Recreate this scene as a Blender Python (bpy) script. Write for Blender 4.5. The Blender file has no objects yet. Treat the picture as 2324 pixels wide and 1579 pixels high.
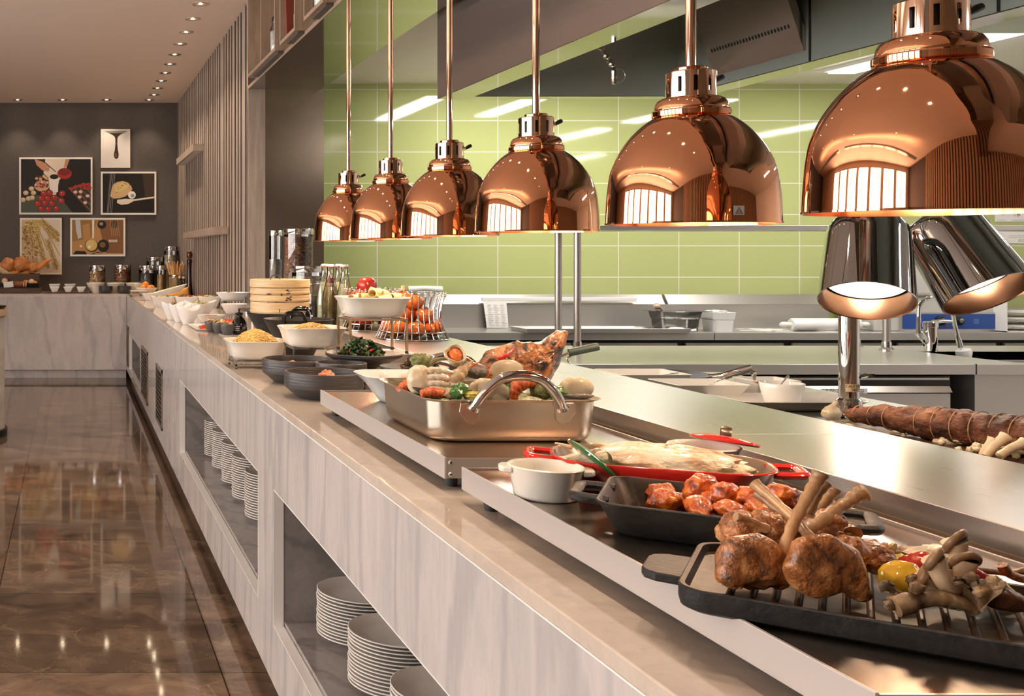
import bpy, bmesh, math, random
from mathutils import Vector, Matrix, noise as mnoise
S = bpy.context.scene
COL = S.collection
PI = math.pi
CAM_H, FPX, VU, VV = 1.32, 2350.0, 165.0, 577.0     # eye height, focal length and vanishing point of the photograph

def px(u, Y): return (u - VU) * Y / FPX
def pz(v, Y): return CAM_H - (v - VV) * Y / FPX
def py(v, z): return (CAM_H - z) * FPX / (v - VV)
def on(u, v, z):
    """point of the level plane at height z that the photograph shows at u, v"""
    Y = py(v, z); return (px(u, Y), Y, z)

def R(deg): return math.radians(deg)
def rot(axis, deg): return Matrix.Rotation(R(deg), 4, axis)
def T(x, y, z): return Matrix.Translation((x, y, z))

class MB:
    def __init__(s): s.v = []; s.f = []; s.m = []; s.M = Matrix.Identity(4)
    def xf(s, M=None): s.M = M if M is not None else Matrix.Identity(4); return s
    def add(s, vs, fs, mi=0):
        o = len(s.v)
        for p in vs: s.v.append(tuple(s.M @ Vector(p)))
        for f in fs: s.f.append(tuple(i + o for i in f)); s.m.append(mi)
        return s
    def box(s, x0, x1, y0, y1, z0, z1, mi=0):
        vs = [(x, y, z) for z in (z0, z1) for y in (y0, y1) for x in (x0, x1)]
        return s.add(vs, [(0, 2, 3, 1), (4, 5, 7, 6), (0, 1, 5, 4), (2, 6, 7, 3), (0, 4, 6, 2), (1, 3, 7, 5)], mi)
    def quad(s, a, b, c, d, mi=0): return s.add([a, b, c, d], [(0, 1, 2, 3)], mi)
    def loft(s, loops, cap0=True, cap1=True, mi=0, mis=None):
        n = len(loops[0]); vs = [p for l in loops for p in l]; o = len(s.v)
        for p in vs: s.v.append(tuple(s.M @ Vector(p)))
        for k in range(len(loops) - 1):
            m_ = mis[k] if mis else mi
            for i in range(n):
                j = (i + 1) % n
                s.f.append((o + k*n + i, o + k*n + j, o + (k+1)*n + j, o + (k+1)*n + i)); s.m.append(m_)
        if cap0: s.f.append(tuple(o + i for i in reversed(range(n)))); s.m.append(mis[0] if mis else mi)
        if cap1: s.f.append(tuple(o + (len(loops)-1)*n + i for i in range(n))); s.m.append(mis[-1] if mis else mi)
        return s
    def lathe(s, prof, n=32, mi=0, cap0=False, cap1=False, mis=None, c=(0, 0, 0)):
        return s.loft([[(c[0] + r*math.cos(2*PI*i/n), c[1] + r*math.sin(2*PI*i/n), c[2] + z) for i in range(n)] for r, z in prof], cap0, cap1, mi, mis)
    def cyl(s, c, r, h, n=20, mi=0, r2=None):
        return s.lathe([(r, 0), (r if r2 is None else r2, h)], n, mi, True, True, c=c)
    def tube(s, pts, r, n=8, mi=0, caps=True, flat=1.0, up=None):
        pts = [Vector(p) for p in pts]; N = len(pts); loops = []; prev = None
        for i, p in enumerate(pts):
            t = (pts[min(i+1, N-1)] - pts[max(i-1, 0)])
            t = t.normalized() if t.length > 1e-9 else Vector((0, 0, 1))
            if prev is None:
                a = Vector(up) if up else (Vector((0, 0, 1)) if abs(t.z) < .9 else Vector((1, 0, 0)))
                x = (a - t * a.dot(t)).normalized()
            else:
                x = (prev - t * prev.dot(t)); x = x.normalized() if x.length > 1e-9 else Vector((1, 0, 0))
            prev = x; y = t.cross(x); rr = r[i] if isinstance(r, (list, tuple)) else r
            loops.append([tuple(p + x*(rr*flat*math.cos(2*PI*k/n)) + y*(rr*math.sin(2*PI*k/n))) for k in range(n)])
        return s.loft(loops, caps, caps, mi)
    def ball(s, c, r, n=16, k=10, mi=0):
        r3 = r if isinstance(r, (tuple, list)) else (r, r, r)
        vs = [(c[0], c[1], c[2] - r3[2])]
        for a in range(1, k):
            th = PI*a/k - PI/2
            for i in range(n): vs.append((c[0] + r3[0]*math.cos(th)*math.cos(2*PI*i/n), c[1] + r3[1]*math.cos(th)*math.sin(2*PI*i/n), c[2] + r3[2]*math.sin(th)))
        vs.append((c[0], c[1], c[2] + r3[2])); fs = []
        for i in range(n): fs.append((0, 1 + (i+1) % n, 1 + i))
        for a in range(k-2):
            for i in range(n):
                b = 1 + a*n; j = (i+1) % n
                fs.append((b+i, b+j, b+n+j, b+n+i))
        b = 1 + (k-2)*n; L = len(vs) - 1
        for i in range(n): fs.append((b+i, b+(i+1) % n, L))
        return s.add(vs, fs, mi)
    def blob(s, c, r3, amp=.15, freq=2.5, seed=0, n=32, k=20, mi=0, fn=None, oct_=3):
        """lumpy ellipsoid; fn may bend the unit-sphere point first"""
        t = MB().ball((0, 0, 0), 1, n, k); vs = []
        for p in t.v:
            q = Vector(p); d = mnoise.fractal(q*freq + Vector((seed*7.13, seed*3.7, seed*1.9)), 1.0, 2.0, oct_, noise_basis='PERLIN_ORIGINAL')
            q = q * (1 + amp*d)
            if fn: q = Vector(fn(q))
            vs.append((c[0] + q.x*r3[0], c[1] + q.y*r3[1], c[2] + q.z*r3[2]))
        return s.add(vs, t.f, mi)
    def pillow(s, outline, t, mi=0, n=5, amp=0, freq=30, seed=0, cen=None, mi_back=None):
        """solid with the given flat outline (in x, z) swelling to thickness t in y"""
        cx, cz = cen if cen else (sum(p[0] for p in outline)/len(outline), sum(p[1] for p in outline)/len(outline))
        loops = []
        for sg in (-1, 1):
            seq = []
            for a in range(n + 1):
                ang = PI/2*a/n*.97; sc = math.cos(ang)**.6; y = sg*t*math.sin(ang)
                lp = []
                for x, z in outline:
                    q = Vector((cx + (x-cx)*sc, y, cz + (z-cz)*sc))
                    if amp: q += mnoise.noise_vector(q*freq + Vector((seed, 0, seed*2)))*amp
                    lp.append(tuple(q))
                seq.append(lp)
            loops.append(seq)
        allp = list(reversed(loops[0])) + loops[1][1:]
        return s.loft(allp, True, True, mi, None if mi_back is None else [mi_back]*n + [mi]*n)
    def prism(s, pts, z0, z1, mi=0):
        return s.loft([[(x, y, z0) for x, y in pts], [(x, y, z1) for x, y in pts]], True, True, mi)
    def build(s, name, mats, parent=None, loc=None, rotz=0, smooth=.6, bevel=0, M=None):
        me = bpy.data.meshes.new(name); me.from_pydata(s.v, [], s.f)
        if not isinstance(mats, (list, tuple)): mats = [mats]
        for m_ in mats: me.materials.append(m_)
        me.polygons.foreach_set('material_index', s.m)
        bm = bmesh.new(); bm.from_mesh(me); bmesh.ops.recalc_face_normals(bm, faces=bm.faces); bm.to_mesh(me); bm.free()
        if smooth:
            me.shade_smooth(); me.set_sharp_from_angle(angle=smooth)
        o = bpy.data.objects.new(name, me); COL.objects.link(o)
        if loc is not None: o.location = loc
        if rotz: o.rotation_euler = (0, 0, rotz)
        if M is not None: o.matrix_world = M
        if parent is not None: o.parent = parent
        if bevel:
            b = o.modifiers.new('edge', 'BEVEL'); b.width = bevel; b.segments = 2; b.limit_method = 'ANGLE'; b.angle_limit = .7
        return o

def tag(o, label=None, cat=None, group=None, kind=None):
    if label: o['label'] = label
    if cat: o['category'] = cat
    if group: o['group'] = group
    if kind: o['kind'] = kind
    return o
def thing(name, label, cat, loc=(0, 0, 0), rotz=0, group=None, M=None):
    o = bpy.data.objects.new(name, None); COL.objects.link(o)
    o.empty_display_size = .05
    if M is not None: o.matrix_world = M
    else: o.location = loc; o.rotation_euler = (0, 0, rotz)
    return tag(o, label, cat, group)
def dup(root, label=None, loc=None, rotz=None, M=None, group=None):
    """a copy of a thing with copies of its parts and their sub-parts"""
    r = root.copy(); COL.objects.link(r)
    if M is not None: r.matrix_world = M
    if loc is not None: r.location = loc
    if rotz is not None: r.rotation_euler = (0, 0, rotz)
    if label: r['label'] = label
    if group: r['group'] = group
    for ch in list(root.children):
        c = ch.copy(); COL.objects.link(c); c.parent = r
        for g in ch.children:
            d = g.copy(); COL.objects.link(d); d.parent = c
    return r
def struct(o): o['kind'] = 'structure'; return o

def rr(w, d, r, z, n=6, cx=0, cy=0):
    """loop of a rounded rectangle"""
    pts = []
    r = min(r, w/2 - 1e-4, d/2 - 1e-4)
    for (sx, sy, a0) in ((1, 1, 0), (-1, 1, 90), (-1, -1, 180), (1, -1, 270)):
        for i in range(n + 1):
            a = R(a0 + 90*i/n)
            pts.append((cx + sx*(w/2 - r) + r*math.cos(a), cy + sy*(d/2 - r) + r*math.sin(a), z))
    return pts
def dish(mb, prof, t, r, mi=0, mi_in=None, n=6, rim=0):
    """open rounded-rectangular dish; prof = [(w, d, z)...] from the foot up, wall t, corner radius r"""
    out = [rr(w, d, r, z, n) for w, d, z in prof]
    inn = [rr(w - 2*t, d - 2*t, max(r - t, .002), max(z, prof[0][2] + t), n) for w, d, z in reversed(prof)]
    top = prof[-1]
    mid = [rr(top[0] - t*.5, top[1] - t*.5, r - t*.25, top[2] + t*.35, n), rr(top[0] - t*1.5, top[1] - t*1.5, max(r - t*.75, .002), top[2] + t*.35, n)]
    loops = out + mid + inn
    k = len(out)
    mb.loft(loops, True, True, mi, [mi]*(k + 1) + [mi if mi_in is None else mi_in]*(len(loops) - k - 2))
    return mb
def bowl_prof(pts, t):
    """closed round-bowl profile from an outside profile of (r, z)"""
    o = list(pts); inn = [(max(r - t, .001), z + (t if i == len(pts) - 1 else 0)) for i, (r, z) in enumerate(reversed(pts))]
    top = o[-1]
    return o + [(top[0] - t*.3, top[1] + t*.4), (top[0] - t*.8, top[1] + t*.4)] + inn
def arc(c, r, a0, a1, n, plane='xz'):
    out = []
    for i in range(n + 1):
        a = R(a0 + (a1 - a0)*i/n); p, q = r*math.cos(a), r*math.sin(a)
        out.append((c[0] + p, c[1], c[2] + q) if plane == 'xz' else ((c[0] + p, c[1] + q, c[2]) if plane == 'xy' else (c[0], c[1] + p, c[2] + q)))
    return out
def spline(pts, n=6):
    """Catmull-Rom through the points"""
    P = [Vector(p) for p in pts]; P = [P[0]*2 - P[1]] + P + [P[-1]*2 - P[-2]]; out = []
    for i in range(1, len(P) - 2):
        for k in range(n):
            t = k/n; a, b, c, d = P[i-1], P[i], P[i+1], P[i+2]
            out.append(.5*((2*b) + (c - a)*t + (2*a - 5*b + 4*c - d)*t*t + (3*b - a - 3*c + d)*t**3))
    out.append(P[-2]); return [tuple(p) for p in out]
ORD = 'top second third fourth fifth sixth seventh eighth ninth tenth eleventh twelfth thirteenth fourteenth fifteenth sixteenth seventeenth eighteenth nineteenth twentieth'.split()
# ---------------------------------------------------------------- materials
class NT:
    def __init__(s, name):
        s.mat = bpy.data.materials.new(name); s.mat.use_nodes = True; s.t = s.mat.node_tree; s.t.nodes.clear()
        s.out = s.n('ShaderNodeOutputMaterial')
    def n(s, kind, **kw):
        x = s.t.nodes.new(kind)
        for k, v in kw.items(): setattr(x, k, v)
        return x
    def l(s, a, b): s.t.links.new(a, b)
    def coord(s, world=False, scale=(1, 1, 1), rotation=(0, 0, 0), loc=(0, 0, 0)):
        if world: src = s.n('ShaderNodeNewGeometry').outputs['Position']
        else: src = s.n('ShaderNodeTexCoord').outputs['Object']
        mp = s.n('ShaderNodeMapping'); s.l(src, mp.inputs['Vector'])
        mp.inputs['Scale'].default_value = scale; mp.inputs['Rotation'].default_value = rotation; mp.inputs['Location'].default_value = loc
        return mp.outputs[0]
    def noise(s, vec, scale, detail=4, rough=.55, dist=0):
        x = s.n('ShaderNodeTexNoise'); s.l(vec, x.inputs['Vector'])
        x.inputs['Scale'].default_value = scale; x.inputs['Detail'].default_value = detail; x.inputs['Roughness'].default_value = rough; x.inputs['Distortion'].default_value = dist
        return x.outputs['Fac']
    def ramp(s, fac, stops):
        x = s.n('ShaderNodeValToRGB'); s.l(fac, x.inputs[0]); e = x.color_ramp.elements
        while len(e) < len(stops): e.new(.5)
        for i, (p, c) in enumerate(stops):
            e[i].position = p; e[i].color = (c, c, c, 1) if isinstance(c, (int, float)) else tuple(c) + (1,)
        return x.outputs[0]
    def mix(s, fac, a, b, mode='MIX'):
        x = s.n('ShaderNodeMix', data_type='RGBA', blend_type=mode)
        for sock, v in ((x.inputs[0], fac), (x.inputs[6], a), (x.inputs[7], b)):
            if isinstance(v, (int, float)): sock.default_value = v
            elif isinstance(v, tuple): sock.default_value = v + (1,) if len(v) == 3 else v
            else: s.l(v, sock)
        return x.outputs[2]
    def bsdf(s, col=(.8, .8, .8), rough=.5, metal=0, spec=.5, coat=0, trans=0, ior=1.5, emis=None, strength=0, sss=0):
        b = s.n('ShaderNodeBsdfPrincipled'); s.b = b
        for k, v in (('Base Color', col), ('Roughness', rough), ('Metallic', metal), ('Specular IOR Level', spec), ('Coat Weight', coat), ('Transmission Weight', trans), ('IOR', ior), ('Subsurface Weight', sss)):
            if isinstance(v, (int, float)): b.inputs[k].default_value = v
            elif isinstance(v, tuple): b.inputs[k].default_value = v + (1,)
            else: s.l(v, b.inputs[k])
        b.inputs['Coat Roughness'].default_value = .05
        if sss: b.inputs['Subsurface Radius'].default_value = (.004, .002, .001)
        if emis: b.inputs['Emission Color'].default_value = emis + (1,); b.inputs['Emission Strength'].default_value = strength
        s.l(b.outputs[0], s.out.inputs[0]); return b
    def bump(s, h, strength=.3, dist=.01):
        x = s.n('ShaderNodeBump'); s.l(h, x.inputs['Height']); x.inputs['Strength'].default_value = strength; x.inputs['Distance'].default_value = dist
        s.l(x.outputs[0], s.b.inputs['Normal'])

def plain(name, col, rough=.5, metal=0, **kw):
    t = NT(name); t.bsdf(col, rough, metal, **kw); return t.mat
def mottled(name, c1, c2, scale=20, rough=.5, metal=0, stretch=(1, 1, 1), bump=0, lo=.35, hi=.65, c3=None, detail=5, dist=0, world=False, bscale=None, **kw):
    t = NT(name); v = t.coord(world, stretch); f = t.noise(v, scale, detail, .6, dist)
    st = [(lo, c1), (hi, c2)] + ([(min(hi + .13, 1), c3)] if c3 else [])
    t.bsdf(t.ramp(f, st), rough, metal, **kw)
    if bump: t.bump(t.noise(v, bscale or scale*2, 4), bump)
    return t.mat
def steel(name, col=(.62, .6, .58), rough=.22, stretch=(1, 60, 60), var=.08, world=True):
    t = NT(name); v = t.coord(world, stretch); f = t.noise(v, 9, 3)
    v2 = t.coord(world, (1, 1, 1)); g = t.noise(v2, 5, 3)
    r_ = t.ramp(t.mix(.5, f, g), [(.3, max(rough - var, .01)), (.7, rough + var)])
    t.bsdf(col, r_, 1); return t.mat
def glow(name, col, strength):
    t = NT(name); e = t.n('ShaderNodeEmission'); e.inputs[0].default_value = col + (1,); e.inputs[1].default_value = strength
    t.l(e.outputs[0], t.out.inputs[0]); return t.mat
def thin_glass(name, tint=(.97, .98, .97), body=0.0):
    t = NT(name); fr = t.n('ShaderNodeFresnel'); fr.inputs[0].default_value = 1.5
    a = t.n('ShaderNodeBsdfTransparent'); a.inputs[0].default_value = tint + (1,)
    g = t.n('ShaderNodeBsdfGlossy'); g.inputs['Roughness'].default_value = .02
    mx = t.n('ShaderNodeMixShader'); ad = t.n('ShaderNodeMath', operation='ADD'); t.l(fr.outputs[0], ad.inputs[0]); ad.inputs[1].default_value = .06 + body
    t.l(ad.outputs[0], mx.inputs[0]); t.l(a.outputs[0], mx.inputs[1]); t.l(g.outputs[0], mx.inputs[2]); t.l(mx.outputs[0], t.out.inputs[0]); return t.mat

def marble(name, base, vein, rough=.06, rotation=(0, 0, 0), scale=1.0, vein_amt=.55, lines=True, stretch=(1, 1, 1)):
    t = NT(name); v = t.coord(True, stretch, rotation)
    w = t.n('ShaderNodeTexWave', wave_type='BANDS', bands_direction='DIAGONAL'); t.l(v, w.inputs[0])
    w.inputs['Scale'].default_value = 1.3*scale; w.inputs['Distortion'].default_value = 9; w.inputs['Detail'].default_value = 4; w.inputs['Detail Scale'].default_value = 1.6
    a = t.ramp(w.outputs['Fac'], [(.80, 0.), (.99, vein_amt)])
    b = t.ramp(t.noise(v, 3.2*scale, 8, .68, 1.2), [(.42, 0.), (.75, 1.)])
    c = t.ramp(t.noise(v, 26*scale, 5, .7), [(.5, 0.), (.8, .5)])
    m1 = t.mix(b, base, tuple(.62*x + .38*y for x, y in zip(base, vein)))
    m2 = t.mix(a, m1, vein)
    m3 = t.mix(c, m2, tuple(.7*x for x in base))
    t.bsdf(m3, rough, 0, spec=.5); return t.mat

M = {}

M['copper'] = plain('polished copper', (.84, .40, .22), .03, 1)
M['copper_in'] = plain('copper shade lining', (.95, .42, .20), .14, 1)
M['copper_light'] = plain('rose copper', (.93, .66, .50), .05, 1)
M['chrome'] = plain('chrome', (.72, .72, .71), .035, 1)
M['chrome_dark'] = plain('dark polished steel', (.42, .42, .42), .03, 1)
M['wire'] = plain('chromed wire', (.78, .77, .76), .12, 1)
M['gold_steel'] = plain('warm satin steel', (.70, .58, .42), .25, 1)
M['steel_top'] = steel('brushed steel worktop', (.60, .575, .55), .29, (60, 2, 60), .025)
M['steel'] = plain('satin steel sheet', (.52, .49, .46), .32, .75)
M['steel_v'] = plain('upright brushed steel', (.46, .40, .36), .22, 1)
M['steel_hood'] = plain('polished hood steel', (.44, .38, .35), .20, .8)
M['steel_soffit'] = plain('mirror steel soffit', (.36, .33, .31), .06, 1)
M['steel_in'] = plain('hood lining steel', (.50, .54, .49), .35, .5)
M['steel_k'] = plain('satin kitchen steel', (.56, .53, .50), .30, .72)
M['tray_edge'] = plain('matte anodised tray side', (.50, .455, .43), .38, .35)
M['hot'] = steel('hot plate steel', (.60, .51, .43), .22, (30, 2, 30), .03)
M['riser'] = plain('satin bronze-toned steel riser', (.60, .45, .34), .3, .9)
M['pan'] = plain('satin pan steel', (.68, .61, .51), .27, 1)
M['marble_front'] = marble('white marble front', (.58, .525, .50), (.22, .21, .225), .07, (R(12), 0, 0), 1.5, .28, stretch=(1, 1.6, .32))
M['marble_top'] = marble('polished marble top', (.60, .50, .42), (.38, .30, .25), .06, (0, 0, R(40)), 1.8, .25)
M['marble_shade'] = marble('niche marble with shade', (.27, .245, .235), (.08, .075, .075), .12, (0, R(20), 0), 2, .4)  # shade inside the niches put into a darker marble colour
M['joint'] = plain('white joint bead', (.88, .84, .80), .3)
M['ceramic'] = plain('white glazed china', (.80, .77, .73), .09, spec=.55)
M['ceramic_warm'] = plain('cream glazed china', (.80, .74, .65), .10, spec=.55)
M['plate'] = plain('white plate glaze', (.80, .75, .70), .22)
M['iron'] = mottled('black cast iron', (.009, .008, .008), (.02, .018, .017), 60, .5, bump=.15, spec=.3)
M['iron_in'] = mottled('seasoned iron inside', (.022, .013, .008), (.05, .028, .017), 25, .42, bump=.1, spec=.14)
M['stoneware'] = mottled('charcoal stoneware', (.028, .026, .026), (.055, .05, .05), 8, .42, stretch=(1, 1, 14), bump=.25)
M['black_gloss'] = plain('black glaze', (.006, .006, .006), .07)
M['black'] = plain('black plastic', (.012, .012, .012), .4)
M['rubber'] = plain('black rubber', (.02, .02, .02), .6)
M['red_enamel'] = plain('red enamel', (.55, .022, .014), .10, coat=.5)
M['enamel_in'] = plain('grey-brown enamel', (.22, .155, .10), .25)
M['green_enamel'] = plain('green enamel', (.03, .12, .035), .10, coat=.5)
M['wood_dark'] = mottled('dark wood', (.045, .022, .012), (.10, .05, .026), 6, .4, stretch=(1, 12, 12))
M['bamboo'] = mottled('bamboo', (.55, .36, .18), (.74, .53, .30), 5, .45, stretch=(2, 2, 26), lo=.3, hi=.7)
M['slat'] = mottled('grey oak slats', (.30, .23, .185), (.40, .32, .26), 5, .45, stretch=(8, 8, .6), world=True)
M['slat_back_shade'] = mottled('dark backing and slat side shade', (.085, .068, .058), (.12, .098, .084), 6, .6, stretch=(8, 8, .6), world=True)  # dark board tone, also used as painted shade on the slat sides
M['cubby'] = mottled('oak veneer', (.30, .215, .15), (.42, .31, .23), 4, .45, stretch=(6, 6, .7), world=True)
M['glass'] = thin_glass('clear glass')
M['glass_g'] = thin_glass('green-tinted glass', (.90, .95, .88))
M['white_plastic'] = plain('white plastic', (.82, .80, .77), .4)
M['paper'] = plain('white paper', (.85, .82, .78), .7)
M['frame_white'] = plain('white picture frame', (.85, .78, .70), .4)
M['fixture'] = plain('white fixture body', (.75, .72, .68), .5)
# ---------------------------------------------------------------- the room
XE = .574                       # aisle face of the counter
XW = 1.205                      # face of the slatted wall and of the bulkhead
YF, YG, YB = 11.03, 11.9, 7.13  # short counter's face, grey wall, end of the slatted wall
YK, ZC, ZK, ZS = 7.5, 3.06, 2.555, 2.455
XL, XR, YN = -5.2, 8.6, -2.6

# floor: brown marble tiles
t = NT('brown marble floor'); v = t.coord(True)
br = t.n('ShaderNodeTexBrick', offset=0, squash=1); vv = t.coord(True, loc=(.29, -.23, 0)); t.l(vv, br.inputs[0])
for k, val in (('Scale', 1), ('Mortar Size', .0022), ('Mortar Smooth', .1), ('Bias', 0), ('Brick Width', .76), ('Row Height', .76)): br.inputs[k].default_value = val
br.inputs['Color1'].default_value = (1, 1, 1, 1); br.inputs['Color2'].default_value = (.62, .62, .62, 1); br.inputs['Mortar'].default_value = (.1, .1, .1, 1)
v2 = t.coord(True, (1.2, 1.9, 1), (0, 0, R(14)))
base = t.ramp(t.noise(v2, 3.4, 10, .66, .9), [(.30, (.055, .036, .026)), (.48, (.125, .083, .057)), (.66, (.21, .142, .096)), (.85, (.30, .21, .145))])
w = t.n('ShaderNodeTexVoronoi', feature='DISTANCE_TO_EDGE'); 
dn = t.n('ShaderNodeTexNoise'); t.l(v2, dn.inputs['Vector']); dn.inputs['Scale'].default_value = 3; dn.inputs['Detail'].default_value = 6
mxv = t.n('ShaderNodeMix', data_type='VECTOR'); mxv.inputs[0].default_value = .32; t.l(v2, mxv.inputs[4]); t.l(dn.outputs['Color'], mxv.inputs[5]); t.l(mxv.outputs[1], w.inputs['Vector']); w.inputs['Scale'].default_value = 2.3
vm = t.ramp(w.outputs['Distance'], [(.0, .55), (.012, 0.)])
vm = t.mix(1.0, vm, t.ramp(t.noise(v2, 1.7, 3), [(.45, 0.), (.62, 1.)]), 'MULTIPLY')
c = t.mix(vm, base, (.34, .22, .13)); c = t.mix(1.0, c, br.outputs['Color'], 'MULTIPLY')
t.bsdf(c, .055, 0, spec=.5); M['floor'] = t.mat
b = MB().box(XL, XR, YN, 12.3, -.05, 0); struct(b.build('floor', M['floor'], smooth=0))

M['ceiling'] = plain('warm white ceiling paint', (.88, .74, .64), .75)
M['ceiling_k'] = plain('kitchen ceiling paint', (.86, .80, .76), .6)
M['taupe'] = mottled('taupe wall paint', (.085, .07, .06), (.10, .083, .072), 40, .7, world=True)
M['cream'] = plain('cream wall paint', (.62, .50, .41), .7)
b = MB().box(XL, XW + .6, YN, 12.3, ZC, ZC + .1); struct(b.build('ceiling', M['ceiling'], smooth=0))
b = MB().box(XW + .4, XR, YN, YK + .1, ZK, ZK + .1); tag(b.build('ceiling_kitchen', M['ceiling_k'], smooth=0), kind='structure')
b = MB().box(XL, XW + .4, YG, YG + .12, 0, ZC); struct(b.build('wall_far', M['taupe'], smooth=0))
b = MB().box(XL, XR, YN - .12, YN, 0, ZC, 1); x = -2.6
while x < XR - .2: b.box(x, x + .11, YN, YN + .05, 0, ZC, 0); x += .19
M['slat_warm'] = plain('warm brown slats', (.30, .18, .10), .5)
struct(b.build('wall_near', [M['slat_warm'], plain('dark brown backing', (.035, .022, .016), .6)], smooth=0))
struct(MB().box(1.75, XR, YN, YK, 0, .006).build('floor_kitchen', plain('pale kitchen floor tiles', (.50, .47, .44), .4), smooth=0))
M['added_uplight'] = glow('added uplighter glow', (1, .72, .50), 30)
for i in range(2):  # unseen uplighters, added to brighten the ceiling
    d = thing('added_uplighter', 'added unseen uplighter beyond the picture edge, brightening the aisle ceiling', 'light', (-2.3, 1.2 + 5.6*i, 2.62), 0, 'added unseen uplighters')
    b = MB(); b.box(-.07, .07, -2.5, 2.5, 0, .006); b.box(-.07, -.064, -2.5, 2.5, .006, .05); b.box(.064, .07, -2.5, 2.5, .006, .05); b.build('trough', M['trim_ring'] if 'trim_ring' in M else plain('brushed trough', (.5, .45, .4), .3, .8), d, smooth=0)
    MB().box(-.05, .05, -2.48, 2.48, .008, .012).build('diffuser', M['added_uplight'], d, smooth=0)
    for y in (-2.2, 2.2): MB().cyl((0, y, .012), .002, ZC - 2.632, 6).build('suspension_wire', M['wire'], d)

b = MB().box(XR, XR + .12, YN, YK + .1, 0, ZC); struct(b.build('wall_right', M['ceiling_k'], smooth=0))

# left wall with tall windows
wins = [(-2.3, -1.1), (-.9, .3), (.5, 1.7), (1.9, 3.1), (3.3, 4.5), (4.7, 5.9), (6.1, 7.3)]
M['daylight'] = glow('bright daylight through sheer blinds', (1, .96, .92), 8.5)
M['curtain'] = mottled('pale curtain', (.55, .42, .34), (.66, .52, .42), 9, .8, stretch=(1, 14, .3))
b = MB(); ys = YN
for y0, y1 in wins: b.box(XL - .12, XL, ys, y0, 0, ZC); b.box(XL - .12, XL, y0, y1, 0, .35); b.box(XL - .12, XL, y0, y1, 2.85, ZC); ys = y1
b.box(XL - .12, XL, ys, 12.3, 0, ZC); struct(b.build('wall_left', M['cream'], smooth=0))
for i, (y0, y1) in enumerate(wins):
    o = struct(MB().box(XL - .10, XL - .09, y0, y1, .35, 2.85).build(f'window_{i+1}', M['daylight'], smooth=0))
    f = MB()
    for a in (y0, (y0 + y1)/2 - .02, y1 - .04): f.box(XL - .09, XL - .03, a, a + .04, .35, 2.85)
    for z in (.35, 2.81): f.box(XL - .085, XL - .035, y0, y1, z, z + .04)
    f.build('window_frame', M['wood_dark'], o, smooth=0)

# slatted wall: uneven upright slats on a dark board, ending in an oak pier and a steel panel
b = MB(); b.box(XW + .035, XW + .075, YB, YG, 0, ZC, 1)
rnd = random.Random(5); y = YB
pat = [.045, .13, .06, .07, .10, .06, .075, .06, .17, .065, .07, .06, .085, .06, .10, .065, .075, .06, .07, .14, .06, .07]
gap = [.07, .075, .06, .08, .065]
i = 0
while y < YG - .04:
    wd = pat[i % len(pat)]; b.box(XW, XW + .004, y, min(y + wd, YG), .9, ZC, 0); b.box(XW + .004, XW + .04, y + .001, min(y + wd, YG) - .001, .9, ZC, 1); y += wd + gap[i % len(gap)]; i += 1  # slat sides coloured dark to stand for their shade
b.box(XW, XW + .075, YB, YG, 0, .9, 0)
struct(b.build('wall_slatted', [M['slat'], M['slat_back_shade']], smooth=0))
b = MB().box(XW + .0, 1.322, YB - .02, YB + .02, .9, ZS, 0); b.box(XW + .076, 1.322, YB + .02, YK, 0, ZS, 0)
struct(b.build('trim_1', M['slat'], smooth=0))
struct(MB().box(1.322, 1.729, YB, YK - .001, 0, ZS).build('wall_pier', M['steel_v'], smooth=0))
# bulkhead over the pass: mirror steel underside, oak face
b = MB().box(1.28, 1.70, YN, YB + .02, ZS, ZC, 0); b.box(XW + .001, 1.28, YN, YB + .02, ZS - .0015, ZS, 0); b.box(1.70, 1.704, YN, YB, ZS, ZC, 0)
b.box(XW, 1.28, YN, YB + .02, ZS, ZS + .022, 1); b.box(1.26, 1.28, YN, YB + .02, ZS + .022, ZC, 1); b.box(1.23, 1.729, YB + .02, YK, ZS, ZC, 0)
struct(b.build('ceiling_bulkhead', [M['steel_soffit'], M['cubby']], smooth=0))

# green tiled kitchen wall
t = NT('lime green glazed tiles'); v = t.coord(True, (1, 1, 1), (R(-90), 0, 0))
sx = t.n('ShaderNodeSeparateXYZ'); t.l(t.n('ShaderNodeNewGeometry').outputs['Position'], sx.inputs[0])
cx = t.n('ShaderNodeCombineXYZ'); t.l(sx.outputs['X'], cx.inputs['X']); t.l(sx.outputs['Z'], cx.inputs['Y'])
mp = t.n('ShaderNodeMapping'); t.l(cx.outputs[0], mp.inputs[0]); mp.inputs['Location'].default_value = (-2.6426 % .437, -(2.288 % .2266), 0)
mp.inputs['Location'].default_value = (-(2.6426 % .437), -(2.288 % .2266), 0)
br = t.n('ShaderNodeTexBrick', offset=0, squash=1); t.l(mp.outputs[0], br.inputs[0])
for k, val in (('Scale', 1), ('Mortar Size', .0032), ('Mortar Smooth', 0), ('Bias', 0), ('Brick Width', .437), ('Row Height', .2266)): br.inputs[k].default_value = val
br.inputs['Color1'].default_value = (.45, .49, .20, 1); br.inputs['Color2'].default_value = (.44, .48, .195, 1); br.inputs['Mortar'].default_value = (.72, .70, .58, 1)
t.bsdf(br.outputs['Color'], .05, 0, spec=.5); t.bump(t.noise(v, 3, 2), .02, .02); M['tile'] = t.mat
struct(MB().box(1.3, XR, YK, YK + .12, 0, ZK).build('wall_kitchen', M['tile'], smooth=0))
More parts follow.
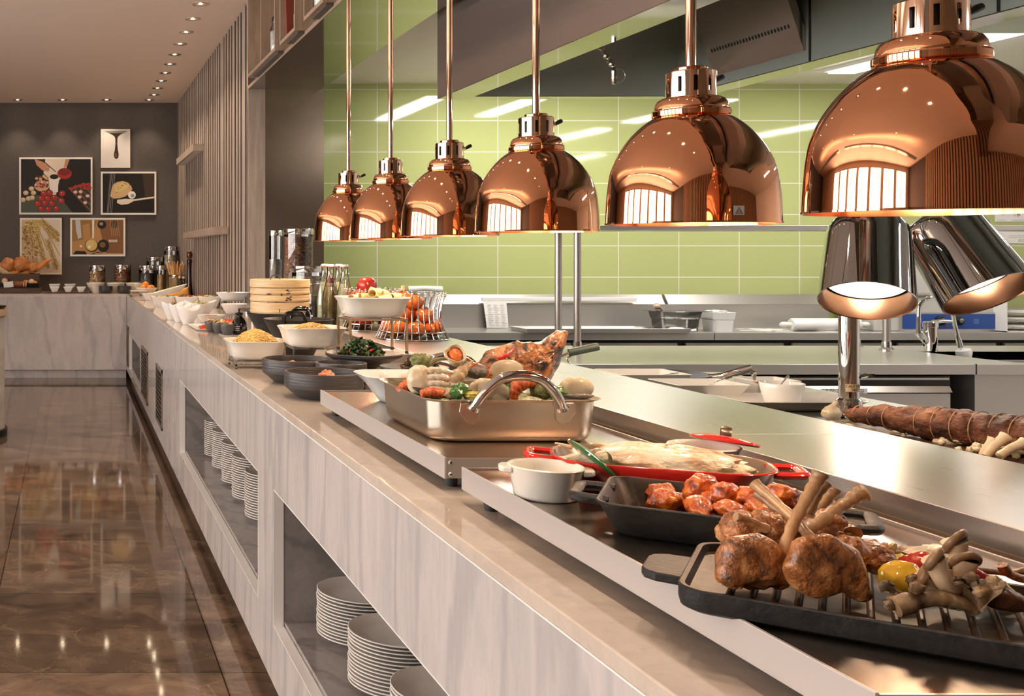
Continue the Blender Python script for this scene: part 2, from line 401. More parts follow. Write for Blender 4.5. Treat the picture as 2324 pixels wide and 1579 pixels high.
# corridor wall closing the far side of the kitchen wing
# ---------------------------------------------------------------- buffet counter
bc = thing('buffet_counter', 'long white marble buffet counter with plate niches along the aisle', 'counter', (XE, 0, 0))
YS = .2
def front_panel(b, y0, y1, holes, x0, x1, z0, z1, mi=0):
    """upright panel with rectangular holes (y0, y1, z0, z1), listed along y"""
    ys = y0
    for a, c, za, zb in holes:
        b.box(x0, x1, ys, a, z0, z1, mi); b.box(x0, x1, a, c, z0, za, mi); b.box(x0, x1, a, c, zb, z1, mi); ys = c
    b.box(x0, x1, ys, y1, z0, z1, mi)
NICHE = [(.3, 2.958, .258, .649), (3.204, 5.55, .258, .649), (8.79, 10.5, .155, .516)]
b = MB(); front_panel(b, YS, YF + .0, NICHE, 0, .03, .09, .8765)
b.build('front_panel', M['marble_front'], bc, smooth=0)
b = MB().box(0, .563, YS, YG - .002, .8785, .9, 0); b.build('marble_top', M['marble_top'], bc, smooth=0, bevel=.002)
b = MB().box(-.0008, .03, YS, YF, .8765, .8785, 0)
for a, c, za, zb in NICHE:      # thin pale beads round the niche mouths
    b.box(-.0008, .028, a, c, zb - .0022, zb, 0); b.box(-.0008, .028, a, c, za, za + .0022, 0); b.box(-.0008, .028, a, a + .0022, za, zb, 0); b.box(-.0008, .028, c - .0022, c, za, zb, 0)
b.build('joint_bead', M['joint'], bc, smooth=0)
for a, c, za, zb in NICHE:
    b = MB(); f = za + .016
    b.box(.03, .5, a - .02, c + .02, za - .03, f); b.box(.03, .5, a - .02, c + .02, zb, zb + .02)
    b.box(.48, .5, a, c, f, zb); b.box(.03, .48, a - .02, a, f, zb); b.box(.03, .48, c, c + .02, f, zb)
    b.build('niche', M['marble_shade'], bc, smooth=0)
MB().box(.05, .55, YS, YF, 0, .09).build('plinth', M['wood_dark'], bc, smooth=0)
M['brass'] = plain('bronze vent metal', (.35, .27, .18), .35, .8)
for y0, y1, z0, z1 in ((6.62, 7.10, .19, .577), (7.93, 8.60, .16, .565), (10.66, 10.93, .16, .57)):
    b = MB(); b.box(-.006, .004, y0, y1, z0, z0 + .02); b.box(-.006, .004, y0, y1, z1 - .02, z1); b.box(-.006, .004, y0, y0 + .02, z0, z1); b.box(-.006, .004, y1 - .02, y1, z0, z1)
    b.box(-.001, .0005, y0, y1, z0, z1, 1)
    k = z0 + .035
    while k < z1 - .03: b.xf(T(-.004, 0, k) @ rot('Y', 35)).box(-.006, .006, y0 + .02, y1 - .02, -.0012, .0012); b.xf(); k += .03
    b.build('vent_grille', [M['brass'], M['black']], bc, smooth=0)
sc = thing('buffet_counter', 'short marble counter run under the framed pictures', 'counter', (0, YF, 0))
MB().box(-4, XE - .002, 0, .03, .09, .8765).build('front_panel', M['marble_front'], sc, smooth=0)
MB().box(-4, XE - .002, 0, YG - YF - .002, .8785, .9).build('marble_top', M['marble_top'], sc, smooth=0)
MB().box(-4, XE - .003, -.0008, .03, .8765, .8785).build('joint_bead', M['joint'], sc, smooth=0)
MB().box(-4, XE - .003, .05, .5, 0, .09).build('plinth', M['marble_front'], sc, smooth=0)

# raised steel pass counter behind the marble
pc = thing('pass_counter', 'raised brushed steel pass counter running behind the marble strip', 'counter', (1.138, 0, 0))
b = MB(); b.box(.0, .359, .3, 7.0, .955, .99); b.build('worktop', M['steel_top'], pc, smooth=0, bevel=.0015)
b = MB(); b.box(.0015, .3, .3, 7.0, .9, .955); b.build('riser', M['riser'], pc, smooth=0)
MB().box(.06, .359, .3, 7.0, 0, .9).build('body', M['steel'], pc, smooth=0)
for yy in (1.9, 2.75): MB().box(-.0005, .3595, yy, yy + .0012, .9899, .9904).build('seam', M['joint'], pc, smooth=0)
st = thing('serving_step', 'small steel step raised on the marble under the tall pasta stand', 'step', (.90, 3.43, .9005))
MB().box(0, .236, 0, .19, .056, .0895).build('step_top', M['steel_top'], st, smooth=0, bevel=.0015)
MB().box(.0015, .2345, .0015, .1885, 0, .056).build('riser', M['riser'], st, smooth=0)
# steel shelf on the cooks' side of the pass
ks = thing('serving_shelf', 'lower steel shelf on the cooks side of the pass holding bowls and roast', 'shelf', (1.5, 0, 0))
MB().box(.0, .82, .4, 3.7, .87, .9).build('shelf_top', M['steel_top'], ks, smooth=0)
MB().box(.02, .8, .4, 3.7, 0, .87).build('body', M['steel'], ks, smooth=0)

# ceiling downlights
M['lamp_on'] = glow('halogen lamp face', (1, .78, .52), 120)
M['trim_ring'] = plain('brushed downlight ring', (.7, .6, .5), .25, .6)
def downlight(x, y, label, first=[]):
    if not first:
        d = thing('ceiling_downlight', label, 'light', (x, y, ZC), 0, 'recessed ceiling downlights')
        MB().lathe([(.045, -.002), (.058, -.004), (.060, 0), (.045, -.0005)], 24).build('trim_ring', M['trim_ring'], d)
        MB().lathe([(.045, -.001), (.030, -.0005)], 20).build('reflector', M['chrome'], d)
        MB().lathe([(.013, -.0008), (.0001, -.0008)], 16).build('lamp', M['lamp_on'], d)
        first.append(d)
    else: d = dup(first[0], label, (x, y, ZC))
    return d
names = 'first second third fourth fifth sixth seventh eighth ninth tenth'.split()
DL = []
for i in range(10):
    y = 7.2 + i*.455; downlight(.888, y, f'recessed downlight, {names[i]} from the camera end of the row along the slatted wall'); DL.append((.888, y))
for i, x in enumerate((-.62, -.114, .382, .86)):
    downlight(x, 11.66, f'recessed downlight, {names[i]} along the row above the framed pictures'); DL.append((x, 11.66))
for i in range(9):
    y = 6.745 - i*.75; downlight(.6, y, 'added unseen downlight to light the aisle beyond the top of the picture'); DL.append((.6, y))
for i in range(4):
    for x in (-1.6, -3.4): downlight(x, .5 + 2.4*i, 'added unseen downlight to light the aisle beyond the top of the picture'); DL.append((x, .5 + 2.4*i))  # unseen side rows, added only for their light

# camera
cam = bpy.data.cameras.new('camera'); co = bpy.data.objects.new('camera', cam); COL.objects.link(co)
co.location = (0, 0, CAM_H); co.rotation_euler = (PI/2, 0, 0)
cam.sensor_width = 36; cam.lens = FPX/2324*36; cam.shift_x = (1162 - VU)/2324; cam.shift_y = (VV - 789.5)/2324
cam.clip_start = .02; S.camera = co
# ---------------------------------------------------------------- copper heat lamps
XLAMP, RL = 1.225, .1515
ZR = CAM_H + .0495*XLAMP
M['bulb'] = glow('lit heat lamp bulb', (1, .80, .55), 14)
M['lever'] = plain('black switch lever', (.012, .01, .01), .35)
def heat_lamp():
    d = thing('heat_lamp', '', 'lamp', (0, 0, 0), 0, 'copper heat lamps over the pass')
    r = RL
    prof = spline([(1, 0, 0), (.994, .166, 0), (.979, .41, 0), (.948, .655, 0), (.912, .78, 0), (.864, .90, 0), (.797, 1.02, 0), (.712, 1.144, 0), (.605, 1.262, 0), (.515, 1.338, 0), (.435, 1.392, 0)], 5)
    out = [(p[0]*r, p[1]*r) for p in prof]; inn = [((p[0] - .012)*r, p[1]*r - .0015) for p in reversed(prof)]
    b = MB().lathe([(1.006*r, -.001), (1.008*r, .002)] + out, 72, 0)
    b.lathe(inn + [(.99*r, -.0015), (1.006*r, -.001)], 72, 1)
    b.build('shade', [M['copper'], M['copper_in']], d, smooth=.9)
    nk = [(.42, 1.385), (.446, 1.395), (.453, 1.405), (.453, 1.463), (.445, 1.477), (.425, 1.482), (.425, 1.51), (.412, 1.57), (.385, 1.612), (.335, 1.64), (.26, 1.648)]
    MB().lathe([(a*r, h*r) for a, h in nk], 56).build('neck_ring', M['copper'], d, smooth=.5)
    # collar with ten upright slots
    b = MB(); n, m_ = 160, 20; rc = .29*r; z0, z1 = 1.64*r, 1.97*r; per = 16; idx = {}
    def slot(i, k):
        a = ((i + .5) % per) - 8; a *= 2*PI*rc/n; zz = z0 + (k + .5)/m_*(z1 - z0); zc = (z0 + z1)/2; hh = (z1 - z0)*.31; w_ = .0042
        dz = max(abs(zz - zc) - (hh - w_), 0); return math.hypot(a, dz) < w_
    vs = [(rc*math.cos(2*PI*i/n), rc*math.sin(2*PI*i/n), z0 + k/m_*(z1 - z0)) for k in range(m_ + 1) for i in range(n)]
    fs = [(k*n + i, k*n + (i+1) % n, (k+1)*n + (i+1) % n, (k+1)*n + i) for k in range(m_) for i in range(n) if not slot(i, k)]
    b.add(vs, fs); b.lathe([(rc, z1), (.275*r, 1.985*r), (.20*r, 1.987*r)], 56); b.lathe([(.2*r, z0), (.2*r, z1)], 32, 1)
    b.build('slotted_collar', [M['copper_light'], M['black']], d, smooth=.5)
    MB().lathe([(.19*r, 1.985*r), (.19*r, 2.03*r), (.18*r, 2.042*r), (.05*r, 2.043*r)], 40).build('cap', M['copper'], d, smooth=.5)
    MB().lathe([(.0625*r, 2.03*r), (.0625*r, ZC - ZR - .02)], 24).build('stem', M['copper_light'], d)
    k = MB().xf(T(.27*r, -.02*r, 1.87*r) @ rot('Y', 90)).cyl((0, 0, 0), .0075, .008, 16); k.cyl((0, 0, .008), .005, .006, 12)
    kn = k.build('switch', M['copper_light'], d)
    MB().tube([(.36*r, -.02*r, 1.87*r), (.44*r, -.02*r, 1.915*r), (.50*r, -.02*r, 1.94*r)], [.004, .006, .0055], 10).build('lever', M['lever'], kn)
    b = MB(); b.ball((0, 0, .075), (.03, .03, .036)); b.build('bulb', M['bulb'], d)
    MB().lathe([(.02, .1), (.024, .15), (.03, .19)], 20).build('bulb_socket', M['white_plastic'], d)
    return d
LAMPS = []
lab = ['copper dome heat lamp last in the row, beside the steel pier', 'copper dome heat lamp second from the steel pier', 'copper dome heat lamp third from the steel pier',
       'copper dome heat lamp in front of the two upright steel posts', 'copper dome heat lamp with a small heat warning sticker by its rim', 'big copper dome heat lamp above the carving lamps, cut by the picture edge']
proto = heat_lamp()
for i, s in enumerate((791, 886.5, 1020, 1216.5, 1568, 2112)):
    Y = FPX*XLAMP/(s - VU); o = proto if i == 0 else dup(proto)
    o.location = (XLAMP, Y, ZR); o['label'] = lab[i]; o.rotation_euler = (0, 0, R((8, 60, 12, 14, 16, 5)[i])); LAMPS.append((XLAMP, Y, ZR))
    if i == 4:
        st = MB(); a0 = R(-91); rr_ = RL*1.003; tri = [(-.0062, -.006), (.0062, -.006), (0, .0056)]
        def cylp(x, z, q): a = a0 + x/rr_; return ((rr_ + q)*math.cos(a), (rr_ + q)*math.sin(a), .02 + z)
        def poly(pts, q, mi): st.add([cylp(x, z, q) for x, z in pts], [tuple(range(len(pts)))], mi)
        poly([(-.010, -.0085), (.010, -.0085), (.010, .0085), (-.010, .0085)], .0002, 0)
        for j in range(3):
            p, q = tri[j], tri[(j+1) % 3]; dx, dz = q[0]-p[0], q[1]-p[1]; L = math.hypot(dx, dz); nx, nz = -dz/L*.0004, dx/L*.0004
            poly([(p[0]+nx, p[1]+nz), (q[0]+nx, q[1]+nz), (q[0]-nx, q[1]-nz), (p[0]-nx, p[1]-nz)], .0005, 1)
        for wx in (-.0022, 0, .0022):
            for k in range(4):
                za, zb = -.0045 + k*.0014, -.0045 + (k+1)*.0014; xa, xb = wx + (.0004 if k % 2 else -.0004), wx + (-.0004 if k % 2 else .0004)
                poly([(xa-.0003, za), (xa+.0003, za), (xb+.0003, zb), (xb-.0003, zb)], .0005, 1)
        ob = st.build('warning_sticker', [plain('silver sticker', (.5, .47, .44), .4), M['black']], o, smooth=0); ob.rotation_euler = (0, 0, -o.rotation_euler[2])
# ---------------------------------------------------------------- food warmers and what stands on them
def at(u, v, Y): return Vector((px(u, Y), Y, pz(v, Y)))
def warmer(y0, y1, label):
    W, L, zt = .449, y1 - y0, .961
    d = thing('food_warmer', label, 'warming tray', (.657, y0, .9), 0, 'flat food warmers on the marble')
    b = MB().box(.004, W - .004, .004, L - .004, .034, .0565); b.build('hot_plate', M['hot'], d, smooth=0)
    for x in (0, W - .004): MB().box(x, x + .004, 0, L, .023, .061).build('side_panel', M['tray_edge'], d, smooth=0, bevel=.0008)
    for y in (0, L - .003): MB().box(.004, W - .004, y, y + .003, .024, .0595).build('end_panel', M['steel'], d, smooth=0)
    for x in (.03, W - .03):
        for y in (.05, L - .05):
            f = MB().lathe([(.0105, 0), (.0125, .018), (.0125, .02)], 18, cap0=True, cap1=True, c=(x, y, .0003)).build('foot', M['rubber'], d)
            MB().cyl((x, y, .0203), .0095, .0135, 14).build('foot_stud', M['chrome'], f)
    for x in (.011, W - .011):
        for z in (.031, .052):
            b = MB().xf(T(x, 0, z) @ rot('X', 90)).lathe([(.0042, 0), (.0042, .0012), (.003, .0026), (.0001, .003)], 14); b.xf(T(x, -.0031, z) @ rot('Y', 45)); b.box(-.0024, .0024, -.0002, .0002, -.0005, .0005, 1); b.box(-.0005, .0005, -.0002, .0002, -.0024, .0024, 1)
            b.build('screw', [M['chrome'], M['black']], d)
    return d
warmer(1.831, 2.748, 'flat steel food warmer carrying the seafood pan and white bowl')
warmer(.848, 1.750, 'flat steel food warmer carrying the red dish, iron pan and grill plate')
ZT1 = .9567

# seafood roasting pan
sp = thing('roasting_pan', 'big satin steel roasting pan heaped with seafood', 'pan', (.855, 2.163, ZT1))
b = MB(); dish(b, [(.285, .30, 0), (.308, .322, .003), (.318, .333, .012), (.322, .337, .03), (.328, .342, .078), (.346, .360, .0835)], .0022, .042, n=8); b.build('pan_body', M['pan'], sp, smooth=.9)
for sg in (-1, 1):
    y0 = sg*.172
    h = MB().tube(spline([(-.086, y0, .066), (-.078, y0 + sg*.007, .082), (-.060, y0 + sg*.012, .106), (-.036, y0 + sg*.014, .126), (0, y0 + sg*.014, .132), (.036, y0 + sg*.014, .126), (.060, y0 + sg*.012, .106), (.078, y0 + sg*.007, .082), (.086, y0, .066)], 6), [.0125, .0115, .0105] + [.0098]*43 + [.0105, .0115, .0125], 16, up=(0, 1, 0)).build('handle', M['chrome'], sp)
    for sx in (-1, 1):
        b = MB(); pts = [(-.026, .022), (.022, .022), (.016, -.012), (.004, -.02), (-.012, -.016), (-.03, .004)]
        b.loft([[(sx*.088 + sx*-p[0]*.8, y0 - sg*.004, .056 + p[1]) for p in pts], [(sx*.088 + sx*-p[0]*.8, y0 + sg*.0012, .056 + p[1]) for p in pts]])
        br_ = b.build('handle_bracket', M['pan'], h, smooth=0, bevel=.0008)
        b = MB()
        for q in (-.008, .011): b.xf(T(sx*(.088 + q), y0 + sg*.0012, .058 + .006*(q > 0)) @ rot('X', 90*sg)).lathe([(.004, 0), (.0035, -.0015 if False else .0012), (.0005, .0018)], 12); b.xf()
        tag(b.build('rivet_pair', M['pan'], h), None)
# seafood
FOOD = {}
M['crab'] = mottled('cream crab shell', (.60, .45, .27), (.80, .70, .54), 30, .3, bump=.3, coat=.3)
M['whelk'] = mottled('banded whelk shell', (.30, .16, .07), (.66, .47, .28), 22, .35, stretch=(1, 1, 5), bump=.3)
M['clam'] = mottled('pale clam shell', (.50, .36, .20), (.72, .62, .47), 18, .28, c3=(.78, .72, .60), coat=.2)
M['mussel'] = mottled('dark clam shell', (.03, .025, .022), (.16, .12, .09), 60, .35, bump=.4)
M['prawn'] = mottled('red prawn shell', (.48, .045, .012), (.74, .17, .04), 26, .22, stretch=(6, 1, 1), bump=.4, coat=.3)
M['orange_meat'] = plain('orange whelk meat', (.72, .17, .035), .25)
M['pepper_g'] = mottled('green pepper', (.03, .09, .018), (.09, .20, .04), 20, .25)
M['yellow'] = mottled('yellow vegetable', (.52, .40, .07), (.70, .56, .14), 20, .35)
M['char_fish'] = mottled('charred grilled fish', (.012, .01, .01), (.42, .15, .05), 34, .3, lo=.40, hi=.54, c3=(.62, .26, .10), detail=4, dist=.8, bump=.8, bscale=60, coat=.35)
M['red_pepper'] = plain('red chilli skin', (.55, .018, .015), .12, coat=.4)
M['leafy'] = mottled('cooked greens and cabbage', (.05, .10, .02), (.34, .30, .12), 46, .35, c3=(.55, .46, .24), bump=.6, dist=1)
def put(mb, name, mats, loc, label, cat, group=None, smooth=.8, kind=None):
    o = mb.build(name, mats, None, tuple(loc), smooth=smooth); return tag(o, label, cat, group, kind)
b = MB(); b.blob((0, 0, 0), (.128, .134, .028), .5, 6, 2, 48, 16)
put(b, 'cooked_greens', M['leafy'], (.855, 2.163, ZT1 + .052), 'bed of cooked cabbage and greens filling the seafood pan', 'vegetables', kind='stuff')
# crab lying on its side
o = thing('crab', 'cream crab half with folded legs at the corner of the seafood pan', 'crab', at(962, 868, 2.09))
MB().blob((-.010, 0, .006), (.024, .02, .030), .10, 2, 2).build('body', M['crab'], o, smooth=.8)
for i, (z0, z1, x1) in enumerate(((.025, .022, .066), (.012, .008, .07), (-.001, -.004, .066), (-.013, -.02, .055))):
    MB().tube(spline([(.004, -.012, z0), (.016, -.018, z0 + .003), (.030, -.020, z0 + .001), (.046, -.018, (z0 + z1)/2), (x1, -.012, z1 - .004)], 4), [.006, .0068, .0074, .0068, .0055, .0062, .0072, .0066, .005, .0056, .0058, .005, .0036, .0038, .0034, .0026, .0014], 10).build('leg', M['crab'], o)
MB().tube(spline([(.045, -.024, -.002), (.068, -.026, -.004), (.074, -.026, -.022), (.066, -.026, -.034)], 4), [.005]*6 + [.006]*6 + [.004], 8).build('claw', M['clam'], o)
def whelk(loc, ax, L, r, label, mouth=True):
    b = MB(); prof = []; n = 26
    for i in range(n + 1):
        t = i/n; prof.append((max(r*(math.sin(min(t*2.6, PI/2)) if t < .6 else 1)*(1 - max(t - .25, 0)*1.28)*(1 + .10*math.sin(t*34)), .0004), t*L))
    b.xf(Vector((0, 0, 1)).rotation_difference(Vector(ax)).to_matrix().to_4x4()).lathe(prof, 24, 0, True)
    o = thing('whelk', label, 'shellfish', tuple(loc)); b.build('shell', M['whelk'], o, smooth=.9)
    if mouth:
        q = MB().xf(Vector((0, 0, 1)).rotation_difference(Vector(ax)).to_matrix().to_4x4())
        L_ = []
        for rr0, z in ((.55, .006), (.92, -.003), (1.04, -.011), (.94, -.0135), (.74, -.006)): L_.append([(r*rr0*(1 + .10*math.sin(3*a + .6) + .05*math.sin(7*a))*math.cos(a), r*rr0*(1 + .10*math.sin(3*a + .6))*.92*math.sin(a), z + .003*math.sin(2*a)) for a in [2*PI*i/36 for i in range(36)]])
        q.loft(L_, False, False); q.build('lip', M['clam'], o, smooth=1)
        MB().xf(Vector((0, 0, 1)).rotation_difference(Vector(ax)).to_matrix().to_4x4()).blob((0, 0, -.004), (r*.72, r*.66, .007), .15, 3, 1, 16, 8).build('flesh', M['orange_meat'], o)
    return o
whelk(at(1034, 806, 2.25), (.35, .85, -.45), .06, .022, 'whelk shell with bright orange mouth on top of the seafood heap')
whelk(at(1014, 876, 2.07), (.72, .15, .62), .078, .019, 'striped pointed whelk shell lying beside the crab', False)
whelk(at(1006, 897, 2.02), (.9, .35, .1), .05, .015, 'small brown whelk shell at the front edge below the crab legs', False)
def clam(loc, w_, h_, d_, rotd, label, mat='clam', lining=True, name='clam'):
    b = MB(); n = 26; outer = []; pts = []
    for i in range(n):
        a = 2*PI*i/n; rx = w_*(1 + .06*math.cos(2*a)); rz = h_*(1 - .12*math.sin(a)); pts.append((rx*math.cos(a), rz*math.sin(a)))
    loops = []
    for sc, y in ((.02, -1), (.35, -.93), (.62, -.76), (.82, -.5), (.95, -.2), (1, 0), (.97, .03), (.9, -.1), (.6, -.5), (.02, -.72)):
        loops.append([(p[0]*sc, y*d_*.62, p[1]*sc - (1 - sc)*h_*.35) for p in pts])
    b.xf(rot('Z', rotd[2]) @ rot('X', rotd[0]) @ rot('Y', rotd[1])); b.loft(loops, True, True, 0, [0]*5 + [1]*4)
    return put(b, name, [M[mat], M['clam']], loc, label, 'shellfish')
clam(at(1076, 838, 2.16), .031, .019, .018, (-25, 10, 10), 'black-backed clam shell behind the striped whelk', 'mussel')
clam(at(1150, 838, 2.14), .033, .024, .014, (12, 4, 0), 'big pale clam shell in front of the charred fish')
clam(at(1148, 862, 2.06), .03, .010, .012, (35, 0, 0), 'thin grey clam shell tucked under the big pale clam', 'mussel')
clam(at(1076, 886, 2.02), .017, .022, .010, (10, -38, 25), 'upright half of the open clam at the front of the pan')
clam(at(1097, 880, 2.02), .019, .022, .014, (0, 24, -15), 'rounded half of the open clam at the front of the pan')
clam(at(1128, 890, 2.03), .024, .024, .012, (10, 30, 0), 'pale clam shell half hidden by the arched pan handle')
clam(at(1316, 878, 2.10), .026, .024, .016, (10, 15, -10), 'glossy clam with a dark patch at the far corner of the pan')
clam(at(1287, 876, 2.16), .022, .022, .014, (15, -20, 20), 'translucent clam shell beside the dark-patched clam')
clam(at(1312, 898, 2.03), .03, .006, .012, (30, 0, 0), 'flat grey clam shell lying along the pan rim', 'mussel')
clam(at(970, 890, 2.07), .030, .007, .012, (40, 25, -20), 'long dark shell lying under the crab', 'mussel')
def prawn(loc, pts, r, label, spikes=False):
    p = spline(pts, 6); n = len(p); rad = [r*(.55 + .45*math.sin(PI*min(i/n*1.1 + .12, 1)))*(1 + .10*math.sin(i*1.9)) for i in range(n)]
    b = MB().tube(p, rad, 12)
    o = thing('prawn', label, 'prawn', tuple(loc)); b.build('shell', M['prawn'], o, smooth=.9)
    if spikes:
        for k in range(5): MB().tube([p[-1], tuple(Vector(p[-1]) + Vector((.02 + .004*k, 0, .008 + .003*k)))], [.002, .0004], 6).build('feeler', M['prawn'], o)
    return o
prawn(at(1000, 856, 2.14), [(-.01, 0, -.014), (.012, 0, -.004), (.032, 0, .008), (.05, -.002, .016)], .009, 'spiky red prawn head above the crab legs', True)
prawn(at(935, 872, 2.2), [(-.03, 0, -.016), (-.014, 0, -.004), (.004, 0, .006), (.02, 0, .012)], .012, 'orange-red prawn by the corner of the pan beside the white bowl')
prawn(at(990, 897, 2.03), [(-.03, 0, .003), (-.01, 0, .006), (.016, 0, .002), (.03, 0, -.004)], .010, 'red prawn lying along the pan rim under the crab')
prawn(at(1182, 882, 2.06), [(-.02, 0, -.02), (-.014, 0, .0), (.002, 0, .012), (.02, 0, .012), (.034, .01, .004)], .016, 'curled dark red prawn framed by the pan handle')
prawn(at(1120, 842, 2.22), [(-.02, 0, -.01), (0, 0, 0), (.02, 0, .006)], .008, 'small red prawn between the black-backed clam and the fish')
def veg(loc, kind, r3, label, mat, cat, seed=1): return put(MB().blob((0, 0, 0), r3, .3, 2.2, seed, 20, 12), kind, M[mat], loc, label, cat)
veg(at(1046, 884, 2.02), 'green_pepper', (.02, .014, .013), 'green pepper piece between the open clam and the crab claw', 'pepper_g', 'vegetable', 3)
veg(at(1036, 892, 2.01), 'green_pepper', (.013, .012, .011), 'small dark green pepper piece at the pan rim', 'pepper_g', 'vegetable', 5)
veg(at(1072, 899, 2.01), 'pineapple_chunk', (.016, .012, .010), 'pale yellow chunk under the open clam', 'yellow', 'vegetable', 7)
veg(at(1098, 866, 2.07), 'yellow_squash', (.016, .01, .007), 'olive yellow squash slice above the open clam', 'yellow', 'vegetable', 9)
veg(at(1150, 888, 2.06), 'green_pepper', (.014, .012, .016), 'green pepper piece just inside the arched handle', 'pepper_g', 'vegetable', 11)
veg(at(1230, 884, 2.06), 'cabbage_leaf', (.022, .012, .018), 'crumpled pale cabbage leaf beside the curled prawn', 'leafy', 'vegetable', 13)
veg(at(1262, 890, 2.05), 'green_pepper', (.02, .014, .012), 'green leaf piece near the far corner clams', 'pepper_g', 'vegetable', 15)
veg(at(955, 818, 2.30), 'lettuce_leaf', (.022, .015, .017), 'frilly yellow-green lettuce by the far pan handle', 'leafy', 'vegetable', 17)
put(MB().tube(spline([(-.016, 0, -.008), (0, 0, -.002), (.014, 0, .008), (.02, 0, .014)], 4), [.003, .004, .005, .005, .005, .0045, .004, .0035, .003, .0025, .002, .0015, .0008], 8), 'red_chilli', M['red_pepper'], at(1146, 806, 2.16), 'small red chilli leaning on the charred fish', 'chilli')
# grilled fish head and shoulder standing in the pan
ol = [(1086, 842), (1092, 820), (1108, 800), (1135, 786), (1165, 777), (1192, 775), (1215, 776), (1230, 777), (1248, 761), (1267, 751), (1283, 747), (1287, 757), (1281, 787), (1270, 818), (1256, 846), (1240, 868), (1190, 876), (1130, 870)]
c0 = at(1180, 870, 2.27)
pts = [(at(u, v, 2.27).x - c0.x, at(u, v, 2.27).z - c0.z) for u, v in ol]
fine = spline([(x, 0, z) for x, z in pts + [pts[0]]], 3)[:-1]
b = MB().pillow([(p[0], p[2]) for p in fine], .026, 0, 8, .006, 55, 2, cen=(.005, .035))
for (u0, v0), (u1, v1), r_ in (((1210, 815), (1250, 808), .006), ((1165, 790), (1172, 806), .005), ((1225, 800), (1262, 770), .005)):
    p0_, p1_ = at(u0, v0, 2.27) - c0, at(u1, v1, 2.27) - c0; b.tube([(p0_.x, -.020, p0_.z), ((p0_.x + p1_.x)/2, -.026, (p0_.z + p1_.z)/2 - .008), (p1_.x, -.020, p1_.z)], [r_*.5, r_, r_*.5], 8)
put(b, 'grilled_fish', M['char_fish'], c0, 'charred grilled fish head standing at the back of the seafood pan', 'fish', smooth=1.2)
# tongs handle
o = thing('serving_ladle', 'serving ladle with dark green rubber grip leaning out of the seafood pan', 'ladle', at(1287, 800, 2.30))
MB().tube([(.004, 0, 0), (.064, -.01, .0145)], .0088, 16).build('grip', mottled('dark green rubber', (.02, .05, .038), (.03, .065, .05), 40, .5), o)
MB().tube(spline([(-.06, .02, -.06), (-.03, .01, -.02), (.006, 0, .0)], 5), .0025, 8).build('shaft', M['chrome'], o)
MB().tube(spline([(.008, -.002, -.008), (-.001, -.002, -.012), (.001, -.002, -.02), (.006, -.002, -.025)], 5), .0014, 6).build('hook', M['wire'], o)
# white flared bowl of shrimp
o = thing('serving_bowl', 'deep white flared bowl of shrimp between the seafood pan and black stoneware', 'bowl', (.812, 2.555, ZT1))
b = MB(); dish(b, [(.10, .095, 0), (.108, .102, .002), (.135, .128, .022), (.165, .152, .045), (.212, .186, .068)], .004, .05, n=8); b.build('bowl', M['ceramic'], o, smooth=1)
M['shrimp'] = mottled('pale pink shrimp', (.72, .44, .30), (.82, .66, .54), 24, .3)
for k, (x, y, a) in enumerate(((.0, -.04, 0), (.03, -.02, 40), (-.03, 0, 80), (.04, .02, 10))):
    b = MB().tube([(.018*math.cos(t), .018*math.sin(t), 0) for t in [i*.4 for i in range(9)]], [.004, .006, .008, .0085, .0085, .008, .007, .005, .003], 10)
    q = put(b, 'shrimp', M['shrimp'], (.812 + x, 2.555 + y, ZT1 + .056), ('front', 'second', 'third', 'back')[k] + ' pale peeled shrimp in the white flared bowl', 'shrimp', 'peeled shrimp in the white bowl'); q.rotation_euler = (R(25), 0, R(a))
b = MB().blob((0, 0, 0), (.07, .06, .012), .4, 5, 1); put(b, 'shrimp_salad', M['shrimp'], (.812, 2.555, ZT1 + .043), 'layer of chopped pale shrimp filling the white flared bowl', 'salad', kind='stuff')

# cream ramekin
o = thing('ramekin', 'empty cream ramekin pot with two tab handles at the front of the warmer', 'pot', (.709, 1.552, ZT1), R(-18))
prof = [(.043, 0), (.0445, .002), (.052, .044), (.054, .0465)]
MB().lathe(bowl_prof(prof, .004) + [(.001, .006)], 48, cap0=True).build('pot', M['ceramic_warm'], o, smooth=1)
for sg in (-1, 1):
    b = MB(); b.loft([[(sg*.048, -.022, z), (sg*.062, -.017, z), (sg*.066, -.008, z), (sg*.066, .008, z), (sg*.062, .017, z), (sg*.048, .022, z)] for z in (.036, .0455)]); b.build('tab_handle', M['ceramic_warm'], o, smooth=.4, bevel=.0025)
def pot_lid(name, label, mat, strap, M_):
    d = thing(name, label, 'lid', M=M_)
    MB().lathe([(.001, .004), (.02, .0045), (.026, .003), (.044, .001), (.049, .0015), (.051, .0035), (.050, .006), (.046, .0075), (.030, .0115), (.001, .0135)], 48).build('disc', mat, d, smooth=.7)
    MB().tube(arc((0, 0, .012), .015, 0, 180, 14), .0075, 4, flat=.16, up=(1, 0, 0)).build('strap_handle', strap, d)
    return d
M['strap'] = plain('bronze strap', (.22, .17, .13), .25, .9)
zx = Vector((.644, -.12, .765)).normalized(); xx = Vector((.765, 0, -.644)); xx = (xx - zx*xx.dot(zx)).normalized(); yy = zx.cross(xx)
pot_lid('pot_lid', 'green lid with a strap handle leaning between the ramekin and red dish', M['green_enamel'], plain('pale strap', (.55, .42, .30), .3, .8), T(*at(1349, 1054, 1.575)) @ Matrix((xx, yy, zx)).transposed().to_4x4())

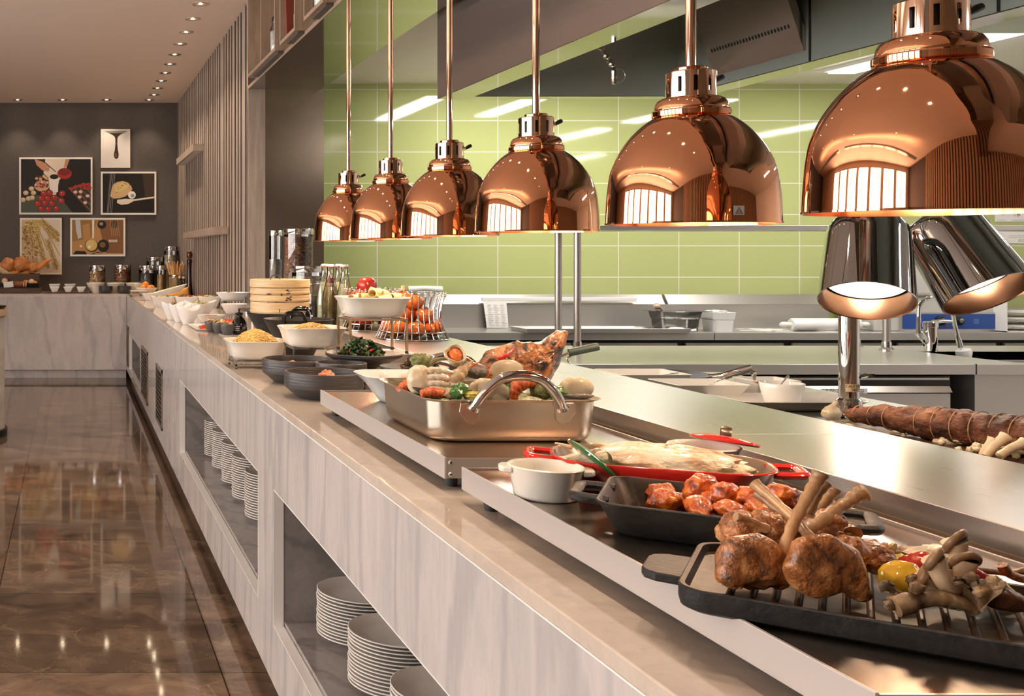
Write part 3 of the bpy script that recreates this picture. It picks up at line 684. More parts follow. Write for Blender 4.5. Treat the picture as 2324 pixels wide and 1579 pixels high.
# red gratin dish with whole fish
RD = T(.896, 1.584, ZT1) @ rot('Z', -24)
o = thing('gratin_dish', 'red enamel oval dish holding the whole grilled fish', 'dish', M=RD)
b = MB(); dish(b, [(.235, .12, 0), (.25, .135, .003), (.285, .165, .028), (.302, .180, .05)], .005, .075, 0, 1, 10); b.build('dish', [M['red_enamel'], M['enamel_in']], o, smooth=1)
for sg in (-1, 1):
    MB().tube(spline([(sg*.142, -.034, .044), (sg*.165, -.034, .045), (sg*.180, -.028, .046), (sg*.182, 0, .046), (sg*.180, .028, .046), (sg*.165, .034, .045), (sg*.142, .034, .044)], 5), .0085, 10, flat=.65).build('loop_handle', M['red_enamel'], o)
def fishy(q):
    x = q.x; s = 1.0 if x > -.2 else max(1 - (-.2 - x)*.98, .16)
    if x < -.86: s = .26 + (-.86 - x)*1.6
    return (x, q.y*s, q.z*(s if x > -.86 else .22))
M['fish'] = mottled('white grilled fish', (.40, .17, .06), (.76, .55, .36), 30, .35, lo=.33, hi=.5, c3=(.84, .72, .56), stretch=(.6, 1.6, 1), bump=.7, bscale=50, coat=.25)
f = thing('grilled_fish', 'whole pale grilled fish lying in the red dish', 'fish', M=RD @ T(-.012, .008, .012) @ rot('Z', 3))
MB().blob((0, 0, .028), (.135, .058, .032), .14, 3.5, 6, 64, 24, fn=fishy, oct_=5).build('body', M['fish'], f, smooth=1.2)
MB().pillow([(.07, .03), (.10, .045), (.128, .03), (.12, .012), (.09, .004)], .02, 0, 4, .004, 70).xf().build('gill_cover', M['fish'], f, smooth=1)
for k in range(4):
    MB().tube([(.02 - .05*k, -.012 + .01*k, .061 - .004*k), (.045 - .05*k, .016 + .004*k, .060 - .006*k)], [.0015, .0035], 6).build('fin_ray', M['fish'], f)
for k in range(5):
    a = k*.5 - 1; b = MB().tube([(0, 0, 0), (.03*math.cos(a), .03*math.sin(a)*.5, .002*k)], [.003, .0015], 6)
    q = put(b, 'herb_sprig', M['pepper_g'], RD @ Vector((.105, -.006 + .004*k, .016)), 'green herb sprig beside the head of the grilled fish', 'herb', 'herb sprigs in the red dish')

# cast iron roaster with glazed chicken
BR = T(.835, 1.345, ZT1) @ rot('Z', -33)
o = thing('iron_roaster', 'black cast iron roaster of glazed chicken pieces', 'pan', M=BR)
b = MB(); dish(b, [(.21, .145, 0), (.224, .158, .003), (.255, .192, .038), (.264, .2, .043)], .005, .028, 0, 1, 8); b.build('pan_body', [M['iron'], M['iron_in']], o, smooth=1)
for sg in (-1, 1):
    MB().tube(spline([(sg*.120, -.042, .036), (sg*.148, -.042, .037), (sg*.162, -.034, .037), (sg*.163, 0, .037), (sg*.162, .034, .037), (sg*.148, .042, .037), (sg*.120, .042, .036)], 5), .0085, 10, flat=.8).build('loop_handle', M['iron'], o)
M['chicken'] = mottled('orange glazed chicken', (.08, .012, .004), (.52, .085, .008), 34, .28, lo=.34, hi=.47, c3=(.68, .19, .02), bump=.4, bscale=80, coat=.35)
CH = [(1508, 1137, 1.40, .022, .017, .016, 'flat glazed chicken piece at the empty end of the iron roaster'), (1500, 1120, 1.45, .02, .018, .014, 'glazed chicken piece against the back wall of the roaster, empty end'),
      (1592, 1112, 1.40, .023, .02, .021, 'tallest glazed chicken piece on top of the heap'), (1648, 1124, 1.36, .019, .018, .018, 'round glazed chicken piece second from the tallest'),
      (1588, 1152, 1.34, .028, .016, .013, 'long glazed drumette lying under the tallest piece'), (1706, 1130, 1.335, .018, .017, .016, 'glazed chicken piece behind the lamb rib bones'),
      (1662, 1160, 1.31, .022, .016, .013, 'glazed drumette along the near wall of the roaster'), (1736, 1155, 1.28, .020, .018, .015, 'glazed chicken piece beside the lamb chops'), (1776, 1128, 1.31, .02, .018, .016, 'glazed chicken piece deepest behind the crossed bones'),
      (1550, 1140, 1.42, .02, .02, .014, 'glazed chicken piece half buried in the heap'), (1625, 1140, 1.37, .022, .02, .015, 'glazed chicken piece buried under the round one')]
for k, (u, v, Y, a, b_, c, l) in enumerate(CH):
    q = put(MB().blob((0, 0, 0), (a, b_, c), .22, 1.5, k + 20, 40, 24, oct_=4), 'chicken_piece', M['chicken'], at(u, v, Y), l, 'chicken', 'glazed chicken pieces in the iron roaster'); q.rotation_euler = (0, R(-12), R(20*k))

# grill plate
GP = T(.866, 1.000, ZT1) @ rot('Z', -37)
o = thing('grill_plate', 'long black ridged grill plate carrying lamb chops and mushrooms', 'grill', M=GP)
b = MB(); GL_, GW = .47, .222
loops = [rr(GL_ - .02, GW - .02, .022, 0), rr(GL_ - .004, GW - .004, .028, .004), rr(GL_, GW, .03, .012), rr(GL_, GW, .03, .024), rr(GL_ - .003, GW - .003, .029, .0255), rr(GL_ - .012, GW - .012, .025, .025), rr(GL_ - .018, GW - .018, .022, .017)]
b.loft(loops, True, True, 0, [0]*4 + [1]*3)
for k in range(21):
    x = -.19 + .019*k; b.xf(T(x, 0, .0168)); pr = []
    for i, (yy_, r_) in enumerate(((-.088, .0005), (-.087, .0022), (-.084, .0034), (.084, .0034), (.087, .0022), (.088, .0005))): pr.append([(r_*math.cos(2*PI*j/10), yy_, max(r_*1.5*math.sin(2*PI*j/10), -.001)) for j in range(10)])
    b.loft(pr, True, True, 1); b.xf()
b.build('ridged_plate', [M['iron'], M['iron_in']], o, smooth=.7)
for sg in (-1, 1):
    b = MB(); b.loft([[(sg*(GL_/2 - .004 + q[0]), q[1], z) for q in ((0, -.046), (.03, -.044), (.042, -.036), (.046, -.024), (.046, .024), (.042, .036), (.03, .044), (0, .046))] for z in (.009, .019)]); b.build('handle_tab', M['iron'], o, smooth=.3, bevel=.002)

# lamb chops
M['lamb'] = mottled('browned lamb', (.05, .014, .005), (.40, .14, .04), 22, .34, lo=.33, hi=.50, c3=(.64, .32, .12), bump=.7, bscale=75, coat=.30, dist=1.2)
M['bone'] = mottled('roasted bone', (.14, .05, .015), (.52, .29, .13), 16, .35, lo=.3, hi=.6, stretch=(1, 1, .4), bump=.4, coat=.2)
def chop(c, blobs, bones, label, seed, slab=None):
    C = at(*c); d = thing('lamb_chop', label, 'meat', tuple(C), 0, 'grilled lamb chops')
    b = MB()
    for i, (u, v, Y, rx, ry, rz) in enumerate(blobs):
        p = at(u, v, Y) - C; k = Y/FPX
        b.blob(tuple(p), (rx*k, ry*k, rz*k), .20, 1.6, seed + i*3.3, 56, 36, oct_=4)
    if slab:
        ol_, Ys, tk_ = slab; q_ = [at(u, v, Ys) - C for u, v in ol_]; fine_ = spline([(p.x, 0, p.z) for p in q_ + q_[:1]], 3)[:-1]
        b.xf(T(0, q_[0].y, 0)).pillow([(p[0], p[2]) for p in fine_], tk_, 0, 9, .0062, 42, seed); b.xf()
    b.build('meat', M['lamb'], d, smooth=1.2)
    for pts, r_ in bones:
        P = spline([tuple(at(*q) - C) for q in pts], 5); n = len(P)
        MB().tube(P, [r_*(1.25 - .4*math.sin(PI*i/(n - 1)) + .12*math.sin(i*2.3 + seed)) for i in range(n)], 10).build('rib_bone', M['bone'], d, smooth=1)
    return d
chop((1700, 1330, 1.05), [(1700, 1280, 1.06, 60, 50, 50), (1765, 1300, 1.045, 30, 30, 34), (1660, 1308, 1.05, 30, 34, 24)], [([(1800, 1318, 1.035), (1782, 1262, 1.035), (1796, 1200, 1.04), (1826, 1140, 1.045), (1850, 1098, 1.05), (1864, 1072, 1.05)], .0062), ([(1835, 1170, 1.05), (1855, 1128, 1.055), (1874, 1098, 1.06)], .0042)], 'lamb chop with the tallest upright rib bone', 3, ([(1655, 1226), (1700, 1213), (1750, 1220), (1778, 1245), (1790, 1290), (1797, 1326), (1765, 1328), (1735, 1342), (1700, 1332), (1660, 1334), (1626, 1320), (1630, 1280), (1640, 1250)], 1.04, .017))
chop((1890, 1345, 1.02), [(1880, 1278, 1.03, 66, 44, 52), (1815, 1270, 1.03, 24, 30, 46)], [([(1850, 1235, 1.03), (1806, 1180, 1.06), (1755, 1132, 1.09), (1712, 1097, 1.11)], .0050)], 'large flat lamb chop facing the mushrooms', 11, ([(1797, 1232), (1832, 1213), (1882, 1213), (1932, 1238), (1957, 1275), (1966, 1318), (1973, 1346), (1942, 1356), (1902, 1346), (1868, 1354), (1828, 1346), (1798, 1322), (1788, 1280)], 1.012, .014))
chop((1690, 1240, 1.12), [(1690, 1205, 1.12, 58, 50, 44), (1745, 1200, 1.11, 50, 45, 40)], [([(1800, 1190, 1.10), (1762, 1155, 1.12), (1718, 1118, 1.14)], .0048), ([(1740, 1200, 1.08), (1700, 1180, 1.08), (1670, 1172, 1.08)], .004)], 'lamb chop behind the tallest bone, against the iron roaster', 19)
chop((1860, 1230, 1.10), [(1850, 1196, 1.10, 45, 40, 34), (1880, 1180, 1.10, 34, 34, 24)], [([(1822, 1206, 1.09), (1868, 1180, 1.09), (1908, 1150, 1.10), (1946, 1124, 1.10), (1962, 1116, 1.10)], .0075), ([(1830, 1190, 1.12), (1862, 1152, 1.12), (1884, 1124, 1.12), (1894, 1108, 1.12)], .0062)], 'lamb chop with two bones fanning toward the red dish handle', 27)
chop((1970, 1290, 1.09), [(1965, 1258, 1.09, 52, 45, 36), (1990, 1272, 1.08, 38, 40, 26)], [([(1975, 1250, 1.09), (2008, 1246, 1.085), (2024, 1252, 1.08)], .0085)], 'small lamb chop lying nearest the yellow pepper', 33)
chop((1915, 1245, 1.12), [(1905, 1222, 1.11, 36, 36, 26), (1925, 1255, 1.07, 40, 40, 40)], [([(1895, 1215, 1.11), (1925, 1200, 1.11), (1935, 1212, 1.10)], .007)], 'lamb chop with a knobbly joint behind the large flat chop', 41)
# vegetables on the grill
M['oyster'] = mottled('king oyster stem', (.50, .33, .18), (.72, .56, .38), 16, .45, lo=.25, hi=.6, stretch=(2, 2, .6))
M['cap'] = mottled('brown mushroom cap', (.13, .065, .03), (.27, .15, .075), 20, .4)
def king(c, pts, cap_n, label, r0=.006, r1=.0088, rc=.0128):
    C = at(*c); P = [tuple(at(*q) - C) for q in pts]; S_ = spline(P, 6); n = len(S_)
    d = thing('king_oyster_mushroom', label, 'mushroom', tuple(C), 0, 'grilled king oyster mushrooms')
    MB().tube(S_, [r0 + (r1 - r0)*math.sin(min(i/n*1.3, 1)*PI*.5) - .0012*math.sin(i/n*PI)**4 + (rc*.78 - r1)*max((i/n - .62)/.38, 0)**2 for i in range(n)], 14).build('stem', M['oyster'], d)
    q = Vector((0, 0, 1)).rotation_difference(Vector(cap_n)).to_matrix().to_4x4()
    MB().xf(T(*S_[-1]) @ q).lathe([(rc*.70, -.004), (rc*.90, -.0035), (rc*.99, -.0015), (rc, .0005), (rc*.96, .0022), (rc*.7, .0034), (.0005, .004)], 24).build('cap', M['cap'], d, smooth=1)
king((2180, 1385, .985), [(2178, 1375, .98), (2160, 1345, .975), (2140, 1318, .97), (2128, 1290, .97), (2118, 1268, .97)], (-.62, .62, .48), 'king oyster mushroom with bent stem crossing the front of the heap')
king((2190, 1375, .99), [(2190, 1362, .985), (2186, 1328, .985), (2186, 1300, .985), (2192, 1272, .985)], (.10, .72, .68), 'upright king oyster mushroom with flat dark cap beside the bent one')
king((2180, 1345, 1.01), [(2178, 1318, 1.01), (2176, 1275, 1.01), (2172, 1248, 1.01), (2166, 1228, 1.01)], (-.45, .70, .55), 'tallest king oyster mushroom standing at the back of the heap', .007, .0095, .015)
king((2140, 1385, .985), [(2140, 1370, .985), (2122, 1345, .985), (2106, 1320, .985), (2094, 1306, .985)], (-.75, .55, .35), 'short king oyster mushroom leaning low towards the yellow pepper', .0055, .008, .0115)
king((2160, 1345, 1.0), [(2158, 1340, 1.0), (2150, 1312, 1.0), (2148, 1284, 1.0)], (-.2, .6, .77), 'pale king oyster mushroom half hidden in the middle', .007, .010, .0125)
M['maitake'] = mottled('grilled maitake', (.035, .016, .008), (.36, .22, .11), 26, .5, lo=.36, hi=.56, c3=(.60, .45, .28), stretch=(1, 1, .3), bump=.35, bscale=50)
def frond(c, n, spread, up, label, seed):
    C = at(*c); rnd = random.Random(seed); b = MB()
    for k in range(n):
        a = (k/(n - 1) - .5)*spread; d_ = Vector((math.sin(a), rnd.uniform(-.5, .2), math.cos(a)*up)).normalized(); L = rnd.uniform(.022, .036)
        p1 = d_*L*.5 + Vector((rnd.uniform(-.003, .003), 0, .002)); p2 = d_*L
        b.tube(spline([(0, 0, .004), tuple(p1), tuple(p2)], 4), [.004, .0038, .0036, .004, .0045, .005, .0056, .006, .0045], 8, flat=.55)
        b.blob(tuple(p2), (.007, .004, .005), .5, 3, k + seed, 12, 8)
    return put(b, 'maitake_mushroom', M['maitake'], C, label, 'mushroom', smooth=1)
frond((2075, 1368, .985), 9, 2.8, .5, 'charred maitake clump under the yellow pepper', 1)
frond((2222, 1392, .965), 11, 1.3, 1.0, 'fan-shaped charred maitake clump at the foot of the mushrooms', 5)
put(MB().tube(spline([(-.045, 0, .002), (-.028, -.002, .008), (-.008, -.004, .012), (.012, -.003, .008), (.03, 0, .0)], 6), [.0095]*6 + [.0075]*8 + [.0065]*8 + [.006]*3, 12), 'oyster_mushroom', M['maitake'], at(2140, 1382, .97), 'arched oyster mushroom strip in front of the heap', 'mushroom')
M['pepper_y'] = plain('yellow pepper skin', (.86, .50, .04), .08, coat=.5)
M['pepper_r'] = mottled('red pepper skin', (.42, .02, .012), (.62, .06, .03), 12, .12, coat=.4)
put(MB().blob((0, 0, .014), (.021, .017, .0165), .12, 1.6, 4, 32, 20), 'yellow_pepper', M['pepper_y'], at(2046, 1342, 1.035), 'shiny whole yellow pepper on the grill plate', 'pepper')
q = put(MB().blob((0, 0, 0), (.024, .014, .009), .15, 1.8, 6, 28, 16), 'red_pepper', M['pepper_r'], at(2082, 1278, 1.06), 'glossy red pepper strip behind the yellow pepper', 'pepper'); q.rotation_euler = (0, R(-12), R(20))
q = put(MB().blob((0, 0, 0), (.026, .012, .008), .15, 1.8, 8, 28, 16), 'red_pepper', M['pepper_r'], at(2236, 1322, 1.0), 'red pepper strip on the far side of the mushrooms', 'pepper'); q.rotation_euler = (0, R(32), R(10))
q = put(MB().blob((0, 0, 0), (.024, .014, .007), .2, 1.8, 9, 24, 14), 'green_pepper', M['yellow'], at(2068, 1268, 1.09), 'pale green pepper strip under the red one', 'pepper'); q.rotation_euler = (0, R(-15), 0)
q = put(MB().blob((0, 0, 0), (.028, .012, .006), .2, 1.8, 10, 24, 14), 'green_pepper', M['yellow'], at(2252, 1322, 1.03), 'pale green pepper strip behind the aubergine', 'pepper'); q.rotation_euler = (0, R(30), 0)
q = put(MB().blob((0, 0, 0), (.028, .014, .011), .2, 1.5, 12, 28, 16), 'aubergine', mottled('charred aubergine', (.02, .008, .006), (.14, .05, .025), 20, .3, bump=.5), at(2262, 1352, .975), 'dark charred aubergine piece next to the maitake fan', 'aubergine'); q.rotation_euler = (0, R(22), 0)
q = put(MB().blob((0, 0, 0), (.03, .018, .010), .3, 1.8, 14, 28, 16), 'onion_piece', plain('grilled onion', (.66, .55, .38), .35), at(2130, 1262, 1.07), 'pale grilled onion behind the mushroom caps', 'onion')
q = put(MB().blob((0, 0, 0), (.014, .008, .006), .3, 2, 15, 18, 12), 'shallot', M['maitake'], at(2060, 1252, 1.10), 'charred shallot end behind the peppers', 'onion')
q = put(MB().tube(spline([(-.03, 0, .004), (-.012, 0, .002), (.01, 0, 0), (.03, 0, .003)], 4), [.003]*5 + [.0028]*5 + [.0038]*3, 8), 'burdock_stick', M['maitake'], at(2268, 1300, 1.02), 'thin grilled root stick lying across the far ridges', 'vegetable')
q = put(MB().tube(spline([(-.012, 0, .008), (-.006, 0, 0), (.01, 0, -.006), (.03, 0, -.004)], 4), [.005]*4 + [.004]*5 + [.004]*4, 8), 'sausage_curl', M['lamb'], at(2302, 1300, 1.0), 'curled browned scrap at the edge of the grill plate', 'meat')
# cream pot with its red lid ajar, behind the red dish
o = thing('ramekin', 'cream pot behind the red dish with the red lid resting on it', 'pot', (1.045, 1.715, ZT1), R(30))
MB().lathe(bowl_prof(prof, .004) + [(.001, .006)], 40, cap0=True).build('pot', M['ceramic_warm'], o, smooth=1)
for sg in (-1, 1):
    b = MB(); b.loft([[(sg*.048, -.022, z), (sg*.062, -.017, z), (sg*.066, -.008, z), (sg*.066, .008, z), (sg*.062, .017, z), (sg*.048, .022, z)] for z in (.036, .0455)]); b.build('tab_handle', M['ceramic_warm'], o, smooth=.4, bevel=.0025)
pot_lid('pot_lid', 'red lid with a bronze strap handle lying askew on the cream pot', M['red_enamel'], M['strap'], T(1.078, 1.712, 1.008) @ rot('Y', 9) @ rot('X', -4) @ rot('Z', 60))
# ---------------------------------------------------------------- middle of the counter
ZM = .9002
M['rimrub'] = plain('worn brown rim', (.13, .07, .035), .4)
def stone_bowl(x, y, r, h, label):
    o = thing('stoneware_bowl', label, 'bowl', (x, y, ZM)); b = MB()
    pr = [(r*.66, 0), (r*.68, .002), (r*.98, h*.40), (r, h*.46), (r, h*.97), (r*.995, h)]
    b.lathe(pr + [(r*.98, h*1.01), (r*.93, h*1.01), (r*.92, h*.96), (r*.90, h*.4), (r*.6, .01), (.001, .01)], 64, 0, True, mis=[0]*5 + [1, 1] + [0]*4); b.build('bowl', [M['stoneware'], M['rimrub']], o, smooth=.5); return o
stone_bowl(.737, 3.04, .114, .076, 'charcoal stoneware bowl standing closest to the food warmer')
stone_bowl(.744, 3.415, .118, .076, 'charcoal stoneware bowl next to the low spaghetti dish')
stone_bowl(.836, 3.225, .078, .083, 'small charcoal bowl tucked between two wider stoneware bowls')
M['kimchi'] = mottled('pink kimchi', (.55, .06, .02), (.75, .42, .22), 34, .3, coat=.3)
for x, y, z, r3, l in ((.742, 3.03, .962, (.024, .02, .019), 'rolled kimchi parcel in the stoneware bowl by the food warmer'), (.722, 3.40, .958, (.02, .014, .012), 'red kimchi strip in the stoneware bowl by the spaghetti'), (.776, 3.39, .957, (.016, .014, .012), 'pale kimchi piece in the stoneware bowl by the spaghetti')):
    put(MB().blob((0, 0, 0), r3, .35, 2.6, x*50, 24, 14), 'kimchi', M['kimchi'], (x, y, z), l, 'kimchi')
for x, y, r in ((.737, 3.04, .098), (.744, 3.415, .10)): put(MB().blob((0, 0, 0), (r, r, .02), .2, 3, 2, 32, 10), 'dark_broth', mottled('dark pickled vegetables', (.02, .012, .008), (.06, .03, .015), 20, .3), (x, y, .93), 'dark pickled vegetables filling the stoneware bowl ' + ('by the food warmer' if y < 3.2 else 'by the spaghetti'), 'vegetables', kind='stuff')
def pedestal(x, y, r, zr, label):
    o = thing('stoneware_plate', label, 'plate', (x, y, ZM)); h = zr - ZM
    MB().lathe([(.042, 0), (.043, .003), (.034, h*.3), (.04, h*.5), (r*.72, h*.74), (r*.98, h*.9), (r, h*.97), (r*.985, h), (r*.9, h*.97), (r*.5, h*.86), (.001, h*.84)], 64, 0, True).build('plate', M['stoneware'], o, smooth=.6)
pedestal(.945, 3.365, .122, 1.001, 'wide charcoal footed plate of dark leafy salad')
pedestal(1.022, 3.10, .10, .985, 'wide charcoal footed plate of seaweed salad')
M['leaf'] = mottled('dark salad leaves', (.012, .035, .012), (.05, .12, .03), 30, .4, lo=.35, hi=.6, c3=(.14, .22, .06))
M['leaf_r'] = mottled('purple salad leaves', (.06, .012, .012), (.16, .04, .03), 30, .4)
M['seaweed'] = mottled('seasoned seaweed', (.012, .018, .006), (.08, .075, .02), 60, .35, lo=.4, hi=.56, c3=(.40, .30, .12))
def leaf_heap(loc, rx, ry, h, n, seed, mats, name, label, sz=.016):
    rnd = random.Random(seed); b = MB()
    for k in range(n):
        a, q = rnd.uniform(0, 2*PI), math.sqrt(rnd.random()); x, y = rx*q*math.cos(a), ry*q*math.sin(a); z = h*(1 - q*q)*rnd.uniform(.35, 1) + .002
        s_ = sz*rnd.uniform(.6, 1.3); ax = Vector((rnd.gauss(0, 1), rnd.gauss(0, 1), rnd.gauss(0, .8))).normalized(); up = ax.orthogonal().normalized(); up.rotate(Matrix.Rotation(rnd.uniform(0, 6.28), 3, ax)); sd = ax.cross(up)
        c = Vector((x, y, z)); cols = []
        for i in range(4):
            t = i/3; w_ = s_*.5*math.sin(PI*(.12 + .83*t)); bend = up*(s_*.45*math.sin(t*2.4 + k)); m_ = c + ax*(t - .5)*2*s_ + bend
            cols.append((m_ + sd*w_ + up*rnd.uniform(-.003, .003), m_ - up*.002, m_ - sd*w_ + up*rnd.uniform(-.003, .003)))
        vs = [tuple(p) for cc in cols for p in cc]; fs = [(i*3 + j, i*3 + j + 1, i*3 + j + 4, i*3 + j + 3) for i in range(3) for j in range(2)]
        b.add(vs, fs, rnd.choices(range(len(mats)), [14, 2, .5][:len(mats)])[0])
    o = b.build(name, mats, None, loc, smooth=1.5); return tag(o, label, 'salad', kind='stuff')
leaf_heap((.935, 3.36, .992), .072, .06, .052, 420, 3, [M['leaf'], M['leaf_r'], M['red_pepper']], 'leafy_salad', 'heap of dark green salad leaves on the footed plate', .0115)
leaf_heap((1.04, 3.10, .972), .055, .055, .048, 380, 8, [M['seaweed'], M['leaf_r']], 'seaweed_salad', 'heap of sesame seaweed salad on the footed plate', .0085)

# pasta dishes on metal stands
M['spaghetti'] = plain('cooked spaghetti', (.80, .52, .16), .35)
M['rigatoni'] = plain('dry tube pasta', (.80, .62, .30), .4)
def pasta_dish(x, y, z, label):
    o = thing('pasta_dish', label, 'dish', (x, y, z)); b = MB()
    dish(b, [(.150, .150, 0), (.168, .168, .003), (.186, .186, .014), (.196, .196, .034), (.208, .208, .054), (.225, .225, .068)], .005, .055, n=8); b.build('dish', M['ceramic_warm'], o, smooth=1); return o
def stand(x, y, z, w, d, h, mat, label, bar=.0075, mid=False):
    o = thing('dish_stand', label, 'stand', (x, y, z)); b = MB()
    for zz in ([h - bar] + ([bar*1.5] if mid else [])):
        b.box(-w/2, w/2, -d/2, -d/2 + bar, zz, zz + bar); b.box(-w/2, w/2, d/2 - bar, d/2, zz, zz + bar); b.box(-w/2, -w/2 + bar, -d/2 + bar, d/2 - bar, zz, zz + bar); b.box(w/2 - bar, w/2, -d/2 + bar, d/2 - bar, zz, zz + bar)
    b.build('top_frame', mat, o, smooth=0)
    for sx in (-1, 1):
        for sy in (-1, 1):
            l = MB().box(sx*(w/2 - bar/2) - bar/2, sx*(w/2 - bar/2) + bar/2, sy*(d/2 - bar/2) - bar/2, sy*(d/2 - bar/2) + bar/2, .008 if not mid else .004, h - bar).build('leg', mat, o, smooth=0)
            MB().box(sx*(w/2 - bar/2) - bar*.6, sx*(w/2 - bar/2) + bar*.6, sy*(d/2 - bar/2) - bar*.6, sy*(d/2 - bar/2) + bar*.6, 0, .008 if not mid else .004).build('leg_tip', M['rubber'], l, smooth=0)
    return o
def spaghetti(loc, r, h, n, seed, label):
    rnd = random.Random(seed); b = MB()
    def top(x, y): q = min((x*x + y*y)/(r*r), 1); return h*(1 - q**.9)
    b.blob((0, 0, -.004), (r*.9, r*.9, h*.72), .1, 3, 1, 24, 12)
    for k in range(n):
        cx_, cy_ = rnd.gauss(0, r*.33), rnd.gauss(0, r*.33); ra, rb, ph = rnd.uniform(.015, .06), rnd.uniform(.012, .045), rnd.uniform(0, 6.28); sp_ = rnd.uniform(2, 5.2); lift = rnd.uniform(-.002, .006); pts = []
        for i in range(13):
            t = ph + sp_*i/12; x, y = cx_ + ra*math.cos(t), cy_ + rb*math.sin(t); q = math.hypot(x, y); 
            if q > r*.97: x *= r*.97/q; y *= r*.97/q
            pts.append((x, y, top(x, y)*.86 + lift + .003*math.sin(i*.9 + k)))
        b.tube(pts, .0015, 4)
    o = b.build('spaghetti', M['spaghetti'], None, loc, smooth=1.5); return tag(o, label, 'pasta', kind='stuff')
stand(.685, 3.885, ZM, .175, .175, .030, M['wire'], 'low chrome stand under the spaghetti dish by the counter edge', .006, True)
pasta_dish(.685, 3.885, .9305, 'white pasta dish heaped with spaghetti on the low chrome stand')
spaghetti((.685, 3.885, .975), .099, .066, 360, 2, 'big heap of yellow spaghetti in the dish on the low stand')
stand(.862, 3.74, ZM, .165, .165, .0895, M['wire'], 'chrome stand of middle height under the second spaghetti dish', .006)
pasta_dish(.862, 3.74, .990, 'white pasta dish with a small spaghetti nest, on the middle stand')
spaghetti((.862, 3.74, 1.034), .085, .036, 230, 6, 'small nest of spaghetti in the dish on the middle stand')
stand(1.018, 3.525, .9902, .195, .165, .116, M['gold_steel'], 'tall satin steel stand holding the tube pasta dish', .0075)
pasta_dish(1.018, 3.525, 1.1065, 'white pasta dish of large tube pasta, highest of the three')
for k, (x, y, z, a, tl) in enumerate(((-.03, -.05, .068, 10, 0), (.005, -.03, .083, -35, 15), (.045, -.045, .068, 70, 0), (.02, -.07, .062, 5, -8), (-.06, -.02, .062, 50, 0), (.03, .0, .080, 25, 10), (.065, -.02, .066, -20, 0), (-.02, .02, .064, 80, 0), (-.01, -.06, .074, 60, 20))):
    b = MB().xf(rot('Y', 90)); b.lathe([(.0125, -.022), (.0138, -.022), (.0138, .022), (.0125, .022), (.0122, .0), (.0125, -.022)], 20)
    q = put(b, 'tube_pasta', M['rigatoni'], (1.018 + x*1.1, 3.525 + y, 1.1065 + z + .002), ORD[k].replace('top', 'first') + ' large pasta tube in the high white dish', 'pasta', 'large pasta tubes in the high dish'); q.rotation_euler = (0, R(tl), R(a))
put(MB().blob((0, 0, 0), (.085, .085, .02), .3, 5, 4, 30, 10), 'tube_pasta_bed', M['rigatoni'], (1.018, 3.525, 1.148), 'lower layer of tube pasta filling the high white dish', 'pasta', kind='stuff')

# wire fruit baskets
def wire_basket(x, y, label):
    o = thing('wire_basket', label, 'basket', (x, y, .9905)); n = 30
    def rad(t): return .136 - .030*math.sin(PI*min(t, 1)*.86) + (.012 if t > 1 else 0)
    for k in range(n):
        a = 2*PI*k/n; b = MB(); P = [(rad(i/10)*math.cos(a), rad(i/10)*math.sin(a), .004 + .166*i/10) for i in range(11)]
        b.tube(P, .0023, 6); e = P[-1]; b.ball(e, .0046, 10, 6); b.ball((e[0]*1.01, e[1]*1.01, e[2] + .008), .0042, 10, 6); b.build('wire', M['wire'], o, smooth=1)
    for rr0_, z in ((.136, .003), (.1275, .030)): MB().tube([(rr0_*math.cos(2*PI*i/48), rr0_*math.sin(2*PI*i/48), z) for i in range(49)], .0026, 6, caps=False).build('ring', M['wire'], o, smooth=1)
    MB().lathe([(.134, .003), (.134, .006), (.001, .007)], 40, 0, True).build('base_plate', M['black'], o)
    if 'apple' in label: MB().tube([((rad(1) + .004)*math.cos(2*PI*i/48), (rad(1) + .004)*math.sin(2*PI*i/48), .173) for i in range(49)], .0014, 5, caps=False).build('rim_wire', M['wire'], o, smooth=1)
wire_basket(1.313, 4.53, 'wire basket of red apples standing farther back on the steel pass')
wire_basket(1.329, 4.055, 'wire basket of orange persimmons standing on the steel pass')
M['apple'] = mottled('red apple skin', (.28, .012, .012), (.50, .04, .02), 14, .18, stretch=(1, 1, .3), coat=.3)
M['apple_y'] = mottled('red and yellow apple skin', (.50, .05, .02), (.72, .25, .05), 9, .2, stretch=(1, 1, .4), coat=.3)
M['persimmon'] = mottled('persimmon skin', (.50, .075, .012), (.66, .16, .022), 12, .22, coat=.3)
M['calyx'] = mottled('dry calyx', (.14, .08, .03), (.30, .20, .09), 30, .6)
def fruit(kind, mat, r, loc, label, grp, tilt=(0, 0), calyx=False, sq=.9):
    o = thing(kind, label, kind, loc, 0, grp); o.rotation_euler = (R(tilt[0]), R(tilt[1]), 0)
    pr = []
    for i in range(17):
        th = PI*i/16 - PI/2; q = math.cos(th); z = math.sin(th)*sq; dimple = (.22*math.exp(-(q/.30)**2)) if th > 0 else -.10*math.exp(-(q/.25)**2)
        pr.append((max(q*r*(1 + .04*(th > 0)), .0003), (z - dimple)*r))
    MB().lathe(pr, 28).build('skin', mat, o, smooth=1.5)
    if calyx:
        b = MB()
        for k in range(4):
            a = k*PI/2 + .4; b.add([(0, 0, r*.72), (r*.30*math.cos(a - .5), r*.30*math.sin(a - .5), r*.82), (r*.52*math.cos(a), r*.52*math.sin(a), r*.80), (r*.30*math.cos(a + .5), r*.30*math.sin(a + .5), r*.82)], [(0, 1, 2, 3)])
        b.tube([(0, 0, r*.68), (.001, 0, r*.92)], .003, 6); b.build('calyx', M['calyx'], o, smooth=0)
    else: MB().tube([(0, 0, r*.62), (.002, .001, r*1.02)], .0012, 6).build('stalk', M['calyx'], o)
g = 'apples in the wire basket'; ax, ay, az = 1.313, 4.53, .998
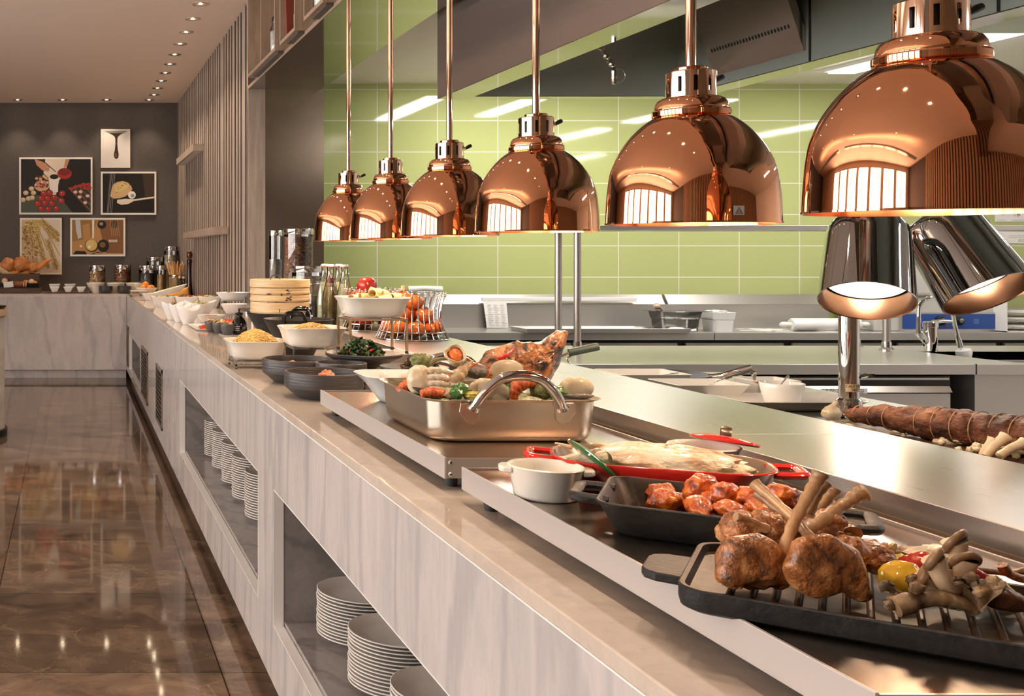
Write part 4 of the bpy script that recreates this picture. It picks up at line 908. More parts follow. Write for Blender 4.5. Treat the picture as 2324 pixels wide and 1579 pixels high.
for k, (dx, dy, dz, m_, l) in enumerate(((-.055, -.05, .045, 'apple', 'apple low in the basket, front of the bottom layer'), (.045, -.055, .045, 'apple', 'apple low in the basket under the leaning dark apple'), (.065, .04, .045, 'apple', 'apple low at the back of the apple basket, beside the green bottle'), (-.02, .065, .045, 'apple', 'apple low at the back of the apple basket, by the swing-top bottles'), (-.075, .02, .045, 'apple_y', 'apple low at the outer side of the apple basket'),
                                         (-.068, -.03, .128, 'apple_y', 'orange-red apple beneath the topmost one'), (.0, .045, .118, 'apple', 'dark apple in the middle layer behind the topmost one'), (.054, -.03, .132, 'apple', 'dark red apple leaning at the basket rim'), (-.026, -.0, .184, 'apple', 'big dark red apple on top of the heap'), (.070, .04, .128, 'apple', 'dark apple at the rim beside the green bottle'))):
    fruit('apple', M[m_], .0435, (ax + dx, ay + dy, az + dz), l, g, (15*k % 40 - 20, 20 - 11*k % 30))
g = 'persimmons in the wire basket'; ax, ay, az = 1.329, 4.055, .998
for k, (dx, dy, dz, l) in enumerate(((-.072, -.045, .034, 'bottom persimmon at the outer front of the basket'), (-.01, -.078, .034, 'bottom persimmon at the middle front of the basket'), (.066, -.048, .034, 'bottom persimmon at the inner front of the basket'), (.085, .025, .034, 'bottom persimmon nearest the cooks side'), (-.08, .035, .034, 'bottom persimmon toward the apple basket'), (.0, .03, .036, 'bottom persimmon in the middle of the basket'), (.03, .085, .034, 'bottom persimmon at the back of the basket'),
                                     (-.045, -.01, .085, 'second-layer persimmon behind the tall pasta stand'), (.045, -.015, .086, 'second-layer persimmon showing its bright cheek'), (.01, .045, .086, 'second-layer persimmon at the back'), (.012, .008, .136, 'upper persimmon under the topmost one'), (-.03, .03, .150, 'topmost persimmon behind the pasta dish'))):
    fruit('persimmon', M['persimmon'], .036, (ax + dx, ay + dy, az + dz), l, g, ((k*17) % 50 - 25, (k*29) % 50 - 25), True, .82)
# bottles
M['oil'] = thin_glass('clear bottle glass', (.93, .95, .86), .02)
M['herb_liquid'] = mottled('pale herb oil', (.46, .40, .16), (.74, .68, .42), 40, .3, lo=.3, hi=.5, c3=(.84, .80, .60))
M['red_liquid'] = mottled('dried chillies in oil', (.20, .012, .012), (.42, .06, .03), 26, .3)
M['seal'] = plain('red rubber seal', (.5, .02, .03), .4)
def swing_bottle(x, y, label, red=False, z0=.9905, h=.285, r=.037):
    o = thing('swing_top_bottle', label, 'bottle', (x, y, z0), 0, 'swing-top bottles of flavoured oil')
    pr = [(r*.9, 0), (r, .006), (r, h*.42), (r*.93, h*.52), (r*.62, h*.70), (r*.42, h*.82), (r*.38, h*.92), (r*.42, h*.935), (r*.42, h*.955)]
    MB().lathe(pr, 32, 0, True).build('bottle_glass', M['oil'], o, smooth=1)
    pl_ = [(q[0]*.90, q[1] + .004 if i == 0 else q[1]) for i, q in enumerate(pr[:5])]
    MB().lathe(pl_ + [(.001, pl_[-1][1])], 28, 0, True).build('contents', M['herb_liquid'], o, smooth=1)
    if red: MB().lathe([(.001, h*.60), (r*.66, h*.64), (r*.42, h*.78), (r*.3, h*.82), (.001, h*.83)], 14).build('chillies', M['red_liquid'], o, smooth=1)
    MB().lathe([(r*.40, h*.953), (r*.43, h*.958), (r*.40, h*.965)], 20).build('seal', M['seal'], o)
    MB().lathe([(r*.42, h*.964), (r*.44, h*.975), (r*.40, h*.998), (.001, h)], 20, 0, True).build('stopper', M['ceramic'], o)
    b = MB()
    for sg in (-1, 1): b.tube([(sg*r*.43, 0, h*.985), (sg*r*.62, .004, h*.93), (sg*r*.55, .008, h*.87), (sg*r*.45, 0, h*.84)], .0011, 6)
    b.build('wire_bail', M['wire'], o)
swing_bottle(1.20, 4.93, 'swing-top oil bottle at the back, nearest the glass canisters')
swing_bottle(1.174, 4.715, 'swing-top oil bottle with dark red chillies in its neck', True)
swing_bottle(1.25, 4.86, 'swing-top oil bottle half hidden behind the widest one')
swing_bottle(1.202, 4.575, 'swing-top oil bottle of herbs standing in front, beside the apples')
o = thing('corked_bottle', 'dark green corked bottle standing between the two fruit baskets', 'bottle', (1.372, 4.293, .9905))
MB().lathe([(.027, 0), (.028, .005), (.028, .10), (.022, .125), (.0105, .15), (.0100, .182)], 24, 0, True, True).build('bottle_glass', plain('dark green glass', (.008, .03, .018), .06), o, smooth=1)
MB().cyl((0, 0, .182), .0108, .018, 18).build('cork', plain('cork', (.55, .38, .22), .6), o)

# glass canisters by the pier
M['pasta_dark'] = mottled('dark red and beige pasta', (.10, .018, .008), (.34, .14, .07), 34, .5, lo=.38, hi=.55, c3=(.62, .45, .30), dist=1.5, stretch=(1, 1, 1.6))
M['pasta_grey'] = mottled('pale dried herbs', (.30, .26, .22), (.62, .57, .50), 40, .5, c3=(.14, .12, .10))
M['dry_noodle'] = mottled('dry noodles', (.35, .25, .15), (.60, .48, .32), 30, .5, stretch=(3, 3, .2))
def canister(name, x, y, z, r, h, label, fill, mat, lid=.035, ins=.004):
    o = thing(name, label, 'jar', (x, y, z)); MB().lathe([(r*.96, 0), (r, .006), (r, h - lid)], 36, 0, True).build('glass_body', M['glass'], o, smooth=1)
    MB().lathe([(r - ins, .008), (r - ins, fill*(h - lid)), (.001, fill*(h - lid) + .004)], 32, 0, True).build('contents', mat, o, smooth=.8)
    MB().lathe([(r*1.02, h - lid), (r*1.03, h - lid + .002), (r*1.03, h - .003), (r*1.01, h), (.001, h)], 36, 0, True).build('lid', M['chrome'], o, smooth=.5); return o
canister('glass_canister', 1.325, 6.76, .9905, .043, .485, 'tall slim glass canister of pale dried herbs by the steel pier', .66, M['pasta_grey'])
canister('glass_canister', 1.375, 6.31, .9905, .088, .485, 'tall wide glass canister of red and beige pasta by the steel pier', .97, M['pasta_dark'])
canister('glass_canister', 1.278, 5.62, .9905, .087, .268, 'short wide glass canister of dry noodles behind the bottles', .9, M['dry_noodle'])
o = thing('mason_jar', 'clip-top glass jar between the bamboo steamer and the bottles', 'jar', (1.205, 5.17, .9905))
MB().lathe([(.05, 0), (.055, .01), (.055, .14), (.048, .165), (.046, .175), (.05, .178), (.05, .186)], 32, 0, True).build('glass_body', M['glass'], o, smooth=1)
MB().lathe([(.052, .19), (.052, .196), (.045, .21), (.001, .214)], 32, 0, True).build('glass_lid', M['glass'], o, smooth=.8)
MB().lathe([(.051, .008), (.051, .125), (.001, .128)], 28, 0, True).build('contents', mottled('tea leaves', (.05, .045, .035), (.20, .18, .13), 30, .6), o)
b = MB(); b.tube([(.051*math.cos(2*PI*i/32), .051*math.sin(2*PI*i/32), .182) for i in range(33)], .0018, 6, caps=False); b.tube([(-.052, 0, .182), (-.066, -.01, .19), (-.068, -.01, .16), (-.056, 0, .15)], .0018, 6); b.tube([(.052, 0, .182), (.064, 0, .2), (.03, 0, .216)], .0018, 6); b.build('wire_clip', M['wire'], o)

# bamboo steamer on a wok, second wok
def wok(x, y, r, zr, ang, label):
    o = thing('iron_wok', label, 'wok', (x, y, ZM)); h = zr - ZM
    pr = [(.055, 0), (.058, .004), (r*.62, h*.40), (r*.85, h*.75), (r, h)]
    MB().lathe(pr + [(r*.99, h + .002), (r*.965, h), (r*.82, h*.75), (r*.58, h*.42), (.001, .012)], 56, 0, True).build('pan_body', M['iron'], o, smooth=.8)
    for a in (ang, ang + 180):
        c, s_ = math.cos(R(a)), math.sin(R(a)); t_ = Vector((-s_, c, 0)); e = Vector((c, s_, 0))
        P = [e*(r*.94) + t_*q + Vector((0, 0, h + zq)) + e*eq for q, zq, eq in ((-.042, -.012, 0), (-.040, .012, .004), (-.028, .030, .010), (0, .033, .012), (.028, .030, .010), (.040, .012, .004), (.042, -.012, 0))]
        MB().tube(spline([tuple(p) for p in P], 5), .0075, 10).build('loop_handle', M['black_gloss'], o)
wok(.928, 4.64, .146, 1.055, -62, 'black iron wok under the bamboo steamer')
wok(.912, 4.19, .139, 1.058, 72, 'black iron wok behind the spaghetti dishes')
st_ = thing('bamboo_steamer', 'round bamboo steamer of three tiers and a lid set on a wok', 'steamer', (.928, 4.64, 1.058)); r = .130; M['burn'] = plain('scorched bamboo', (.05, .025, .012), .6)
for k, (z, h) in enumerate(((.0, .052), (.053, .030), (.084, .030))):
    b = MB().lathe([(r - .006, z + .004), (r - .003, z), (r, z + .002), (r, z + h - .003), (r - .002, z + h), (r - .008, z + h - .001), (r - .008, z + .006), (.001, z + .006)], 56, 0); b.lathe([(r + .0015, z + .004), (r + .0025, z + .006), (r + .0025, z + .014), (r + .0015, z + .016)], 56, 0)
    t_ = b.build('tier', M['bamboo'], st_, smooth=.5)
    if k == 0: MB().tube([((r + .003)*math.cos(R(258)), (r + .003)*math.sin(R(258)), q) for q in (.008, .024)], .0016, 6).build('stitch', M['burn'], t_)
b = MB().lathe([(r + .001, .116), (r + .003, .118), (r + .003, .148), (r + .001, .151), (r - .004, .151), (r - .010, .147), (.001, .150)], 56, 0, True); b.build('lid', M['bamboo'], st_, smooth=.5)
MB().tube(arc((-.02, 0, .149), .021, 0, 180, 14), .0022, 8).build('lid_handle', M['wood_dark'], st_)
b = MB(); rnd = random.Random(21)
def mark(a, z, w_, h_):
    n = 10; rq = r + .0032
    b.add([(rq*math.cos(a + w_*math.cos(2*PI*i/n)/rq), rq*math.sin(a + w_*math.cos(2*PI*i/n)/rq), z + h_*math.sin(2*PI*i/n)) for i in range(n)], [tuple(range(n))])
for zc in (.100, .070):
    for i in range(9): mark(R(276) + rnd.uniform(-.09, .09), zc + rnd.uniform(-.010, .010), rnd.uniform(.0015, .006), rnd.uniform(.0015, .004))
mark(R(238), .088, .012, .0035); mark(R(262), .086, .004, .006)
for q in range(5): mark(R(238 + 7*q), .0535, .011, .0016 + .0008*(q == 2))
b.build('scorch_mark', M['burn'], st_, smooth=0)

# soy bottle, cups, plates and bowls toward the far end
o = thing('soy_bottle', 'black glazed soy sauce bottle with white lettering', 'bottle', (.868, 5.40, ZM + .004))
MB().lathe([(.034, 0), (.040, .004), (.042, .03), (.040, .052), (.030, .074), (.017, .09), (.015, .098), (.022, .106), (.021, .109), (.012, .112)], 36, 0, True).build('bottle_body', M['black_gloss'], o, smooth=1)
MB().lathe([(.012, .110), (.006, .114), (.005, .122), (.007, .128), (.001, .131)], 16, 0).build('stopper', M['black_gloss'], o, smooth=1)
b = MB(); rnd = random.Random(2)
for row in range(3):
    a = R(214) 
    while a < R(262):
        w_ = rnd.uniform(.02, .07); z = .040 - .010*row; rq = .0425 if z < .035 else .0422
        b.add([(rq*math.cos(q), rq*math.sin(q), zz) for q, zz in ((a, z), (a + w_, z), (a + w_, z + .005), (a, z + .005))], [(0, 1, 2, 3)]); a += w_ + rnd.uniform(.03, .07)
b.build('lettering', M['white_plastic'], o, smooth=0)
o = thing('small_dish', 'small white dish under the soy sauce bottle', 'dish', (.862, 5.34, ZM)); 
b = MB(); dish(b, [(.16, .19, 0), (.17, .20, .003)], .003, .02); b.build('dish', M['ceramic'], o)
for ob in [o]: ob.location = (.85, 5.375, ZM)
cup_l = ('grey cup of crackers beside the soy bottle', 'grey cup of crackers in the middle of its row', 'grey cup of crackers at the kimchi end of its row')
M['cup'] = plain('matt grey stoneware', (.075, .07, .068), .45); M['cracker'] = mottled('pale crackers', (.50, .30, .12), (.74, .53, .28), 30, .5)
for k, (x, y) in enumerate(((.735, 5.36), (.708, 5.47), (.682, 5.58))):
    o = thing('grey_cup', cup_l[k], 'cup', (x + .066, y, ZM), 0, 'grey stoneware cups'); pr = [(.019, 0), (.020, .003), (.031, .022), (.036, .05), (.0365, .058)]
    MB().lathe(bowl_prof(pr, .003) + [(.001, .006)], 32, cap0=True).build('cup', M['cup'], o, smooth=1)
    b = MB(); rnd = random.Random(k)
    for i in range(9): b.xf(T(rnd.uniform(-.02, .02), rnd.uniform(-.02, .02), .058 + rnd.uniform(0, .012)) @ rot('X', rnd.uniform(-50, 50)) @ rot('Y', rnd.uniform(-50, 50))).ball((0, 0, 0), (.014, .011, .003), 10, 5)
    b.xf().ball((0, 0, .05), (.031, .031, .008), 16, 6); tag(b.build('crackers', M['cracker'], None, (x + .066, y, ZM)), 'crackers heaped in the ' + cup_l[k].replace(' of crackers', ''), 'crackers', kind='stuff')
def oval(name, x, y, z, w, d, h, label, base=.55, mat='ceramic', cat='bowl', r=.9, M_=None, wave=0):
    o = thing(name, label, cat, (x, y, z)) if M_ is None else thing(name, label, cat, M=M_)
    b = MB(); n = 44; L = []
    def lp(s_, zz, wv=0): return [(w/2*s_*math.cos(2*PI*i/n), d/2*s_*math.sin(2*PI*i/n), zz*(1 + wv*math.cos(2*2*PI*i/n))) for i in range(n)]
    seq = [(base, 0), (base + .03, .003), (.5*(base + 1) - .06, h*.35), (.93, h*.8), (1, h)]
    L = [lp(s_, zz, wave*zz/h) for s_, zz in seq] + [lp(.985, h*1.01, wave)] + [lp(s_ - .035, max(zz, .006), wave*zz/h) for s_, zz in reversed(seq)]
    b.loft(L, True, True); b.build('bowl', M[mat], o, smooth=1); return o
M['sauce'] = mottled('red chilli sauce', (.48, .035, .01), (.66, .12, .03), 30, .25)
M['salad_mix'] = mottled('mixed chopped salad', (.10, .14, .03), (.55, .42, .20), 40, .4, c3=(.70, .60, .42))
def heap(name, x, y, z, rx, ry, h, mat, label, cat='food', seed=1): return put(MB().blob((0, 0, 0), (rx, ry, h), .35, 4, seed, 30, 14), name, M[mat], (x, y, z), label, cat, kind='stuff')
oval('oval_bowl', .846, 6.36, ZM, .185, .16, .048, 'low white oval bowl of red chilli sauce beside the wavy bowls', .6); heap('chilli_sauce', .846, 6.36, ZM + .034, .075, .062, .012, 'sauce', 'red chilli sauce filling the low oval bowl')
o = thing('white_platter', 'flat white platter of red kimchi behind the grey cups', 'platter', (.82, 5.88, ZM)); b = MB(); dish(b, [(.26, .42, 0), (.29, .45, .010)], .004, .03); b.build('platter', M['ceramic'], o); heap('red_kimchi', .775, 5.76, ZM + .012, .065, .06, .024, 'sauce', 'heap of red kimchi on the flat white platter', 'kimchi', 3); heap('red_kimchi', .90, 5.95, ZM + .014, .05, .07, .034, 'sauce', 'second heap of red kimchi behind the soy bottle', 'kimchi', 4)
wl = ('wavy-rimmed white bowl standing closest to the cups', 'middle one of three nested-looking wavy white bowls', 'wavy-rimmed white bowl nearest the trapezoid dishes')
for k, (x, y) in enumerate(((.690, 6.20), (.665, 6.42), (.640, 6.64))):
    o = oval('wavy_bowl', x, y, ZM, .150, .15, .10, wl[k], .40, wave=.16); o['group'] = 'wavy white bowls in a row'; o.rotation_euler = (0, 0, R(18))
oval('wavy_bowl', .858, 6.98, ZM, .225, .19, .10, 'wide wavy white bowl of mixed salad behind the row of bowls', .42, wave=.12); heap('mixed_salad', .858, 6.98, ZM + .075, .07, .06, .03, 'salad_mix', 'mixed salad in the wide wavy bowl', 'salad', 5)
def trap(x, y, z, w, d, h, label, fill=None, fl='', grp=None, rz=0):
    o = thing('trapezoid_dish', label, 'dish', (x, y, z), R(rz), grp); b = MB(); dish(b, [(w*.62, d*.62, 0), (w*.64, d*.64, .003), (w, d, h)], .005, .012, n=3); b.build('dish', M['ceramic'], o, smooth=.5)
    if fill: heap('salad', x, y, z + h*.86, w*.36, d*.36, h*.28, fill, fl, 'salad', x*9)
g = 'trapezoid white salad dishes'
trap(.708, 8.19, ZM, .182, .17, .085, 'trapezoid white dish of salad at the counter edge', 'salad_mix', 'mixed salad in the trapezoid dish at the counter edge', g)
trap(.893, 8.19, ZM, .182, .17, .085, 'trapezoid white dish of red leaf salad, middle of three', 'leaf_r', 'red leaf salad in the middle trapezoid dish', g)
trap(1.075, 8.17, ZM, .182, .17, .085, 'trapezoid white dish against the slatted wall', 'salad_mix', 'mixed salad in the trapezoid dish against the slats', g)
trap(.71, 9.40, ZM, .155, .15, .062, 'small trapezoid white dish under the tilted lettuce boat', 'cracker', 'pale crisps in the small trapezoid dish', None)
Mx = T(.815, 8.72, .985) @ rot('Y', -15); o = oval('salad_boat', 0, 0, 0, .34, .17, .045, 'long white oval boat of pale lettuce, tilted up at one end', .6, M_=Mx, cat='platter')
put(MB().blob((0, 0, 0), (.13, .06, .014), .3, 4, 3, 30, 12), 'pale_lettuce', mottled('pale lettuce', (.52, .48, .20), (.74, .68, .44), 30, .4), (.812, 8.71, 1.018), 'pale lettuce in the tilted white boat', 'lettuce', kind='stuff').rotation_euler = (0, R(-15), 0)
stq = stand(.80, 8.72, ZM, .14, .12, .072, M['wire'], 'small wire stand propping the tilted lettuce boat', .006)
oval('oval_dish', 1.07, 8.66, ZM, .25, .17, .06, 'white oval dish of strawberries against the slatted wall', .6, cat='dish')
for k in range(9):
    a = k*.72; q = .02 + .055*(k % 3)/2
    put(MB().blob((0, 0, 0), (.014, .014, .016), .1, 3, k, 12, 8), 'strawberry', M['red_pepper'], (1.07 + q*1.35*math.cos(a), 8.66 + q*.8*math.sin(a), ZM + .064 + .004*(k % 2)), 'red strawberry heaped in the oval dish by the slats', 'strawberry', 'strawberries in the oval dish')
oval('oval_dish', 1.085, 7.02, 1.0105, .232, .16, .052, 'white oval dish raised on a black-footed stand by the slatted wall', .62, cat='dish'); stand(1.085, 7.02, ZM, .15, .11, .110, M['wire'], 'upright wire stand under the raised oval dish', .006); heap('green_garnish', 1.07, 7.0, 1.052, .05, .03, .012, 'salad_mix', 'sparse garnish in the raised oval dish', 'salad', 8)
oval('deep_bowl', 1.0, 6.42, .951, .165, .15, .062, 'deep white bowl on a low rack under the raised oval dish', .6); stand(1.0, 6.42, ZM, .12, .11, .0505, M['wire'], 'low wire rack under the deep white bowl', .005)
o = thing('slate_board', 'dark slate board on thin legs beside the bamboo steamer', 'board', (1.0, 5.45, ZM)); MB().box(-.105, .105, -.15, .15, .123, .130).build('board', M['stoneware'], o, smooth=0)
for sx in (-1, 1):
    for sy in (-1, 1): MB().cyl((sx*.07, sy*.09, 0), .005, .123, 10).build('leg', M['wire'], o)
put(MB().blob((0, 0, .014), (.022, .02, .018), .2, 2, 3, 16, 10), 'garlic_bulb', M['clam'], (1.055, 5.42, ZM + .128), 'garlic bulb resting on the slate board', 'garlic')

# plates in the niches
def plate_mesh(r):
    b = MB().lathe([(r*.56, 0), (r*.58, .0012), (r*.62, .004), (r*.86, .0105), (r, .0155), (r*1.0, .0172), (r*.985, .0180), (r*.85, .0135), (r*.66, .0075), (r*.60, .0058), (.001, .0052)], 48, 0, True); o = b.build('dinner_plate', M['plate'], None, smooth=.7); return o
def stack(n, x, y, z, r, pitch, lab, grp):
    src = plate_mesh(r); rnd = random.Random(int(y*100))
    for k in range(n):
        o = src if k == 0 else src.copy()
        if k: COL.objects.link(o)
        o.location = (x + rnd.uniform(-.0015, .0015), y + rnd.uniform(-.0015, .0015), z + k*pitch); i = n - 1 - k
        tag(o, f'{ORD[i]} white plate from the top, {lab}' if i else f'white plate on top, {lab}', 'plate', grp)
zf = .2743
for y, n, l in ((2.825, 14, 'stack against the end wall of the large niche'), (2.50, 15, 'middle stack of the large niche'), (2.165, 15, 'stack of the large niche cut by the picture edge')): stack(n, .785, y, zf, .117, .0088, l, 'large plates in the big niche')
for i, (y, l) in enumerate(((5.36, 'stack against the end wall of the long niche'), (5.06, 'second stack from the end wall of the long niche'), (4.74, 'third stack from the end wall of the long niche'), (4.43, 'fourth stack from the end wall of the long niche'), (4.10, 'stack of the long niche beside the marble pillar'))): stack(18, .80, y, zf, .118, .0100, l, 'plates in the long niche')
# ---------------------------------------------------------------- far wall: framed pictures
YP = YG - .032
def cz_(x, y): return px(x*.31665, YP), pz(200 + y*.31665, YP)
ART = {k: plain('print ' + k, c, .35) for k, c in dict(black=(.012, .010, .010), cream=(.72, .62, .48), red=(.42, .03, .022), dred=(.20, .018, .016), tan=(.60, .40, .20), skin=(.50, .24, .14), green=(.07, .085, .06), white=(.82, .76, .70), grey=(.30, .28, .27), gold=(.52, .34, .08), straw=(.66, .50, .20), brown=(.22, .10, .04), orange=(.46, .24, .09), dark=(.05, .03, .02), sky=(.55, .55, .55), amber=(.62, .44, .14), dgold=(.30, .17, .05)).items()}
AK = list(ART)
class Art:
    def __init__(s): s.b = MB(); s.q = 0
    def poly(s, pts, m):
        s.q += 1; s.b.add([(cz_(*p)[0], YP - .0012 - .00002*s.q, cz_(*p)[1]) for p in pts], [tuple(range(len(pts)))], AK.index(m)); return s
    def ell(s, x, y, rx, ry, m, n=18, a0=0): return s.poly([(x + rx*math.cos(2*PI*i/n)*math.cos(a0) - ry*math.sin(2*PI*i/n)*math.sin(a0), y + rx*math.cos(2*PI*i/n)*math.sin(a0) + ry*math.sin(2*PI*i/n)*math.cos(a0)) for i in range(n)], m)
    def line(s, x0, y0, x1, y1, w, m): 
        L = math.hypot(x1 - x0, y1 - y0); nx, ny = -(y1 - y0)/L*w/2, (x1 - x0)/L*w/2; return s.poly([(x0 + nx, y0 + ny), (x1 + nx, y1 + ny), (x1 - nx, y1 - ny), (x0 - nx, y0 - ny)], m)
def picture(x0, y0, x1, y1, bg, label, draw, bw=13):
    (xa, zb), (xb, za) = cz_(x0, y0), cz_(x1, y1); d = thing('framed_picture', label, 'picture', ((xa + xb)/2, YG, (za + zb)/2)); w_ = bw*.31665*YP/FPX
    b = MB(); 
    for a in ((xa, xb, zb - w_, zb), (xa, xb, za, za + w_), (xa, xa + w_, za + w_, zb - w_), (xb - w_, xb, za + w_, zb - w_)): b.box(a[0] - d.location.x, a[1] - d.location.x, -.034, -.002, a[2] - d.location.z, a[3] - d.location.z)
    b.build('frame', M['frame_white'], d, smooth=0)
    A = Art(); A.poly([(x0 + bw - 2, y0 + bw - 2), (x1 - bw + 2, y0 + bw - 2), (x1 - bw + 2, y1 - bw + 2), (x0 + bw - 2, y1 - bw + 2)], bg); draw(A)
    o = A.b.build('print', [ART[k] for k in AK], None, smooth=0); o.parent = d; o.location = (-d.location.x, -d.location.y, -d.location.z)
rnd = random.Random(12)
def d1(A):
    A.poly([(150, 810), (270, 765), (430, 780), (520, 892), (150, 892)], 'green'); A.poly([(325, 508), (490, 508), (470, 600), (425, 660), (400, 770), (360, 760), (345, 640), (312, 610)], 'cream')
    A.poly([(248, 508), (300, 525), (358, 560), (350, 596), (305, 590), (262, 550)], 'skin'); A.poly([(470, 508), (500, 508), (480, 560), (455, 580)], 'skin'); A.line(300, 512, 400, 600, 6, 'dark')
    A.ell(462, 612, 52, 40, 'red'); A.ell(462, 600, 44, 28, 'dred'); A.poly([(357, 628), (418, 628), (416, 745), (360, 745)], 'white'); A.ell(388, 635, 31, 18, 'black')
    A.ell(300, 700, 54, 40, 'tan'); A.ell(300, 690, 46, 26, 'skin')
    for _ in range(16): A.ell(300 + rnd.uniform(-44, 44), 692 + rnd.uniform(-22, 20), 8, 7, rnd.choice(['red', 'cream', 'dred']))
    for _ in range(8): A.ell(300 + rnd.uniform(-40, 40), 640 + rnd.uniform(-12, 14), 11, 10, rnd.choice(['tan', 'skin', 'dred']))
    for x, y in ((185, 750), (225, 720), (240, 750), (205, 790), (165, 800), (230, 785)): A.ell(x, y, 20, 17, 'tan'); A.ell(x + 3, y - 4, 12, 9, 'cream')
    for x, y in ((315, 755), (355, 750), (295, 790), (340, 790), (390, 785), (270, 828), (322, 822), (372, 826), (295, 865), (345, 868), (405, 862), (445, 755), (440, 808)): A.ell(x, y, 24, 22, 'dred'); A.ell(x, y, 19, 17, 'red'); A.ell(x - 6, y - 7, 4, 3, 'cream')
    A.poly([(486, 716), (650, 680), (650, 892), (640, 892)], 'dark')
    for k in range(5): A.line(490 + 34*k, 712 - 8*k, 650, 880 - 42*k, 3, 'grey')
    for x, y in ((512, 720), (545, 706), (575, 700), (600, 690), (632, 690), (610, 715), (640, 715)): A.ell(x, y, 17, 12, 'red')
    for x, y in ((540, 745), (578, 742), (570, 780), (628, 772), (610, 820)): A.ell(x, y, 20, 15, 'dred'); A.ell(x, y, 14, 11, 'cream')
picture(137, 495, 663, 905, 'black', 'large framed picture of a pastry cook with berries and tarts', d1)
def d2(A): A.poly([(742, 306), (918, 306), (865, 332), (848, 346), (842, 362), (841, 400), (845, 440), (851, 478), (847, 500), (833, 508), (820, 500), (815, 480), (823, 440), (827, 400), (826, 362), (820, 346), (800, 332)], 'dark'); A.poly([(742, 306), (918, 306), (880, 322), (780, 322)], 'grey'); A.ell(830, 480, 7, 14, 'brown')
picture(723, 293, 933, 570, 'white', 'small upright framed picture of a dark syrup drop on white', d2)
def d3(A):
    A.poly([(1020, 611), (1106, 611), (1106, 780), (1040, 780)], 'dark')
    for x in (792, 800, 812, 824): A.line(x, 612, x - 24, 890, 3, 'grey')
    A.poly([(800, 720), (812, 690), (840, 672), (880, 665), (915, 676), (940, 700), (948, 725), (930, 750), (900, 775), (860, 788), (815, 792), (790, 775)], 'tan')
    A.poly([(820, 700), (850, 680), (890, 675), (925, 690), (905, 720), (860, 740), (825, 745)], 'straw')
    for _ in range(14): A.ell(rnd.uniform(815, 935), rnd.uniform(680, 770), 4, 3, 'brown')
    A.ell(945, 765, 28, 27, 'white'); A.ell(950, 770, 14, 13, 'grey'); A.poly([(840, 800), (900, 792), (960, 796), (1106, 776), (1106, 788), (960, 808), (920, 830), (870, 836), (838, 822)], 'cream')
picture(723, 598, 1120, 907, 'black', 'framed picture of an ice cream scoop with a pale spoon on black', d3)
def ear(A, x0, y0, x1, y1, n, w, m1='gold', m2='straw'):
    A.line(x0, y0, x1, y1, 6, 'dgold'); L = math.hypot(x1 - x0, y1 - y0); dx, dy = (x1 - x0)/L, (y1 - y0)/L; ang = math.atan2(dy, dx)
    for k in range(n):
        x, y = x0 + (x1 - x0)*k/n, y0 + (y1 - y0)*k/n
        for sg in (-1, 1): A.ell(x - dy*sg*w*.55, y + dx*sg*w*.55, w*.85, w*.42, 'dgold', 10, ang - sg*.5); A.ell(x - dy*sg*w*.55, y + dx*sg*w*.55, w*.65, w*.28, m2 if (k + sg) % 3 else m1, 10, ang - sg*.5)
def d4(A):
    A.poly([(156, 943), (300, 943), (250, 1320), (156, 1320)], 'straw'); A.poly([(156, 1080), (240, 1060), (290, 1322), (156, 1322)], 'tan')
    for _ in range(110): A.ell(rnd.uniform(160, 270), rnd.uniform(950, 1310), 7, 5, rnd.choice(['tan', 'cream', 'brown', 'dgold']))
    for a in ((215, 945, 235, 1080), (235, 945, 300, 1120), (265, 945, 380, 1080), (290, 945, 430, 1200), (250, 945, 340, 1160)): A.line(*a, 7, 'gold')
    ear(A, 300, 950, 428, 1060, 9, 16); ear(A, 210, 990, 240, 1150, 9, 16); ear(A, 262, 1040, 312, 1215, 10, 17); ear(A, 340, 1090, 410, 1300, 10, 17); ear(A, 285, 1170, 350, 1290, 8, 15); ear(A, 330, 1000, 425, 1100, 8, 14); ear(A, 170, 1000, 200, 1130, 8, 14, 'brown', 'tan')
picture(143, 930, 443, 1335, 'cream', 'framed picture of ripe wheat ears behind the bread crate', d4)
def d5(A):
    A.poly([(516, 943), (700, 943), (640, 1100), (516, 1150)], 'dgold'); A.poly([(516, 1100), (620, 1080), (640, 1192), (516, 1192)], 'orange'); A.poly([(700, 943), (886, 943), (886, 1192), (760, 1192)], 'brown')
    A.poly([(540, 945), (575, 945), (585, 1070), (560, 1080), (545, 1020)], 'sky'); A.poly([(660, 945), (676, 945), (672, 1075), (662, 1080)], 'white'); A.poly([(590, 980), (640, 970), (650, 1080), (600, 1100)], 'orange')
    A.ell(730, 978, 32, 30, 'black'); A.ell(726, 972, 14, 12, 'grey'); A.ell(820, 975, 26, 30, 'dark')
    A.ell(657, 1128, 50, 46, 'dark', 20, .5); A.ell(655, 1124, 42, 42, 'amber', 20, .5); A.ell(648, 1116, 26, 24, 'straw'); A.ell(740, 1130, 42, 46, 'black'); A.ell(735, 1122, 22, 20, 'brown')
    A.poly([(520, 1192), (545, 1165), (610, 1168), (625, 1192)], 'black'); A.poly([(640, 1192), (700, 1172), (780, 1192)], 'dark')
    for k in range(7): A.line(782 + 9*k, 1085, 784 + 9*k, 1103, 5, 'white')
    for k in range(5): A.line(792 + 12*k, 945, 800 + 14*k, 1060, 2, 'tan')
    A.ell(580, 1132, 9, 8, 'white'); A.ell(640, 1138, 10, 12, 'white'); A.line(680, 1185, 880, 1188, 6, 'tan')
picture(503, 930, 898, 1205, 'orange', 'framed picture of eggs and glass jars in amber light', d5)

